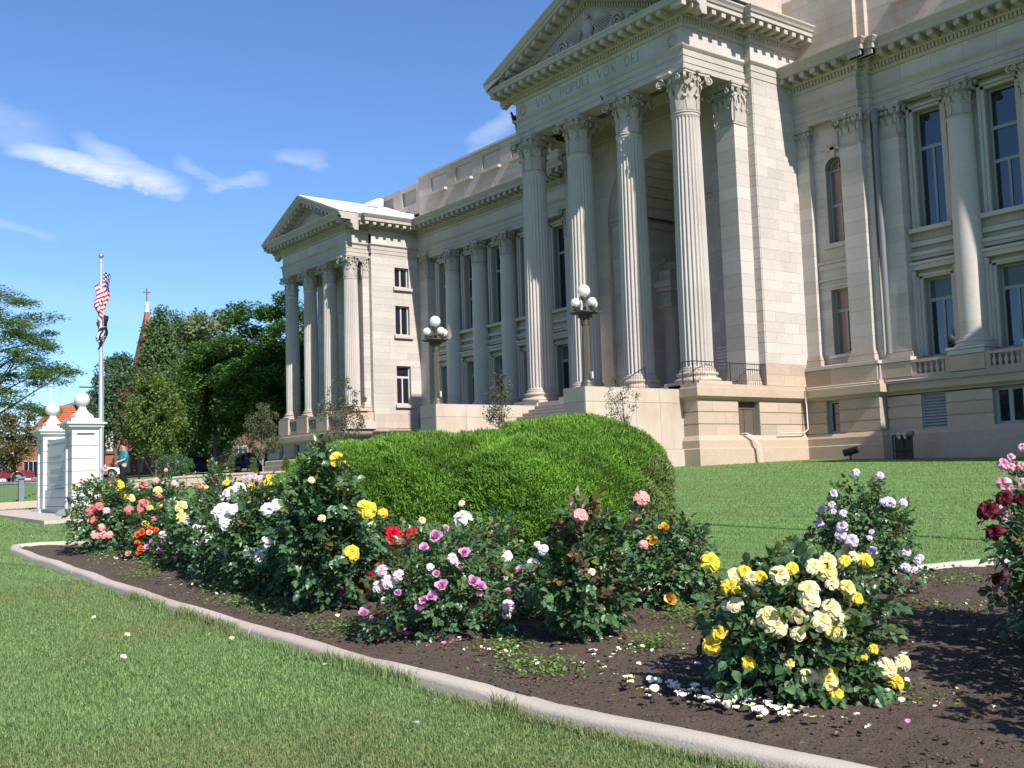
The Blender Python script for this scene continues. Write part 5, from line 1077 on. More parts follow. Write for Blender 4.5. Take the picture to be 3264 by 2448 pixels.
 'lavender': (-5.65, 8.08, 0.97, 0.38, [(0.094,-0.231,1.02,'v',0.027), (0.233,-0.099,0.99,'v',0.027), (-0.06,-0.355,0.849,'v',0.031), (-0.052,-0.398,0.756,'v',0.027), (-0.182,-0.342,0.719,'v',0.029), (-0.208,-0.358,0.59,'v',0.029), (-0.208,-0.363,0.628,'v',0.021), (0.064,-0.401,0.69,'v',0.026), (0.051,-0.416,0.578,'v',0.04), (0.042,-0.418,0.513,'v',0.038), (0.115,-0.377,0.466,'v',0.045), (0.307,-0.103,0.772,'v',0.042), (0.34,0.049,0.761,'v',0.029), (0.282,-0.163,0.775,'v',0.019), (0.225,-0.255,0.368,'v',0.036), (0.233,-0.267,0.527,'v',0.019), (0.221,-0.277,0.481,'v',0.019), (0.336,0.044,0.361,'v',0.038), (0.323,0.041,0.23,'v',0.038), (0.318,0.227,0.263,'v',0.027), (0.287,0.336,0.282,'v',0.024), (0.32,0.182,0.191,'v',0.024), (-0.02,-0.416,0.7,'v',0.021)]),
 'pinkR': (-3.78, 7.07, 1.24, 0.23, [(0.108,-0.215,1.173,'q',0.024), (0.07,-0.234,1.138,'q',0.037), (0.11,-0.226,1.114,'q',0.026), (0.067,-0.258,1.017,'q',0.037), (0.113,-0.244,0.972,'q',0.022), (0.157,-0.202,1.011,'q',0.029), (0.082,-0.267,0.86,'q',0.048), (0.096,-0.26,0.794,'q',0.048), (0.159,-0.158,1.237,'q',0.026), (0.158,-0.187,1.12,'q',0.022)]),
 'darkred': (-3.56, 6.5, 1.05, 0.26, [(0.06,-0.272,0.89,'d',0.051), (0.136,-0.213,0.962,'d',0.037), (0.095,-0.275,0.763,'d',0.041), (0.196,-0.137,0.952,'d',0.034), (0.097,-0.265,0.482,'d',0.034)]),
}
# ================================================================ ROSES
PET = {'c': ((.86, .80, .60), (.85, .68, .20)), 'm': ((.84, .77, .42), (.85, .62, .10)), 'y': ((.86, .68, .08), (.82, .50, .03)), 'g': ((.85, .52, .03), (.75, .35, .02)), 'a': ((.85, .60, .18), (.82, .42, .08)),
       'f': ((.82, .78, .62), (.70, .62, .30)), 't': ((.62, .48, .30), (.45, .28, .12)), 'w': ((.86, .84, .82), (.84, .78, .70)), 'k': ((.86, .30, .27), (.84, .55, .50)), 's': ((.82, .20, .20), (.80, .26, .26)),
       'l': ((.74, .40, .62), (.72, .30, .52)), 'p': ((.84, .66, .70), (.82, .52, .60)), 'v': ((.78, .70, .80), (.70, .56, .70)), 'r': ((.55, .01, .025), (.45, .005, .02)), 'd': ((.13, .006, .012), (.09, .004, .01)),
       'q': ((.85, .62, .68), (.78, .22, .32)), 'o': ((.85, .16, .03), (.80, .22, .04)), 'e': ((.86, .55, .42), (.85, .40, .25)), 'b': ((.80, .55, .05), (.65, .50, .08))}
def petal_mat(k):
    o, i = PET[k]; m = bpy.data.materials.new('petal_'+k); m.use_nodes = True; t = m.node_tree; b = t.nodes['Principled BSDF']; b.inputs['Roughness'].default_value = .6; b.inputs['Specular IOR Level'].default_value = .25
    a = t.nodes.new('ShaderNodeAttribute'); a.attribute_name = 'tint'; x = t.nodes.new('ShaderNodeMix'); x.data_type = 'RGBA'; x.inputs[6].default_value = (*i, 1); x.inputs[7].default_value = (*o, 1); t.links.new(a.outputs['Fac'], x.inputs[0]); t.links.new(x.outputs[2], b.inputs['Base Color'])
    tr = t.nodes.new('ShaderNodeBsdfTranslucent'); t.links.new(x.outputs[2], tr.inputs[0]); ms = t.nodes.new('ShaderNodeMixShader'); ms.inputs[0].default_value = .28; t.links.new(b.outputs[0], ms.inputs[1]); t.links.new(tr.outputs[0], ms.inputs[2]); t.links.new(ms.outputs[0], t.nodes['Material Output'].inputs[0]); return m
PM = {k: petal_mat(k) for k in PET}
def rose_mesh(kind, seed):
    """unit-radius bloom, petals in whorls round +Z"""
    rs = random.Random(seed); m = MB()
    rings = {'open': [(4, 12, .42), (5, 28, .6), (6, 46, .8), (7, 64, .95), (7, 84, 1.0)], 'loose': [(3, 20, .45), (4, 45, .75), (5, 75, 1.0), (4, 98, .95)], 'bud': [(3, 4, .9), (4, 12, 1.0), (4, 24, .85)], 'cup': [(5, 8, .55), (6, 20, .75), (7, 36, .9), (8, 56, 1.0)]}[kind]
    for q, (n, th, L) in enumerate(rings):
        off = rs.uniform(0, 6.28)
        for k in range(n):
            a = off+2*math.pi*k/n+rs.uniform(-.15, .15); t0 = R(th+rs.uniform(-9, 9)); l = L*rs.uniform(.85, 1.08); w = l*rs.uniform(.72, .95)*(1.0 if kind != 'bud' else .75); rows = []
            ruf = rs.uniform(-.12, .12)
            for v in (0, .35, .7, 1.0):
                an = t0*(.45+.75*v)+(.35*v*v if kind in ('open', 'loose') else -.35*v); rr = l*v*math.sin(min(an, 1.9)) if v else .03; zz = l*v*math.cos(min(an, 1.9)); ww = w*(.25 if v == 0 else (.85 if v < .5 else (1.0 if v < .9 else .66)))*.5
                row = []
                for u in (-1, -.4, .4, 1):
                    c = u*ww; rad = rr-abs(u)**2*ww*.45*math.cos(t0); z = zz+abs(u)**2*ww*.45*math.sin(t0)+(ruf*abs(u)*v)
                    row.append((rad*math.cos(a)-c*math.sin(a), rad*math.sin(a)+c*math.cos(a), z))
                rows.append(row)
            m.grid(rows, min(1, .12+q/len(rings)*.95+rs.uniform(-.1, .1)), False, True)
    return m
KIND = {'b': 'bud', 'c': 'open', 'm': 'open', 'y': 'open', 'g': 'cup', 'a': 'cup', 'f': 'loose', 't': 'loose', 'w': 'open', 'k': 'open', 's': 'open', 'l': 'cup', 'p': 'open', 'v': 'open', 'r': 'open', 'd': 'open', 'q': 'loose', 'o': 'cup', 'e': 'cup'}
ROSE = {k: [rose_mesh(KIND[k], 10*i+ord(k)).mesh('rose_bloom', PM[k]) for i in range(3)] for k in PET}
RLEAF = mat('rose_leaf', (.060, .125, .045), .36, .5, tint=.35, obj_rand=.35, trans=.12)
RNEW = mat('young_rose_leaf', (.12, .17, .045), .45, .4, tint=.3, obj_rand=.3, trans=.25)
RRED = mat('bronze_rose_leaf', (.12, .075, .035), .4, .4, tint=.3, obj_rand=.3, trans=.15)
CANE = mat('green_rose_cane', (.10, .13, .05), .6, .3); CANE2 = mat('brown_rose_cane', (.12, .07, .045), .7, .2)
WEED = mat('weed_leaf', (.15, .27, .05), .6, .3, tint=.4, trans=.3)
def sprig(seed, n=5):
    """one compound rose leaf: leaflets joined by their stalk"""
    rs = random.Random(seed); m = MB(); prev = None
    for k in range(n):
        if k == n-1: px, py, a, s = .58, 0, 0, 1.15
        else: px = .10+.24*(k//2+.4); sd = 1 if k % 2 else -1; py = sd*.012; a = sd*R(rs.uniform(50, 72)); s = rs.uniform(.8, 1.05)
        L, Wd = .46*s, .36*s; ca, sa = math.cos(a), math.sin(a); dz = rs.uniform(-.12, .06); roll = rs.uniform(-.12, .12); b = len(m.v)
        for u, v, z in ((0, 0, 0), (.28, .40, .05), (.28, -.40, .05), (.62, .42, .05), (.62, -.42, .05), (1, 0, -.12), (.45, 0, -.03)):
            x, y = u*L, v*Wd; m.v.append((px+x*ca-y*sa, py+x*sa+y*ca, z*L*1.6+dz*u+roll*v*L))
        for f in ((0, 6, 1), (0, 2, 6), (1, 6, 3), (2, 4, 6), (3, 6, 5), (4, 5, 6)): m.f.append(tuple(b+i for i in f)); m.t.append(rs.random()); m.s.append(False)
        if prev is not None:
            m.v.append(((m.v[prev][0]+px)/2, .012, -.012)); m.f.append((prev, b, len(m.v)-1)); m.t.append(.5); m.s.append(False)
        prev = b
    return m
SPR = [sprig(s, 5 if s % 3 else 3) for s in range(6)]
SPM = {mt.name: [s.mesh('leaf', mt) for s in SPR] for mt in (RLEAF, RNEW, RRED)}
SPA = [(np.array(s.v, np.float32), np.array(s.f, np.int32), np.array(s.t, np.float32)) for s in SPR]
SUNV = np.array(sd)
def bush(key, label, x, y, h, r, blooms, n, ls=.085, red=.08, new=.12, group=None, lowz=.12, spread=1.0, nparts=230, flat=1.0):
    n = int(n*1.25); ls *= 1.18; nparts = min(300, int(nparts*1.2))
    bz = soilz(x, y); g = empty('rose_bush', (x, y, bz)); tag(g, label, 'rose bush', group); rs = random.Random(key); rg = np.random.default_rng(sum(map(ord, key)))
    # canes: a few from the crown of the plant, one side cane to every bloom
    cn = MB(); tips = []
    for i in range(9):
        a = rs.uniform(0, 6.28); rr = r*rs.uniform(.3, .7); z = h*rs.uniform(.5, .85); p = limb(cn, (rs.uniform(-.04, .04), rs.uniform(-.04, .04), -.03), (rr*math.cos(a), rr*math.sin(a), z), .009, .004, .15, rs, 5); tips.append(p)
    for (bx, by, bz2, c, s) in blooms:
        q = min((p for t in tips for p in t[2:]), key=lambda p: (p-Vector((bx, by, bz2-.18))).length); limb(cn, q, (bx, by, bz2-s*.3), .0045, .0032, .12, rs, 4)
    cn.build('cane', CANE2 if red > .3 else CANE, g)
    view = Vector((-x, -y, .9)).normalized(); blooms = [(a+view.x*.05, b+view.y*.05, c+.01, d, e*(1.12 if d != 'b' else 1)) for a, b, c, d, e in blooms]
    for i, (bx, by, bz2, c, s) in enumerate(blooms):
        d = Vector((bx/r*.5, by/r*.5, .55)).normalized()*.8+view*(.75 if c != 'b' else .1)+Vector((rs.uniform(-.3, .3), rs.uniform(-.3, .3), rs.uniform(-.1, .5)))
        if c == 'b': d = Vector((rs.uniform(-.2, .2), rs.uniform(-.2, .2), 1))
        rot = d.normalized().to_track_quat('Z', 'Y').to_matrix().to_4x4() @ Matrix.Rotation(rs.uniform(0, 6.28), 4, 'Z')
        m4 = Matrix.Translation((bx, by, bz2-s*.25)) @ rot @ Matrix.Scale(s*(1.22 if c not in 'ka' else 1.0), 4)
        o = link('rose_bloom' if c != 'b' else 'rose_bud', ROSE[c][rs.randrange(3)], g, mat4=m4)
    # leaves: denser towards the outside, plus a few under each bloom
    P = rg.normal(0, 1, (n, 3)); P /= np.linalg.norm(P, axis=1)[:, None]; P *= (rg.random(n)**.42)[:, None]
    lump = 1+.22*nfun(P[:, 0]*3+x, P[:, 1]*3+P[:, 2]*3+y, 1.6, len(key)); P *= lump[:, None]
    c_z = h*.5; P = P*np.array([r*spread*1.08, r*spread*1.08, (h-c_z)*flat])+np.array([0, 0, c_z]); tp_ = {'tallyel': .42, 'coral': .35, 'lavender': .3, 'darkred': .3, 'budtall': .6, 'white1': .3}.get(key, .15); P[:, :2] *= (1.1-tp_*np.clip(P[:, 2]/h, 0, 1.2))[:, None]; P = P[P[:, 2] > .02]
    ext = []
    for (bx, by, bz2, c, s) in blooms:
        for _ in range(5):
            t = rs.uniform(.06, .30); ext.append((bx*(1-t*.5)+rs.gauss(0, .03), by*(1-t*.5)+rs.gauss(0, .03), max(.05, bz2-t)))
    if ext: P = np.concatenate([P, np.array(ext)])
    vw = np.array(view)      # leave the blooms clear of leaves on the side they face
    for (bx, by, bz2, c, s) in blooms:
        q = P-np.array([bx, by, bz2]); al = q@vw; pe = np.linalg.norm(q-al[:, None]*vw, axis=1); P = P[~((al > -.02) & (pe < s*1.0+.012))]
    m_ = len(P); out_ = P/np.array([r, r, h*.6])-np.array([0, 0, .6]); out_ /= np.maximum(np.linalg.norm(out_, axis=1)[:, None], 1e-6)
    dirn = out_*.8+rg.normal(0, .5, (m_, 3))+np.array([0, 0, -.05]); dirn /= np.linalg.norm(dirn, axis=1)[:, None]
    nrm = np.array([0, 0, .9])+out_*.5+rg.normal(0, .45, (m_, 3)); side = np.cross(nrm, dirn); side /= np.maximum(np.linalg.norm(side, axis=1)[:, None], 1e-6); nrm = np.cross(dirn, side)
    sc = ls*rg.uniform(.7, 1.35, m_); top = P[:, 2]/h; mk = rg.random(m_)
    which = np.where((mk < red*(.4+top)) & (top > .3), 2, np.where(mk > 1-new*(top**2)*1.6, 1, 0))
    # those facing the photograph and outermost become single leaf objects
    vv = np.array(view); score = (P/np.array([r, r, h]))@vv+.25*np.linalg.norm(P/np.array([r, r, h]), axis=1)+sc*2; order = np.argsort(-score); names = [RLEAF.name, RNEW.name, RRED.name]; mats = [RLEAF, RNEW, RRED]
    dist = math.hypot(x, y); npar = nparts
    for i in order[:npar]:
        m4 = Matrix(((dirn[i, 0]*sc[i], side[i, 0]*sc[i], nrm[i, 0]*sc[i], P[i, 0]), (dirn[i, 1]*sc[i], side[i, 1]*sc[i], nrm[i, 1]*sc[i], P[i, 1]), (dirn[i, 2]*sc[i], side[i, 2]*sc[i], nrm[i, 2]*sc[i], P[i, 2]), (0, 0, 0, 1)))
        link('leaf', SPM[names[which[i]]][i % 6], g, mat4=m4)
    rest = order[npar:]
    if len(rest):
        Vs, Fs, Ts, Is, o = [], [], [], [], 0
        for k in range(6):
            q = rest[rest % 6 == k]
            if not len(q): continue
            pv, pf, pt = SPA[k]; w = P[q][:, None]+sc[q][:, None, None]*(pv[None, :, 0:1]*dirn[q][:, None]+pv[None, :, 1:2]*side[q][:, None]+pv[None, :, 2:3]*nrm[q][:, None])
            Vs.append(w.reshape(-1, 3)); Fs.append((pf[None]+(np.arange(len(q))*len(pv))[:, None, None]).reshape(-1, 3)+o); Ts.append((np.tile(pt, (len(q), 1))*.5+rg.random((len(q), 1))*.5).ravel()); Is.append(np.repeat(which[q], len(pf))); o += len(q)*len(pv)
        tag(link('leaves', mesh_np('leaves', np.concatenate(Vs), np.concatenate(Fs), mats, tint=np.concatenate(Ts), idx=np.concatenate(Is)), g), kind='stuff')
    return g
GR = None
LB = {'yel_cream': ('low broad rose bush covered in cream and yellow blooms, nearest the camera', 620, .095, .02, .3),
 'lavender': ('upright rose bush with pale lavender blooms in front of the open lawn', 520, .075, .05, .35),
 'yel_or': ('rose bush with two big yellow blooms, left of the cream and yellow bush', 330, .10, .1, .15),
 'coral': ('sparse dark rose bush with coral pink blooms in the middle of the bed', 520, .105, .3, .1),
 'lilac': ('spreading low rose bush with many lilac pink double blooms', 760, .075, .06, .25),
 'blush': ('rose bush with one large blush white bloom against the juniper', 300, .085, .15, .2),
 'red': ('rose bush with bright red blooms beside the tall yellow one', 340, .09, .05, .15),
 'tallyel': ('tallest dark-leaved rose bush with a few clear yellow blooms', 820, .11, .05, .15),
 'white1': ('rose bush with big clusters of pure white blooms left of the tall yellow one', 700, .09, .04, .12),
 'white2': ('white rose bush with two pale yellow blooms, left of the big white clusters', 620, .09, .05, .1),
 'white0': ('back row rose bush with white and golden blooms below the far terrace wall', 420, .09, .08, .15),
 'orange': ('small rose bush with orange and peach blooms at the kerb', 200, .07, .04, .25),
 'lilaclow': ('low rose bush with small lilac blooms right of the orange one', 240, .07, .05, .3),
 'coralL': ('leftmost rose bush with coral pink blooms beside the monument', 640, .085, .15, .1),
 'yelL': ('rose bush with yellow blooms just right of the monument pier', 420, .085, .1, .15),
 'pinkB': ('back row rose bush with two bright pink blooms on top', 480, .085, .1, .12),
 'budtall': ('tall thin rose bush carrying three yellow buds above the rest', 300, .085, .1, .2),
 'pinkR': ('rose bush with pink and white striped blooms at the right edge', 420, .085, .12, .1),
 'darkred': ('shaded rose bush with dark crimson blooms at the right edge', 330, .09, .15, .05)}
for k, (x, y, h, r, bl) in BLOOMS.items():
    lab, n, ls, rd, nw = LB[k]; kw = {}
    if k in ('darkred', 'pinkR'): x += .16; y += .22; bl = [(a-.16, b-.22, c, d, e) for a, b, c, d, e in bl]
    if k == 'coral': kw = dict(spread=.8)
    if k == 'lilac': kw = dict(spread=.85)
    if k == 'yel_cream': kw = dict(spread=.86, flat=.9)
    if k == 'tallyel': kw = dict(spread=.85)
    bush(k, lab, x, y, h, r, bl, n, ls, rd, nw, nparts=240 if math.hypot(x, y) < 13 else 130, **kw)
EX = [('shoot', 'small green rose shoot without blooms left of the lavender bush', -6.1, 7.75, .5, .16, 70, .08, .05, .6), ('offr', 'leafy rose bush mostly outside the right edge of the bed view', -2.5, 6.0, 1.1, .55, 620, .09, .1, .1),
 ('offs', 'second leafy rose bush outside the right edge, behind the crimson one', -2.9, 7.4, 1.3, .5, 620, .09, .1, .1), ('offt', 'rose bush outside the right edge nearest the photographer', -1.75, 5.2, 1.1, .45, 480, .09, .1, .1),
 ('back1', 'leafy back row rose bush between the pink and white ones', -14.6, 6.0, .95, .42, 420, .085, .08, .2), ('back2', 'leafy back row rose bush behind the white clusters', -12.3, 5.9, .85, .42, 460, .085, .08, .3), ('back3', 'leafy rose bush in front of the left juniper lobe', -10.9, 5.6, .85, .40, 420, .09, .05, .2),
 ('back4', 'dark purple-tipped rose bush at the left end of the juniper', -14.3, 6.5, 1.05, .28, 240, .085, .5, .05), ('fill1', 'leafy rose bush between the coral pink and pale yellow ones', -14.6, 5.1, .72, .4, 420, .085, .08, .12), ('fill2', 'dark leafy rose bush under the white clusters', -11.4, 4.75, .68, .42, 420, .09, .04, .1),
 ('fill3', 'low leafy rose bush between the red and lilac ones', -7.9, 5.3, .5, .33, 240, .08, .08, .2), ('fill4', 'low leafy rose bush right of the lilac one', -6.9, 5.6, .42, .3, 200, .08, .1, .2), ('fill5', 'leafy rose bush behind the orange one', -13.6, 5.4, .8, .42, 420, .085, .06, .12), ('fill6', 'leafy rose bush left of the tall yellow one', -9.7, 4.7, .85, .36, 420, .10, .04, .1)]
for (k, lab, x, y, h, r, n, ls, rd, nw) in EX:
    rs = random.Random(k); bl = []
    if k.startswith(('back', 'fill')):
        for _ in range(5): bl.append((rs.uniform(-r, r)*.7, rs.uniform(-r, 0)*.7, h*rs.uniform(.5, .98), rs.choice({'back1': 'pmys', 'back2': 'wwyp', 'back3': 'wwc', 'back4': 'pks', 'fill1': 'mkys', 'fill2': 'wwm', 'fill3': 'lrp', 'fill4': 'lpw', 'fill5': 'mwp', 'fill6': 'wyw'}[k]), rs.uniform(.025, .042)))
    bush(k, lab, x, y, h, r, bl, n, ls, rd, nw, nparts=110)
# weeds and fallen petals on the soil
C_ = []
for (x, y, rr, n, hh) in ((-11.3, 4.95, .35, 500, .16), (-13.2, 4.6, .5, 500, .08), (-5.3, 5.15, .22, 320, .12), (-5.75, 6.15, .45, 700, .12), (-5.9, 7.1, .35, 300, .07), (-15.4, 4.6, .5, 350, .08), (-9.6, 4.15, .5, 500, .05), (-7.6, 4.15, .6, 700, .06), (-6.0, 4.45, .35, 350, .06), (-5.4, 4.25, .4, 420, .05), (-4.9, 5.9, .3, 260, .06), (-6.4, 9.2, .6, 500, .1), (-5.4, 9.0, .5, 300, .07), (-4.7, 7.6, .4, 200, .06), (-8.9, 4.2, .5, 400, .06), (-12.5, 4.15, .5, 300, .05), (-4.4, 4.55, .25, 120, .04), (-3.4, 5.1, .3, 140, .05), (-10.6, 4.35, .5, 500, .08), (-7.0, 5.2, .5, 400, .06), (-6.55, 6.9, .35, 380, .16)):
    q = RNG.normal(0, .5, (n, 2))*rr; C_.append(np.column_stack([x+q[:, 0], y+q[:, 1]*.7, RNG.random(n)**1.6*hh]))
q = np.column_stack([RNG.uniform(-17, -1, 3800), RNG.uniform(3.8, 10, 3800), RNG.random(3800)*.02]); C_.append(q[nfun(q[:, 0], q[:, 1], 1.7, 21) > .12])
C_ = np.concatenate(C_); C_ = C_[inside(C_[:, 0], C_[:, 1]) & (seg_dist(C_[:, 0], C_[:, 1], BED) > .11) & (seg_dist(C_[:, 0], C_[:, 1], BACK) > .11)]
C_[:, 2] += gz(C_[:, 0], C_[:, 1])+.05
tag(link('weeds', leafcloud(C_, RNG.uniform(.015, .042, len(C_)), .55, flat=1.0, name='weeds', mat_=WEED)), 'small bright green weeds scattered over the soil of the rose bed', 'weeds', kind='stuff')
PW = [mat('fallen_petal_white', (.82, .76, .70), .7, .2, obj_rand=.1), mat('fallen_petal_cream', (.82, .72, .42), .7, .2, obj_rand=.1), mat('fallen_petal_pink', (.70, .22, .35), .7, .2)]
def petal(seed, m_):
    rs = random.Random(seed); m = MB(); rows = []
    for v in np.linspace(0, 1, 4): rows.append([((v-.5)*.9, u*.5*math.sin(math.pi*(.12+.8*v)), .28*u*u+.22*(v-.5)**2*4*.5+rs.uniform(-.03, .03)) for u in (-1, 0, 1)])
    m.grid(rows, .5, False, True); return m.mesh('fallen_petal', m_)
PMS = [[petal(i*3+j, PW[i]) for j in range(3)] for i in range(3)]
rs = random.Random(5)
def drop(cx, cy, rx, ry, n, pal, lab, grp, soil=True, s0=.028):
    for _ in range(n):
        x, y = cx+rs.gauss(0, rx), cy+rs.gauss(0, ry)
        if soil and not inside([x], [y])[0]: continue
        if not soil and (inside([x], [y])[0]): continue
        z = gzf(x, y)+(.075 if soil else .032); k = rs.choice(pal); s = s0*rs.uniform(.7, 1.4)
        o = link('fallen_petal', PMS[k][rs.randrange(3)], None, mat4=Matrix.Translation((x, y, z)) @ Matrix.Rotation(rs.uniform(0, 6.28), 4, 'Z') @ Matrix.Rotation(rs.gauss(0, .35), 4, 'X') @ Matrix.Scale(s, 4)); tag(o, lab, 'petal', grp)
drop(-3.95, 4.36, .36, .10, 95, (0, 0, 1), 'fallen cream petal on the soil beside the nearest rose bush', 'petals by the cream and yellow bush', s0=.042)
drop(-5.1, 4.85, .6, .3, 75, (0, 0, 1), 'fallen pale petal on the open soil in the middle of the bed', 'petals in the middle of the bed')
drop(-6.6, 4.25, .6, .12, 55, (0, 0, 2), 'fallen petal on the soil in front of the lilac pink bush', 'petals by the lilac bush')
drop(-4.6, 7.4, .6, .8, 45, (0, 0, 0, 2), 'fallen petal on the shaded soil behind the cream and yellow bush', 'petals in the shade at the right')
drop(-3.2, 5.1, .3, .25, 22, (0, 2, 1), 'fallen petal on the soil near the right edge', 'petals near the right edge')
drop(-14.7, 4.45, .5, .12, 22, (0, 0, 1), 'fallen white petal at the far left tip of the bed', 'petals at the left tip')
drop(-10.2, 4.1, .8, .1, 18, (0, 1), 'fallen petal along the inside of the kerb', 'petals along the kerb')
for (x, y, k, lab, s) in ((-7.8, 2.46, 0, 'white petal on the near lawn, left', .05), (-9.81, 2.85, 0, 'white petal farthest out on the lawn', .045), (-8.69, 2.77, 1, 'pale yellow petal on the near lawn', .05), (-4.83, 2.99, 0, 'largest white petal low on the lawn in the foreground', .05), (-8.2, 3.25, 1, 'yellow petal lying just outside the kerb', .045), (-7.9, 3.3, 1, 'second yellow petal just outside the kerb', .04), (-6.5, 3.35, 0, 'small white petal on the lawn by the kerb', .035)):
    o = link('fallen_petal', PMS[k][0], None, mat4=Matrix.Translation((x, y, gzf(x, y)+.038)) @ Matrix.Rotation(x*7, 4, 'Z') @ Matrix.Rotation(.5, 4, 'X') @ Matrix.Scale(s, 4)); tag(o, lab, 'petal')

# ================================================================ LAMPS
def globe_lamp(x, y, z, label):
    g = empty('lamp_post', (x, y, z)); tag(g, label, 'lamp post', 'five-globe lamp posts on the cheek walls')
    m = MB(); m.lathe([(.30, 0), (.30, .06), (.27, .08), (.25, .16), (.26, .2), (.19, .3)], seg=24); m.build('base', BRONZE, g)
    m = MB(); rows = []
    for zz in np.linspace(.3, 2.44, 6): rows.append([((.172-.03*zz/2.4)*(1-.1*(j % 2))*math.cos(2*math.pi*j/32), (.172-.03*zz/2.4)*(1-.1*(j % 2))*math.sin(2*math.pi*j/32), zz) for j in range(32)])
    m.grid(rows, .5, True, False); m.build('shaft', BRONZE, g)
    c = capital(.145, .44); cm_ = c.mesh('capital', BRONZE); link('capital', cm_, g, (0, 0, 2.44))
    m = MB(); m.box(-.36, .36, -.36, .36, 2.88, 2.93); m.box(-.47, .47, -.47, .47, 2.93, 2.97)
    for s in (-1, 1): m.box(-.52, .52, s*.07-.06+.0, s*.07+.06, 2.972, 3.0) if s > 0 else m.box(s*.07-.06, s*.07+.2, -.52, .52, 3.002, 3.03)
    m.build('top_plate', BRONZE, g)
    for i, (dx, dy) in enumerate(((.46, 0), (-.46, 0), (0, .46), (0, -.46))):
        m = MB(); m.lathe([(.05, 3.0), (.06, 3.06), (.11, 3.1), (.13, 3.15), (.12, 3.18)], dx, dy, 0, 12); o = m.build('globe_holder', BRONZE, g); q = MB(); q.ball((dx, dy, 3.32), .18, 24); q.build('globe', GLOBE, o)
    m = MB(); m.lathe([(.08, 3.0), (.06, 3.2), (.07, 3.4), (.14, 3.5), (.16, 3.56), (.14, 3.6)], 0, 0, 0, 14); o = m.build('globe_holder', BRONZE, g); q = MB(); q.ball((0, 0, 3.82), .25, 28); q.build('globe', GLOBE, o)
    m = MB(); m.box(.24, .34, -.03, .03, .35, .6); m.build('socket_box', MARBLE, g)
globe_lamp(-31.75, 27.9, 3.44, 'bronze lamp post with five white globes on the right cheek wall of the steps')
globe_lamp(-41.05, 27.0, 3.44, 'bronze lamp post with five white globes on the left cheek wall, farther away')

# ================================================================ FLOODLIGHT, METER PIPES, CABLES, BIRDS
x, y = -26.9, 37.7; z = gzf(x, y); g = empty('floodlight', (x, y, z)); tag(g, 'black barrel-shaped floodlight on the lawn at the foot of the wall', 'floodlight'); g.scale = (.72,)*3
m = MB(); m.tube([(0, 0, -.05), (0, 0, .28)], .05, 10); m.tube([(0, 0, .26), (.0, 0, .34)], .09, 10); m.build('stem', IRON, g)
dv = Vector((.62, .25, .16)); m = MB(); m.tube([Vector((0, 0, .5))-dv*.55, Vector((0, 0, .5))-dv*.5, Vector((0, 0, .5))+dv*.4, Vector((0, 0, .5))+dv*.62], .2, 18); o = m.build('barrel', IRON, g); o.data.polygons.foreach_set('use_smooth', [False]*len(o.data.polygons))
m = MB(); m.tube([Vector((0, 0, .5))+dv*.63, Vector((0, 0, .5))+dv*.66], .17, 18); m.build('lens', FRAMEG, g)
x, y = -24.95, 38.4; z = gzf(x, y); g = empty('valve_stand', (x, y, z)); tag(g, 'black pipe stand with two pale valves against the shaded basement wall', 'pipes')
m = MB()
for dx in (-.42, .42): m.tube([(dx, 0, -.1), (dx, 0, .95)], .035, 8)
m.tube([(-.42, 0, .95), (.42, 0, .95)], .035, 8); m.tube([(-.42, 0, .35), (.42, 0, .35)], .03, 8); m.tube([(0, 0, -.1), (0, 0, .95)], .025, 8); m.build('pipe_frame', IRON, g)
for dx in (-.12, .14): m = MB(); m.ball((dx, -.05, .98), .085, 10); m.tube([(dx, -.05, .9), (dx+.05, -.07, .8)], .05, 8); m.build('valve', FRAME, g)
m = MB(); m.tube([(.3, -.02, .98), (.5, -.02, .98)], .11, 12); m.build('meter_head', PIPE, g); m = MB(); m.box(-.38, .38, .06, .1, .0, .9); m.build('back_plate', IRON, g)
g = empty('cable_bundle', (-30.1, 35.1, .3)); tag(g, 'pale cables hanging out of the basement doorway down to the grass', 'cables')
for k in range(4):
    m = MB(); m.tube([(-.35, -.05, 1.25), (-.02, .02+.03*k, 1.28), (.12, .25+.05*k, 1.12), (.19+.03*k, .45+.035*k, .75), (.24+.025*k, .5+.04*k, .3), (.26+.02*k, .5+.04*k, -.15)], .018, 6, t=.2*k); m.build('cable', CABLE, g)
def bird(x, y, z, label, rz=0, sc=1.0):
    g = empty('crow', (x, y, z), rz); tag(g, label, 'bird'); g.scale = (sc,)*3
    m = MB(); rows = []
    for t_, (px, pz, r_) in enumerate(((.20, -.30, .012), (.15, -.2, .035), (.09, -.05, .06), (.03, .06, .085), (-.02, .17, .09), (-.05, .26, .07), (-.07, .31, .05), (-.09, .36, .055), (-.11, .40, .048), (-.14, .42, .02))): rows.append([(px+r_*.3*math.cos(2*math.pi*j/12), r_*math.sin(2*math.pi*j/12), pz+r_*math.cos(2*math.pi*j/12)*.9) for j in range(12)])
    m.grid(rows, .5, True, True); m.poly(rows[0]); m.poly(rows[-1][::-1]); m.build('body', BLACK, g)
    m = MB(); m.tube([(-.13, 0, .40), (-.2, 0, .385), (-.25, 0, .37)], .02, 6, r1=.004); m.build('beak', BLACK, g)
    for s in (-1, 1):
        m = MB(); m.hexa([(-.04, s*.07, .26), (.03, s*.085, .28), (.16, s*.04, -.16), (.1, s*.03, -.14), (-.04, s*.095, .26), (.03, s*.11, .28), (.17, s*.055, -.17), (.1, s*.045, -.14)]); m.build('wing', BLACK, g)
        m = MB(); m.tube([(0, s*.035, .06), (-.01, s*.035, 0)], .009, 5); m.build('leg', BLACK, g)
bird(-42.33, 32.9, 18.02, 'black crow perched on the left end of the ledge under the inscription', 0, 1.25)
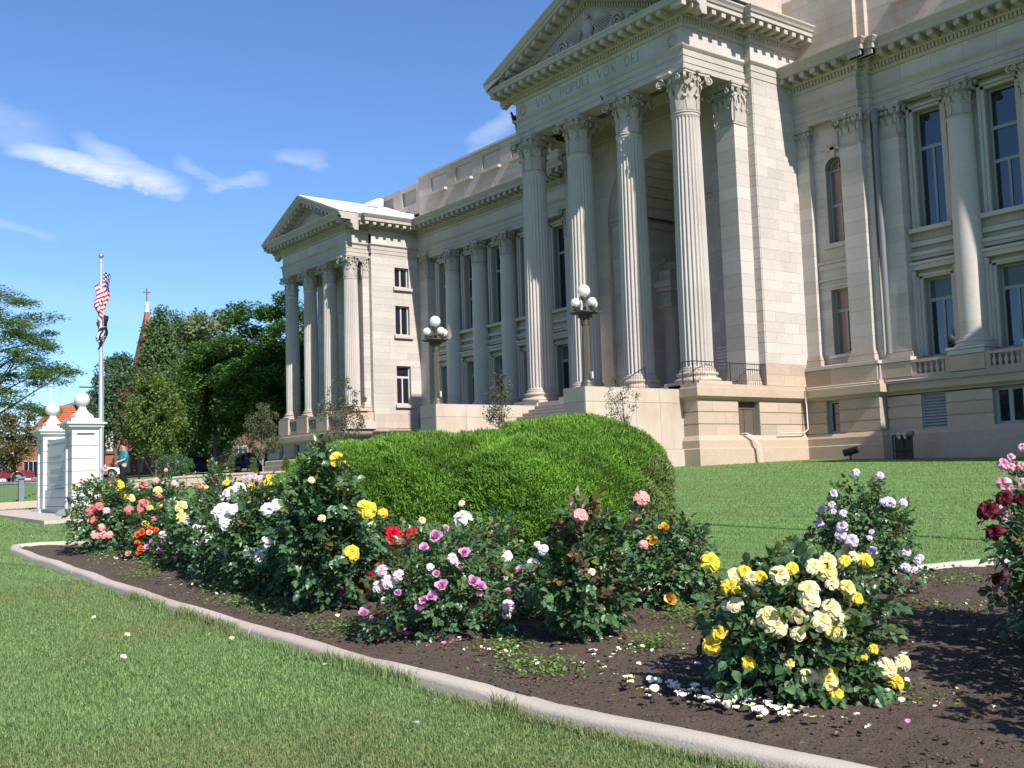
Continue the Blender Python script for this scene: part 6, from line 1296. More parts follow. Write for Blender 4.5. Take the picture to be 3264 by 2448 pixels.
bird(-35.45, 32.7, 16.98, 'dark bird sitting on the corner of the third column capital', 1.2, .55)

# ================================================================ MONUMENT
g = empty('monument', (-26.2, 7.0, gzf(-26.2, 7.0))); tag(g, 'white marble memorial with two ball-topped piers and an inscribed tablet between', 'monument')
def mp(name, mb, mt, par=None): return part(name, mb, mt, par or g)
m = MB(); m.hexa([(-29.9, 5.85, -.75), (-23.6, 5.85, -.75), (-23.6, 8.3, -.75), (-29.9, 8.3, -.75), (-29.9, 5.85, -.40), (-23.6, 5.85, -.55), (-23.6, 8.3, -.52), (-29.9, 8.3, -.36)]); mp('slab', m, KERB)
for (x0, x1, y0, y1, nm) in ((-25.22, -24.65, 6.68, 7.25, 'right'), (-28.27, -27.7, 6.84, 7.4, 'left')):
    p = empty('pier', Vector(((x0+x1)/2, (y0+y1)/2, -.5))-wpos(g), parent=g)
    for z0, z1, o in ((-.6, -.42, .15), (-.42, -.36, .11)): m = MB(); m.box(x0-o, x1+o, y0-o, y1+o, z0, z1, .6); part('plinth', m, MARBLE, p)
    zz = np.linspace(-.36, 1.3, 7); e = .05
    for a, b in zip(zz[:-1], zz[1:]):
        m = MB(); m.box(x0+e, x1-e, y0+e, y1-e, a+.007, b-.007, random.uniform(.2, .9))
        for (u0, u1, v0, v1) in ((x0, x0+.1, y0, y0+.1), (x1-.1, x1, y0, y0+.1), (x1-.1, x1, y1-.1, y1), (x0, x0+.1, y1-.1, y1)): m.box(u0, u1, v0, v1, a+.007, b-.007, random.uniform(.3, .9))
        part('course_stone', m, MARBLE, p)
    m = MB(); m.box(x0, x1, y0, y1, 1.302, 1.40); part('top_course', m, MARBLE, p)
    m = MB(); 
    for z0, z1, o in ((1.40, 1.44, .04), (1.44, 1.50, .09), (1.50, 1.54, .14)): m.box(x0-o, x1+o, y0-o, y1+o, z0, z1)
    m.box(x0-.02, x1+.02, y0-.02, y1+.02, 1.54, 1.63); m.box(x0+.09, x1-.09, y0+.09, y1-.09, 1.63, 1.69); part('cap', m, MARBLE, p)
    cx_, cy_ = (x0+x1)/2, (y0+y1)/2; m = MB(); m.lathe([(.26, 1.69), (.25, 1.71), (.17, 1.76), (.11, 1.84), (.08, 1.92)], cx_, cy_, 0, 4, a0=math.pi/4, smooth=False); part('pedestal', m, MARBLE, p)
    m = MB(); m.ball((cx_, cy_, 2.05), .168, 24, sz=.95); part('ball', m, MARBLE, p)
m = MB(); m.box(-27.7, -25.22, 6.96, 7.3, .0, 1.18); m.box(-27.7, -25.22, 6.93, 7.32, 1.18, 1.27); tw = mp('wall', m, TABLET)
m = MB(); m.box(-27.62, -25.9, 6.925, 6.965, .12, 1.12); tb_ = mp('tablet', m, TABLET)
m = MB()
for a in (-.5, -.30, -.1): m.box(-27.7-.02, -25.22, 6.88, 7.5, a, a+.19, random.uniform(.3, .7))
tag(mp('base_course', m, MARBLE), kind='stuff')
m = MB(); rows = [[(x, 6.90, z) for x, z in ((-25.22, .0), (-25.22, 1.2), (-25.5, 1.0), (-25.62, .55), (-25.85, .2), (-26.1, .02))], [(x, 7.4, z) for x, z in ((-25.22, .0), (-25.22, 1.2), (-25.5, 1.0), (-25.62, .55), (-25.85, .2), (-26.1, .02))]]
m.grid(rows, .5, True, True); m.poly(rows[0]); m.poly(rows[1][::-1]); mp('curved_buttress', m, TABLET)
m = MB(); rs = random.Random(3)
for z, xa, xb, hh in ((.86, -27.5, -26.4, .1), (.74, -27.5, -26.3, .03), (.56, -27.35, -26.3, .03), (.50, -27.3, -26.4, .02), (.37, -27.5, -26.4, .035), (.30, -27.45, -26.35, .03), (.18, -27.3, -26.5, .035)):
    x = xa
    while x < xb:
        w = rs.uniform(.03, .1); m.box(x, x+w, 6.918, 6.927, z, z+hh*.25); x += w+.02
tag(part('dark_letter_dash', m, CUTSHADE, g), kind='stuff')  # raised dashes suggest lettering, the shade of its cuts in their colour

# ================================================================ FLAGPOLE AND FLAGS
px_, py_ = -38.7, 11.45; pz = gzf(px_, py_); g = empty('flagpole', (px_, py_, pz)); tag(g, 'tall silver flagpole with a gold ball behind the monument', 'flagpole')
ALU = mat('brushed_aluminium', (.62, .60, .60), .35, .5, metal=.6); GOLD = mat('gilt_ball', (.60, .48, .28), .3, .5, metal=.8)
m = MB(); m.lathe([(.085, 0), (.075, 4), (.05, 8.1-pz)], seg=14); m.build('pole', ALU, g)
m = MB(); m.lathe([(.06, 8.05-pz), (.07, 8.12-pz), (.02, 8.16-pz), (.02, 8.22-pz)], seg=10); m.build('truck', ALU, g); m = MB(); m.ball((0, 0, 8.3-pz), .095, 18); m.build('ball', GOLD, g)
m = MB(); m.tube([(.09, .05, 8.2-pz), (.1, .07, 4-pz), (.09, .05, .9-pz)], .006, 4); m.build('halyard', CABLE, g)
def flagmat(name, kind):
    m = bpy.data.materials.new(name); m.use_nodes = True; t = m.node_tree; b = t.nodes['Principled BSDF']; b.inputs['Roughness'].default_value = .8
    a = t.nodes.new('ShaderNodeAttribute'); a.attribute_name = 'col'; t.links.new(a.outputs['Color'], b.inputs['Base Color'])
    tr = t.nodes.new('ShaderNodeBsdfTranslucent'); t.links.new(a.outputs['Color'], tr.inputs[0]); ms = t.nodes.new('ShaderNodeMixShader'); ms.inputs[0].default_value = .3; t.links.new(b.outputs[0], ms.inputs[1]); t.links.new(tr.outputs[0], ms.inputs[2]); t.links.new(ms.outputs[0], t.nodes['Material Output'].inputs[0]); return m
def flag(name, label, top, H, L, colf, fall, seed, nu=60, nv=52):
    """a limp flag: the hoist on the pole, the fly hanging in folds"""
    rs = random.Random(seed); V, Fc, cols = [], [], []
    sp = [(0, 0, 0)]; wid = L*.2
    for i in range(nu):      # the cloth zigzags: out, back past the pole and down
        u = (i+.5)/nu; dirx = math.cos(2.1*math.pi*u)*(1 if u < .55 else .9); sp.append((sp[-1][0]+dirx*wid*3.0/nu, sp[-1][1]+.10*math.cos(9*u+1)*3/nu, sp[-1][2]-fall/nu*(.75+.5*u)))
    for i in range(nu+1):
        u = i/nu; ox, oy, oz = sp[i]
        for j in range(nv+1):
            v = j/nv; fold = .05*math.sin(v*9+u*8)*min(1, u*3); k = (1-.45*v)+.25*math.sin(v*3)
            a = ox*k+fold-.10*v*u; b = oy+.07*math.sin(u*17+v*2)*min(1, 3*u)
            V.append((.6*a-.8*b, .8*a+.6*b, -v*H*(1-.12*u)+oz*(1-.15*v)))
    for i in range(nu):
        for j in range(nv):
            a = i*(nv+1)+j; Fc.append((a, a+1, a+nv+2, a+nv+1)); cols.append(colf((i+.5)/nu, (j+.5)/nv))
    me = bpy.data.meshes.new(name); me.from_pydata(V, [], Fc); me.polygons.foreach_set('use_smooth', [True]*len(Fc)); at = me.attributes.new('col', 'FLOAT_COLOR', 'FACE'); at.data.foreach_set('color', np.array([(*c, 1) for c in cols], np.float32).ravel()); me.materials.append(flagmat(name+'_cloth', 0)); me.update()
    o = link(name, me, None, (px_+.06, py_+.05, top)); tag(o, label, 'flag'); return o
def us(u, v):
    if u < .4 and v < 7/13:
        cu, cv = u/.4*11, v/(7/13)*9; iu, iv = int(cu), int(cv)
        return (.75, .75, .75) if ((iu+iv) % 2 == 0 and math.hypot(cu-iu-.5, cv-iv-.5) < .42) else (.02, .035, .16)
    return (.48, .025, .04) if int(v*13) % 2 == 0 else (.80, .78, .78)
def second(u, v):
    d = math.hypot((u-.5)*1.5, v-.5)
    return (.7, .7, .7) if (.24 < d < .27) or (d < .2 and (u > .45) and (v > .42)) or (abs(v-.86) < .03 and .3 < u < .7 and int(u*40) % 2) else (.012, .014, .03)
flag('national_flag', 'limp red, white and blue flag near the top of the pole', 7.75, 1.2, 2.9, us, .95, 1)
flag('black_flag', 'limp black flag with a white emblem below the striped one', 6.2, .95, 2.1, second, .5, 2)

# ================================================================ TERRACE WALLS, FENCE
def blockwall(name, label, pts, z0, z1, th, L, mt, cap=None):
    g = empty(name, (pts[0][0], pts[0][1], z0)); tag(g, label, 'wall'); rs = random.Random(int(z1*100)+len(pts))
    for (x0, y0, a0, b0), (x1, y1, a1, b1) in zip(pts[:-1], pts[1:]):
        A, B = Vector((x0, y0, 0)), Vector((x1, y1, 0)); l = (B-A).length; n = max(1, round(l/L)); d = (B-A)/l; nn = Vector((d.y, -d.x, 0))
        for i in range(n):
            s, e = i/n, (i+1)/n; p, q = A.lerp(B, s)+d*.012, A.lerp(B, e)-d*.012; zb0, zb1 = a0+(a1-a0)*s, a0+(a1-a0)*e; zt0, zt1 = b0+(b1-b0)*s, b0+(b1-b0)*e; w = nn*th
            m = MB(); m.hexa([(*p.xy, zb0), (*q.xy, zb1), (*(q-w).xy, zb1), (*(p-w).xy, zb0), (*p.xy, zt0), (*q.xy, zt1), (*(q-w).xy, zt1), (*(p-w).xy, zt0)], rs.uniform(.3, .8)); part('block', m, mt, g)
            if cap: m = MB(); c = nn*.04; m.hexa([(*(p+c).xy, zt0), (*(q+c).xy, zt1), (*(q-w-c).xy, zt1), (*(p-w-c).xy, zt0), (*(p+c).xy, zt0+cap), (*(q+c).xy, zt1+cap), (*(q-w-c).xy, zt1+cap), (*(p-w-c).xy, zt0+cap)], rs.uniform(.3, .8)); part('coping', m, PAVE, g)
    return g
blockwall('retaining_wall', 'long peach sandstone retaining wall with a flat coping behind the roses', [(-42.3, 12.0, -.3, .28), (-41.0, 13.7, -.3, .36), (-40.1, 15.0, -.3, .44), (-39.3, 16.2, -.2, .48), (-38.3, 17.5, -.2, .50), (-35.5, 21.3, -.2, .52)], 0, .5, .45, 1.6, SAND, .07)
blockwall('low_terrace_wall', 'low lit row of sandstone blocks in front of the taller terrace wall', [(-38.7, 15.7, -.3, .22), (-37.4, 17.3, -.3, .30), (-34.9, 20.8, -.3, .36)], 0, .4, .35, 1.3, SAND)
blockwall('edging_wall', 'low sandstone edging left of the monument in front of the iron fence', [(-31.2, 2.0, -.8, -.32), (-31.2, 8.6, -.6, -.15), (-31.2, 9.5, -.6, -.12)], 0, .4, .3, 3.2, SAND)
blockwall('far_block_wall', 'lit sandstone wall seen through the bars of the iron fence', [(-56.3, 8.0, -.4, .13), (-56.3, 13.8, -.3, .16)], 0, .4, .3, 2.0, SAND)
g = empty('iron_fence', (-47.2, 10.8, -.3)); tag(g, 'grey iron railing fence with a thick square post at the far left', 'fence')
FEN = mat('grey_painted_iron', (.16, .17, .20), .6, .3)
m = MB(); m.box(-47.32, -47.14, 10.72, 10.92, -.9, .64); m.box(-47.38, -47.08, 10.66, 10.98, .64, .72); part('post', m, FEN, g)
for (y0, y1) in ((6.0, 10.7), (10.95, 12.6)):
    m = MB(); m.box(-47.27, -47.2, y0, y1, .44, .50); part('rail', m, FEN, g); m = MB(); m.box(-47.27, -47.2, y0, y1, -.38, -.33); part('rail', m, FEN, g)
    y = y0+.1
    while y < y1: m = MB(); m.tube([(-47.235, y, -.6), (-47.235, y, .62)], .018, 5); part('bar', m, FEN, g); y += .155
g = railing('stair_rail', [(-59.9, 23.9, .82), (-58.85, 25.2, 1.35), (-58.8, 25.5, 1.35), (-58.8, 25.6, .75)], .82, .26, 'grey iron handrail rising in front of the parked cars', r=.03, par=None, br=.016); g['category'] = 'railing'
blockwall('step_edge', 'stone step edge under the grey handrail', [(-61.5, 22.3, .4, .80), (-57.6, 27.5, .4, .82)], 0, .8, .5, 1.6, SAND)
m = MB(); m.xf(Matrix()); g = empty('utility_cabinet', (-59.3, 21.4, gzf(-59.3, 21.4))); tag(g, 'pale grey tilted cabinet standing behind the terrace wall', 'cabinet')
CAB = mat('pale_grey_cabinet', (.46, .50, .53), .5, .4)
rot = Matrix.Translation((0, 0, .55)) @ Matrix.Rotation(R(53.5), 4, 'Z') @ Matrix.Rotation(R(32), 4, 'Y')
for nm, b, mt in (('body', (-.34, .34, -.25, .25, -.36, .36), CAB), ('lid', (-.37, .37, -.28, .28, .37, .44), CAB), ('front_panel', (-.26, .26, -.265, -.252, -.26, .26), FRAMEG)): m = MB(); m.box(*b); m.xf(rot); m.build(nm, mt, g)
for dx in (-.3, .3): m = MB(); m.tube([(dx*.6, dx*.8, -.05), (dx*.6, dx*.8, .3)], .03, 6); m.build('leg', FRAMEG, g)

m = MB(); m.grid([[(x, y, gzf(x, y)+.015) for x in (-46, -42, -38, -34)] for y in (3, 5, 7, 9, 10.3)], .5, False, True); tag(m.build('footpath', PAVE), kind='structure')
# ================================================================ STREET, CARS
m = MB(); V = []; rows = [[(x, y, gzf(x, y)+.012) for x in (-106, -100, -94, -86)] for y in np.linspace(-60, 120, 30)]; m.grid(rows, .5, False, True); tag(m.build('road', ASPH), kind='structure')
m = MB(); rows = [[(x, y, gzf(x, y)+.12) for x in (-86, -84.5)] for y in np.linspace(-60, 60, 20)]; m.grid(rows, .5, False, True); rows = [[(-86.01, y, gzf(-86, y)+a) for a in (-.1, .12)] for y in np.linspace(-60, 60, 20)]; m.grid(rows, .5, False, False); tag(m.build('pavement', PAVE), kind='structure')
def paint(name, c): return mat(name, c, .3, .5, coat=.8)
TYRE = mat('tyre_rubber', (.02, .02, .02), .8, .2); RIM = mat('wheel_rim', (.45, .45, .46), .35, .5, metal=.6); CARGL = mat('car_glass', (.02, .025, .03), .05, .8, coat=.5); CHR = mat('chrome', (.6, .6, .62), .2, .5, metal=.9); RED = mat('tail_lamp', (.5, .02, .02), .3, .5); HL = mat('headlamp', (.7, .7, .7), .2, .6)
def car(name, label, cat, x, y, rz, body, cabin, L, Wd, pm, trim=None, wh=.36, axles=(.2, .8), group=None):
    """profile in (s along the length, z) pulled across the width; the cabin narrows upwards"""
    g = empty(name, (x, y, gzf(x, y)), rz); tag(g, label, cat, group)
    def hull(pts, w0, w1, zlo, zhi):
        m = MB(); rows = []
        for s in (-1, 1): rows.append([(a*L-L/2, s*(w0+(w1-w0)*max(0, min(1, (z-zlo)/(zhi-zlo))))/2, z) for a, z in pts])
        m.grid(rows, .5, True, False); m.poly(rows[0]); m.poly(rows[1][::-1]); return m
    b = hull(body, Wd, Wd*.96, .3, 1.1); bo = b.build('body', pm, g); mod = bo.modifiers.new('soft_edges', 'BEVEL'); mod.width = .04; mod.segments = 2; mod.limit_method = 'ANGLE'
    c = hull(cabin, Wd*.93, Wd*.74, cabin[0][1], max(z for a, z in cabin)); co = c.build('cab', pm, g); mod = co.modifiers.new('soft_edges', 'BEVEL'); mod.width = .04; mod.segments = 2; mod.limit_method = 'ANGLE'
    zb, zt = cabin[0][1], max(z for a, z in cabin); xs_ = [a for a, z in cabin]; tops = [a for a, z in cabin if z > zt-.08]; a0, a1, t0, t1 = min(xs_), max(xs_), min(tops), max(tops)
    for s in (-1, 1):
        n = max(1, round((a1-a0)*L/1.1))
        for i in range(n):
            f0, f1 = (i+.04)/n, (i+.96)/n; lo, hi = .06, .86
            def P(f, h): a = (a0+(a1-a0)*f)*(1-h)+(t0+(t1-t0)*f)*h; w = (Wd*.93*(1-h)+Wd*.74*h)/2+.012; return (a*L-L/2, s*w, zb+(zt-zb)*h)
            def Q(f, h): p = P(f, h); return (p[0], p[1]-s*.02, p[2])
            m = MB(); m.hexa([P(f0, lo), P(f1, lo), P(f1, hi), P(f0, hi), Q(f0, lo), Q(f1, lo), Q(f1, hi), Q(f0, hi)]); m.build('side_window', CARGL, g)
    for nm, aa, tt, sg in (('windscreen', a1, t1, 1), ('rear_window', a0, t0, -1)):
        def P(v, h, o): a = aa*(1-h)+tt*h; w = (Wd*.93*(1-h)+Wd*.74*h)*.43*v; return (a*L-L/2+sg*o, w, zb+(zt-zb)*h+o*.4)
        m = MB(); m.hexa([P(-1, .1, .015), P(1, .1, .015), P(1, .88, .015), P(-1, .88, .015), P(-1, .1, -.01), P(1, .1, -.01), P(1, .88, -.01), P(-1, .88, -.01)]); m.build(nm, CARGL, g)
    for ax in axles:
        for s in (-1, 1):
            m = MB(); cx_ = ax*L-L/2; m.tube([(cx_, s*(Wd/2-.22), wh), (cx_, s*(Wd/2+.01), wh)], wh, 22); w = m.build('wheel', TYRE, g); m = MB(); m.tube([(cx_, s*(Wd/2-.1), wh), (cx_, s*(Wd/2+.02), wh)], wh*.58, 16); m.build('rim', RIM, w)
            m = MB(); m.tube([(cx_+(wh+.07)*math.cos(a), s*(Wd/2+.0), wh+(wh+.07)*math.sin(a)) for a in np.linspace(0, math.pi, 14)], .045, 6); m.build('wheel_arch', trim or TYRE, g)
    for s in (-1, 1):
        m = MB(); m.box(L/2-.02, L/2+.02, s*Wd*.36-.16, s*Wd*.36+.16, .68, .84); m.build('headlight', HL, g); m = MB(); m.box(-L/2-.02, -L/2+.02, s*Wd*.42-.08, s*Wd*.42+.08, .75, 1.0); m.build('tail_light', RED, g)
        m = MB(); m.box((a1-.02)*L-L/2-.1, (a1-.02)*L-L/2, s*(Wd/2), s*(Wd/2+.16), zb+.02, zb+.18); m.build('mirror', trim or pm, g)
    for sg in (-1, 1): m = MB(); m.box(sg*(L/2+.0)-.06, sg*(L/2)+.06, -Wd*.48, Wd*.48, .42, .6); m.build('bumper', CHR if trim else TYRE, g)
    m = MB(); m.box(-L/2-.035, -L/2-.02, -.26, .26, .62, .76); m.build('number_plate', HL, g)
    return g
PICK = [(0, .42), (1, .42), (1, .78), (.985, .95), (.74, 1.06), (.70, 1.07), (.0, 1.07)]; PCAB = [(.36, 1.07), (.72, 1.07), (.60, 1.72), (.41, 1.75)]
car('pickup_truck', 'white pickup truck seen just right of the flagpole', 'pickup', -101.5, 29.0, R(90), PICK, PCAB, 5.6, 1.95, paint('white_car_paint', (.75, .75, .76)), wh=.4)
car('pickup_truck', 'dark red pickup truck parked beyond the iron fence', 'pickup', -89.6, 18.3, R(90), PICK, PCAB, 5.9, 2.0, paint('dark_red_car_paint', (.16, .012, .02)), trim=CHR, wh=.42)
SUVB = [(0, .4), (1, .4), (1, .75), (.97, .98), (.76, 1.08), (0, 1.08)]; SUVC = [(.01, 1.08), (.80, 1.08), (.66, 1.72), (.06, 1.76)]
car('sport_utility_vehicle', 'black four-wheel drive with its tail lamp showing, under the trees', 'suv', -101.2, 38.6, R(90), SUVB, SUVC, 4.7, 1.85, paint('black_car_paint', (.012, .013, .018)), wh=.38)
VANB = [(0, .32), (1, .32), (1, .7), (.97, .86), (.84, 1.0), (0, 1.0)]; VANC = [(.02, 1.0), (.87, 1.0), (.60, 1.68), (.05, 1.72)]
car('minivan', 'dark blue minivan behind the pale-trunked young tree', 'van', -88.2, 38.6, R(-90), VANB, VANC, 4.9, 1.9, paint('navy_car_paint', (.01, .02, .07)), wh=.34)
car('saloon_car', 'pale car bonnet just left of the monument, behind the red pickup', 'car', -97.5, 20.6, R(90), VANB, [(.15, 1.0), (.75, 1.0), (.6, 1.42), (.28, 1.42)], 4.6, 1.8, paint('silver_car_paint', (.6, .6, .62)), wh=.33)

# ================================================================ PERSON
SKIN = mat('skin', (.45, .27, .19), .6, .3); TROU = mat('black_trousers', (.012, .010, .016), .8, .2); SHIRT = mat('teal_striped_shirt', (.02, .20, .26), .8, .2); HAIR = mat('dark_hair', (.03, .02, .015), .6, .3)
def person(x, y, rz, label):
    g = empty('person', (x, y, gzf(x, y)), rz); tag(g, label, 'person')
    # skeleton: +X forward, slight lean back, mid-stride
    J = {'pel': (0, 0, .92, .135), 'lo': (.01, 0, 1.02, .125), 'ch': (-.03, 0, 1.25, .15), 'nk': (-.02, 0, 1.43, .055), 'hd': (.0, 0, 1.53, .075), 'cr': (.0, 0, 1.66, .085),
         'lh': (.0, .09, .88, .1), 'lk': (.10, .1, .49, .065), 'la': (-.02, .1, .1, .042), 'lt': (.14, .11, .03, .035), 'rh': (0, -.09, .88, .1), 'rk': (-.02, -.1, .48, .065), 'ra': (-.33, -.1, .16, .042), 'rt': (-.22, -.11, .03, .035),
         'ls': (-.03, .17, 1.36, .055), 'le': (.03, .24, 1.12, .042), 'lw': (.22, .2, 1.05, .03), 'rs': (-.03, -.17, 1.36, .055), 're': (-.1, -.25, 1.1, .042), 'rw': (.05, -.27, .92, .03)}
    E_ = [('pel', 'lo'), ('lo', 'ch'), ('ch', 'nk'), ('nk', 'hd'), ('hd', 'cr'), ('pel', 'lh'), ('lh', 'lk'), ('lk', 'la'), ('la', 'lt'), ('pel', 'rh'), ('rh', 'rk'), ('rk', 'ra'), ('ra', 'rt'), ('ch', 'ls'), ('ls', 'le'), ('le', 'lw'), ('ch', 'rs'), ('rs', 're'), ('re', 'rw')]
    def skin(name, keys, mt, grow=0.0, fingers=False):
        ks = [k for k in J if k in keys]; idx = {k: i for i, k in enumerate(ks)}; vs = [J[k][:3] for k in ks]; rad = [J[k][3]+grow for k in ks]; es = [(idx[a], idx[b]) for a, b in E_ if a in idx and b in idx]
        if fingers:
            for w_, e_ in (('lw', 'le'), ('rw', 're')):
                d = (Vector(J[w_][:3])-Vector(J[e_][:3])).normalized(); p = Vector(J[w_][:3])+d*.06; vs.append(tuple(p)); rad.append(.03); es.append((idx[w_], len(vs)-1)); pi = len(vs)-1
                for k in range(4):
                    q = p+d*(.05+.008*(1.5-abs(k-1.3)))+Vector((0, 0, .018*(k-1.5)))+Vector((0, .0, -.01)); r_ = q+d*.03+Vector((0, 0, -.02)); vs += [tuple(q), tuple(r_)]; rad += [.0095, .008]; es += [(pi, len(vs)-2), (len(vs)-2, len(vs)-1)]
                q = p+Vector((0, 0, .035))+d*.01; vs.append(tuple(q)); rad.append(.010); es.append((pi, len(vs)-1))
        me = bpy.data.meshes.new(name); me.from_pydata(vs, es, []); o = link(name, me, g); md = o.modifiers.new('skin', 'SKIN'); sk = me.skin_vertices[0].data
        for i, r_ in enumerate(rad): sk[i].radius = (r_, r_)
        sk[0].use_root = True; md.use_smooth_shade = True; s2 = o.modifiers.new('subd', 'SUBSURF'); s2.levels = s2.render_levels = 2; me.materials.append(mt); return o
    skin('body', set(J), SKIN, fingers=True)
    skin('trousers', {'pel', 'lo', 'lh', 'lk', 'la', 'rh', 'rk', 'ra'}, TROU, .03); skin('shirt', {'pel', 'lo', 'ch', 'nk', 'ls', 'le', 'rs', 're'}, SHIRT, .035)
    for s, (a, b) in ((1, ('la', 'lt')), (-1, ('ra', 'rt'))): m = MB(); A, B = Vector(J[a][:3]), Vector(J[b][:3]); m.tube([A+Vector((-.06, 0, -.05)), B+Vector((.0, 0, 0)), B+Vector((.1, 0, 0))], .05, 8, r1=.035); m.build('shoe', TROU, g)
    m = MB(); m.ball((-.02, 0, 1.68), .112, 14, sz=1.05); m.v = [(a, b, c) if a < .05 or c > 1.70 else (a*.3, b, max(c, 1.70)) for a, b, c in m.v]; m.build('hair', HAIR, g)
    m = MB()
    for s in (-1, 1): m.ball((.078, s*.03, 1.615), .011, 6)
    m.tube([(.08, 0, 1.62), (.105, 0, 1.585), (.085, 0, 1.575)], .011, 5); m.tube([(.083, -.022, 1.548), (.086, .022, 1.548)], .006, 5); tag(m.build('face', SKIN, g), kind='stuff')
    return g
person(-39.1, 12.35, R(53-180+40), 'person in a teal top and black trousers walking past the terrace wall')

# ================================================================ FAR BUILDINGS
BRK = mat('red_brick', (.28, .11, .075), .9, .1, var=.15, vscale=4); BRN = mat('brown_brick', (.16, .085, .065), .9, .1, var=.12); TILE = mat('orange_roof_tile', (.50, .13, .055), .8, .2, var=.1); WHT = mat('white_render', (.62, .60, .58), .8, .2, var=.06); CRM = mat('cream_shutter', (.55, .50, .33), .7, .2)
def bwin(g, x, y0, y1, z0, z1, mt=GLASS, fr=FRAME):
    m = MB(); m.box(x, x+.06, y0, y1, z0, z1); o = part('window', m, fr, g); k = 3
    for i in range(k): m = MB(); m.box(x+.06, x+.08, y0+(y1-y0)*(i+.06)/k, y0+(y1-y0)*(i+.94)/k, z0+.08, z1-.08); part('pane', m, mt, o)
g = empty('brick_building', (-136, 37, .8)); tag(g, 'low brick building with an orange tiled roof between the monument balls', 'building')
m = MB(); m.box(-146, -134, 34.2, 42, -.5, 7.3); part('wall', m, WHT, g)
m = MB(); m.hexa([(-146.5, 33.9, 7.3), (-133.5, 33.9, 7.3), (-133.5, 42.2, 7.3), (-146.5, 42.2, 7.3), (-142, 35.9, 10.6), (-137.4, 35.9, 10.6), (-137.4, 42.2, 10.6), (-142, 42.2, 10.6)]); rf = part('roof', m, TILE, g)
for i in range(14): m = MB(); f_ = i/14; m.tube([(-133.5-3.9*f_+.04, 33.9+2.0*f_, 7.34+3.3*f_), (-133.5-3.9*f_+.04, 42.1, 7.34+3.3*f_)], .05, 4); part('tile_row', m, BRK, rf)
for yy in (38.6, 41.0): bwin(g, -134, yy, yy+1.2, 4.5, 6.2)
m = MB(); m.tube([(-136, 34.4, 10), (-136, 34.4, 13.0)], .13, 6); m.tube([(-136, 34.0, 12.3), (-136, 34.8, 12.3)], .1, 5); part('white_finial', m, WHT, g); m = MB(); m.tube([(-136, 41.6, 11), (-136, 41.6, 13.9)], .13, 6); m.tube([(-136, 41.2, 13.3), (-136, 42.0, 13.3)], .1, 5); part('white_finial', m, WHT, g)
g = empty('brown_building', (-130, 41, .8)); tag(g, 'dark brown brick building behind the nearer monument ball', 'building')
m = MB(); m.box(-143, -129, 37.6, 47, -.5, 10.7); part('wall', m, BRN, g); m = MB(); m.box(-143.2, -128.8, 37.4, 47.2, 10.7, 11.0); part('parapet', m, FRAME, g)
m = MB(); m.box(-129, -128.9, 39, 40, 7.5, 9.3); part('white_panel', m, WHT, g); m = MB(); m.tube([(-130, 36, 12.2), (-130, 40.5, 12.2)], .08, 4); m.tube([(-130, 39.2, 11), (-130, 39.2, 12.6)], .08, 4); part('antenna', m, IRON, g)
g = empty('brick_shopfront', (-127, 39, .8)); tag(g, 'red brick front with cream shutters behind the white pickup', 'building')
m = MB(); m.box(-128.6, -126.5, 37.9, 47, -.5, 7.0); part('wall', m, BRK, g); m = MB(); m.box(-126.5, -126.3, 37.8, 47, 4.3, 4.6); part('ledge', m, BRN, g); m = MB(); m.box(-126.5, -126.35, 37.9, 38.7, 4.6, 7); part('pilaster', m, FRAME, g); bwin(g, -126.5, 38.9, 40.7, 2.1, 4.1, CRM); bwin(g, -126.5, 41.6, 43.4, 2.1, 4.1, CRM)
g = empty('white_building', (-130, 26, .8)); tag(g, 'white rendered building at the far left edge', 'building')
m = MB(); m.box(-140, -130, 18, 28.7, -.5, 5.9); part('wall', m, WHT, g); m = MB(); m.box(-130, -129.7, 17.8, 28.9, 4.3, 4.7); part('ledge', m, FRAME, g); m = MB(); m.box(-140.2, -129.5, 17.8, 28.9, 5.9, 6.2); part('roof_edge', m, WHT, g); bwin(g, -130, 22, 23.5, 1.6, 3.4); bwin(g, -130, 25, 26.5, 1.6, 3.4)
g = empty('brick_building', (-132, 31, .8)); tag(g, 'red brick building behind the small bronze-leaved tree', 'building')
m = MB(); m.box(-145, -132, 29.2, 36.5, -.5, 5.6); part('wall', m, BRK, g); m = MB(); m.box(-145.2, -131.8, 29.0, 36.6, 5.6, 5.9); part('parapet', m, BRN, g); bwin(g, -132, 30.5, 32, 1.8, 3.8); bwin(g, -132, 33.5, 35, 1.8, 3.8)
g = empty('dark_building', (-114, 52, .8)); tag(g, 'dark brown building in deep shade behind the trees and parked cars', 'building')
m = MB(); m.box(-126, -114, 42, 74, -.5, 7.5); part('wall', m, BRN, g); m = MB(); m.box(-126.2, -113.7, 41.8, 74.2, 7.5, 7.9); part('roof_edge', m, BRN, g)
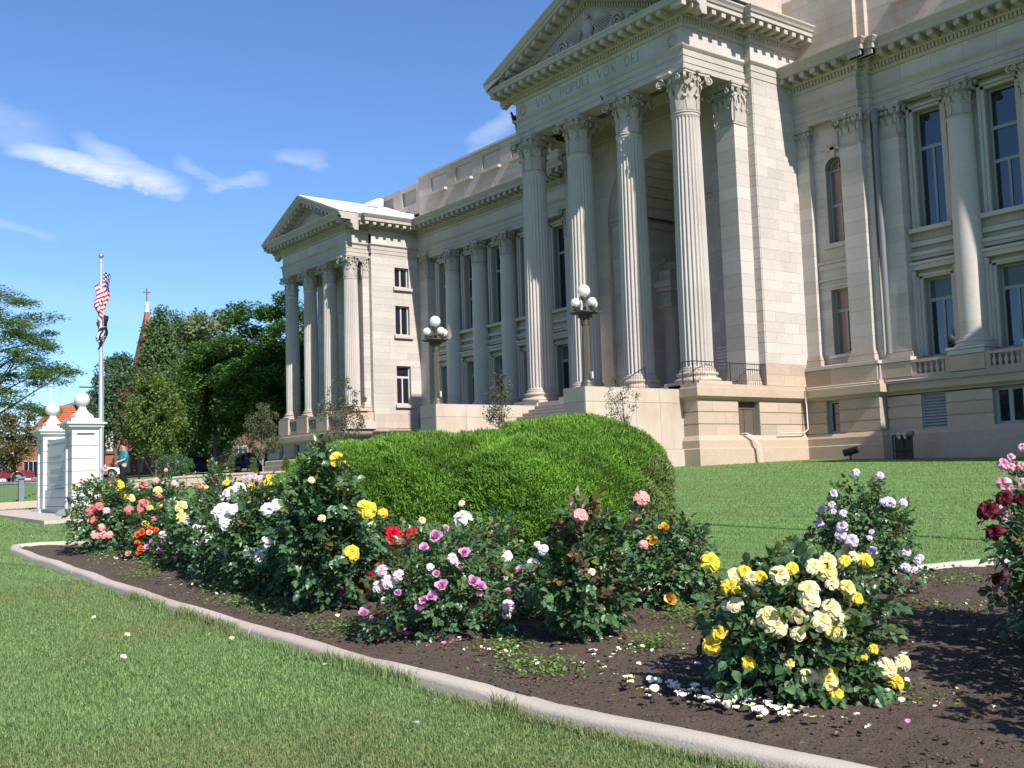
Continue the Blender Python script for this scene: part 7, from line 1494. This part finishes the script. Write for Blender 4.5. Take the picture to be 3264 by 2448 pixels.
for i in range(7): bwin(g, -114, 44+i*4, 45.6+i*4, 2.0, 4.6)
g = empty('long_building', (-150, -20, .8)); tag(g, 'distant tan building along the street beyond the left edge', 'building')
m = MB(); m.box(-165, -150, -60, 12, -.5, 8); part('wall', m, BRN, g); m = MB(); m.box(-165.3, -149.7, -60.3, 12.3, 8, 8.4); part('parapet', m, WHT, g)
for i in range(10): bwin(g, -150, -54+i*6, -52+i*6, 3, 5.5)
g = empty('church', (-220, 74, .8)); tag(g, 'red brick church spire with a white tip and cross rising above the trees', 'church')
m = MB(); m.box(-224, -214, 69, 79, -1, 16); part('tower', m, BRK, g)
m = MB(); m.hexa([(-222.2, 69.9, 16), (-214, 69.9, 16), (-214, 77.5, 16), (-222.2, 77.5, 16), (-218.4, 73.25, 36.0), (-217.7, 73.25, 36.0), (-217.7, 73.95, 36.0), (-218.4, 73.95, 36.0)]); part('spire', m, mat('red_spire', (.33, .10, .07), .8, .2, var=.1), g)
m = MB(); m.lathe([(.55, 36), (.42, 37.3), (.5, 37.4), (.3, 38.0), (.12, 38.2)], -218.05, 73.6, 0, 8); part('white_tip', m, WHT, g)
m = MB(); m.box(-218.15, -217.95, 73.5, 73.7, 38.1, 41.0); m.box(-218.13, -217.97, 72.85, 74.35, 40.0, 40.22); part('cross', m, BRN, g)
g = empty('brick_building', (-80, -62, -1)); tag(g, 'brick building with a red roof across the street behind the photographer', 'building')
m = MB(); m.box(-125, -45, -75, -62, -3, 9); part('wall', m, BRK, g); m = MB(); m.hexa([(-126, -76, 9), (-44, -76, 9), (-44, -61, 9), (-126, -61, 9), (-121, -69, 14), (-49, -69, 14), (-49, -68, 14), (-121, -68, 14)]); part('roof', m, TILE, g)
for i in range(12): m = MB(); x = -120+i*6.2; m.box(x, x+2, -62, -61.9, 2, 6); part('window', m, GLASS, g)
m = MB(); m.tube([(8, 11.65, 8.9), (2, 11.55, 8.55), (-2.2, 11.5, 8.4)], .06, 8); tag(m.build('overhead_cable', IRON), 'overhead cable crossing high above the lawn outside the picture', 'cable')
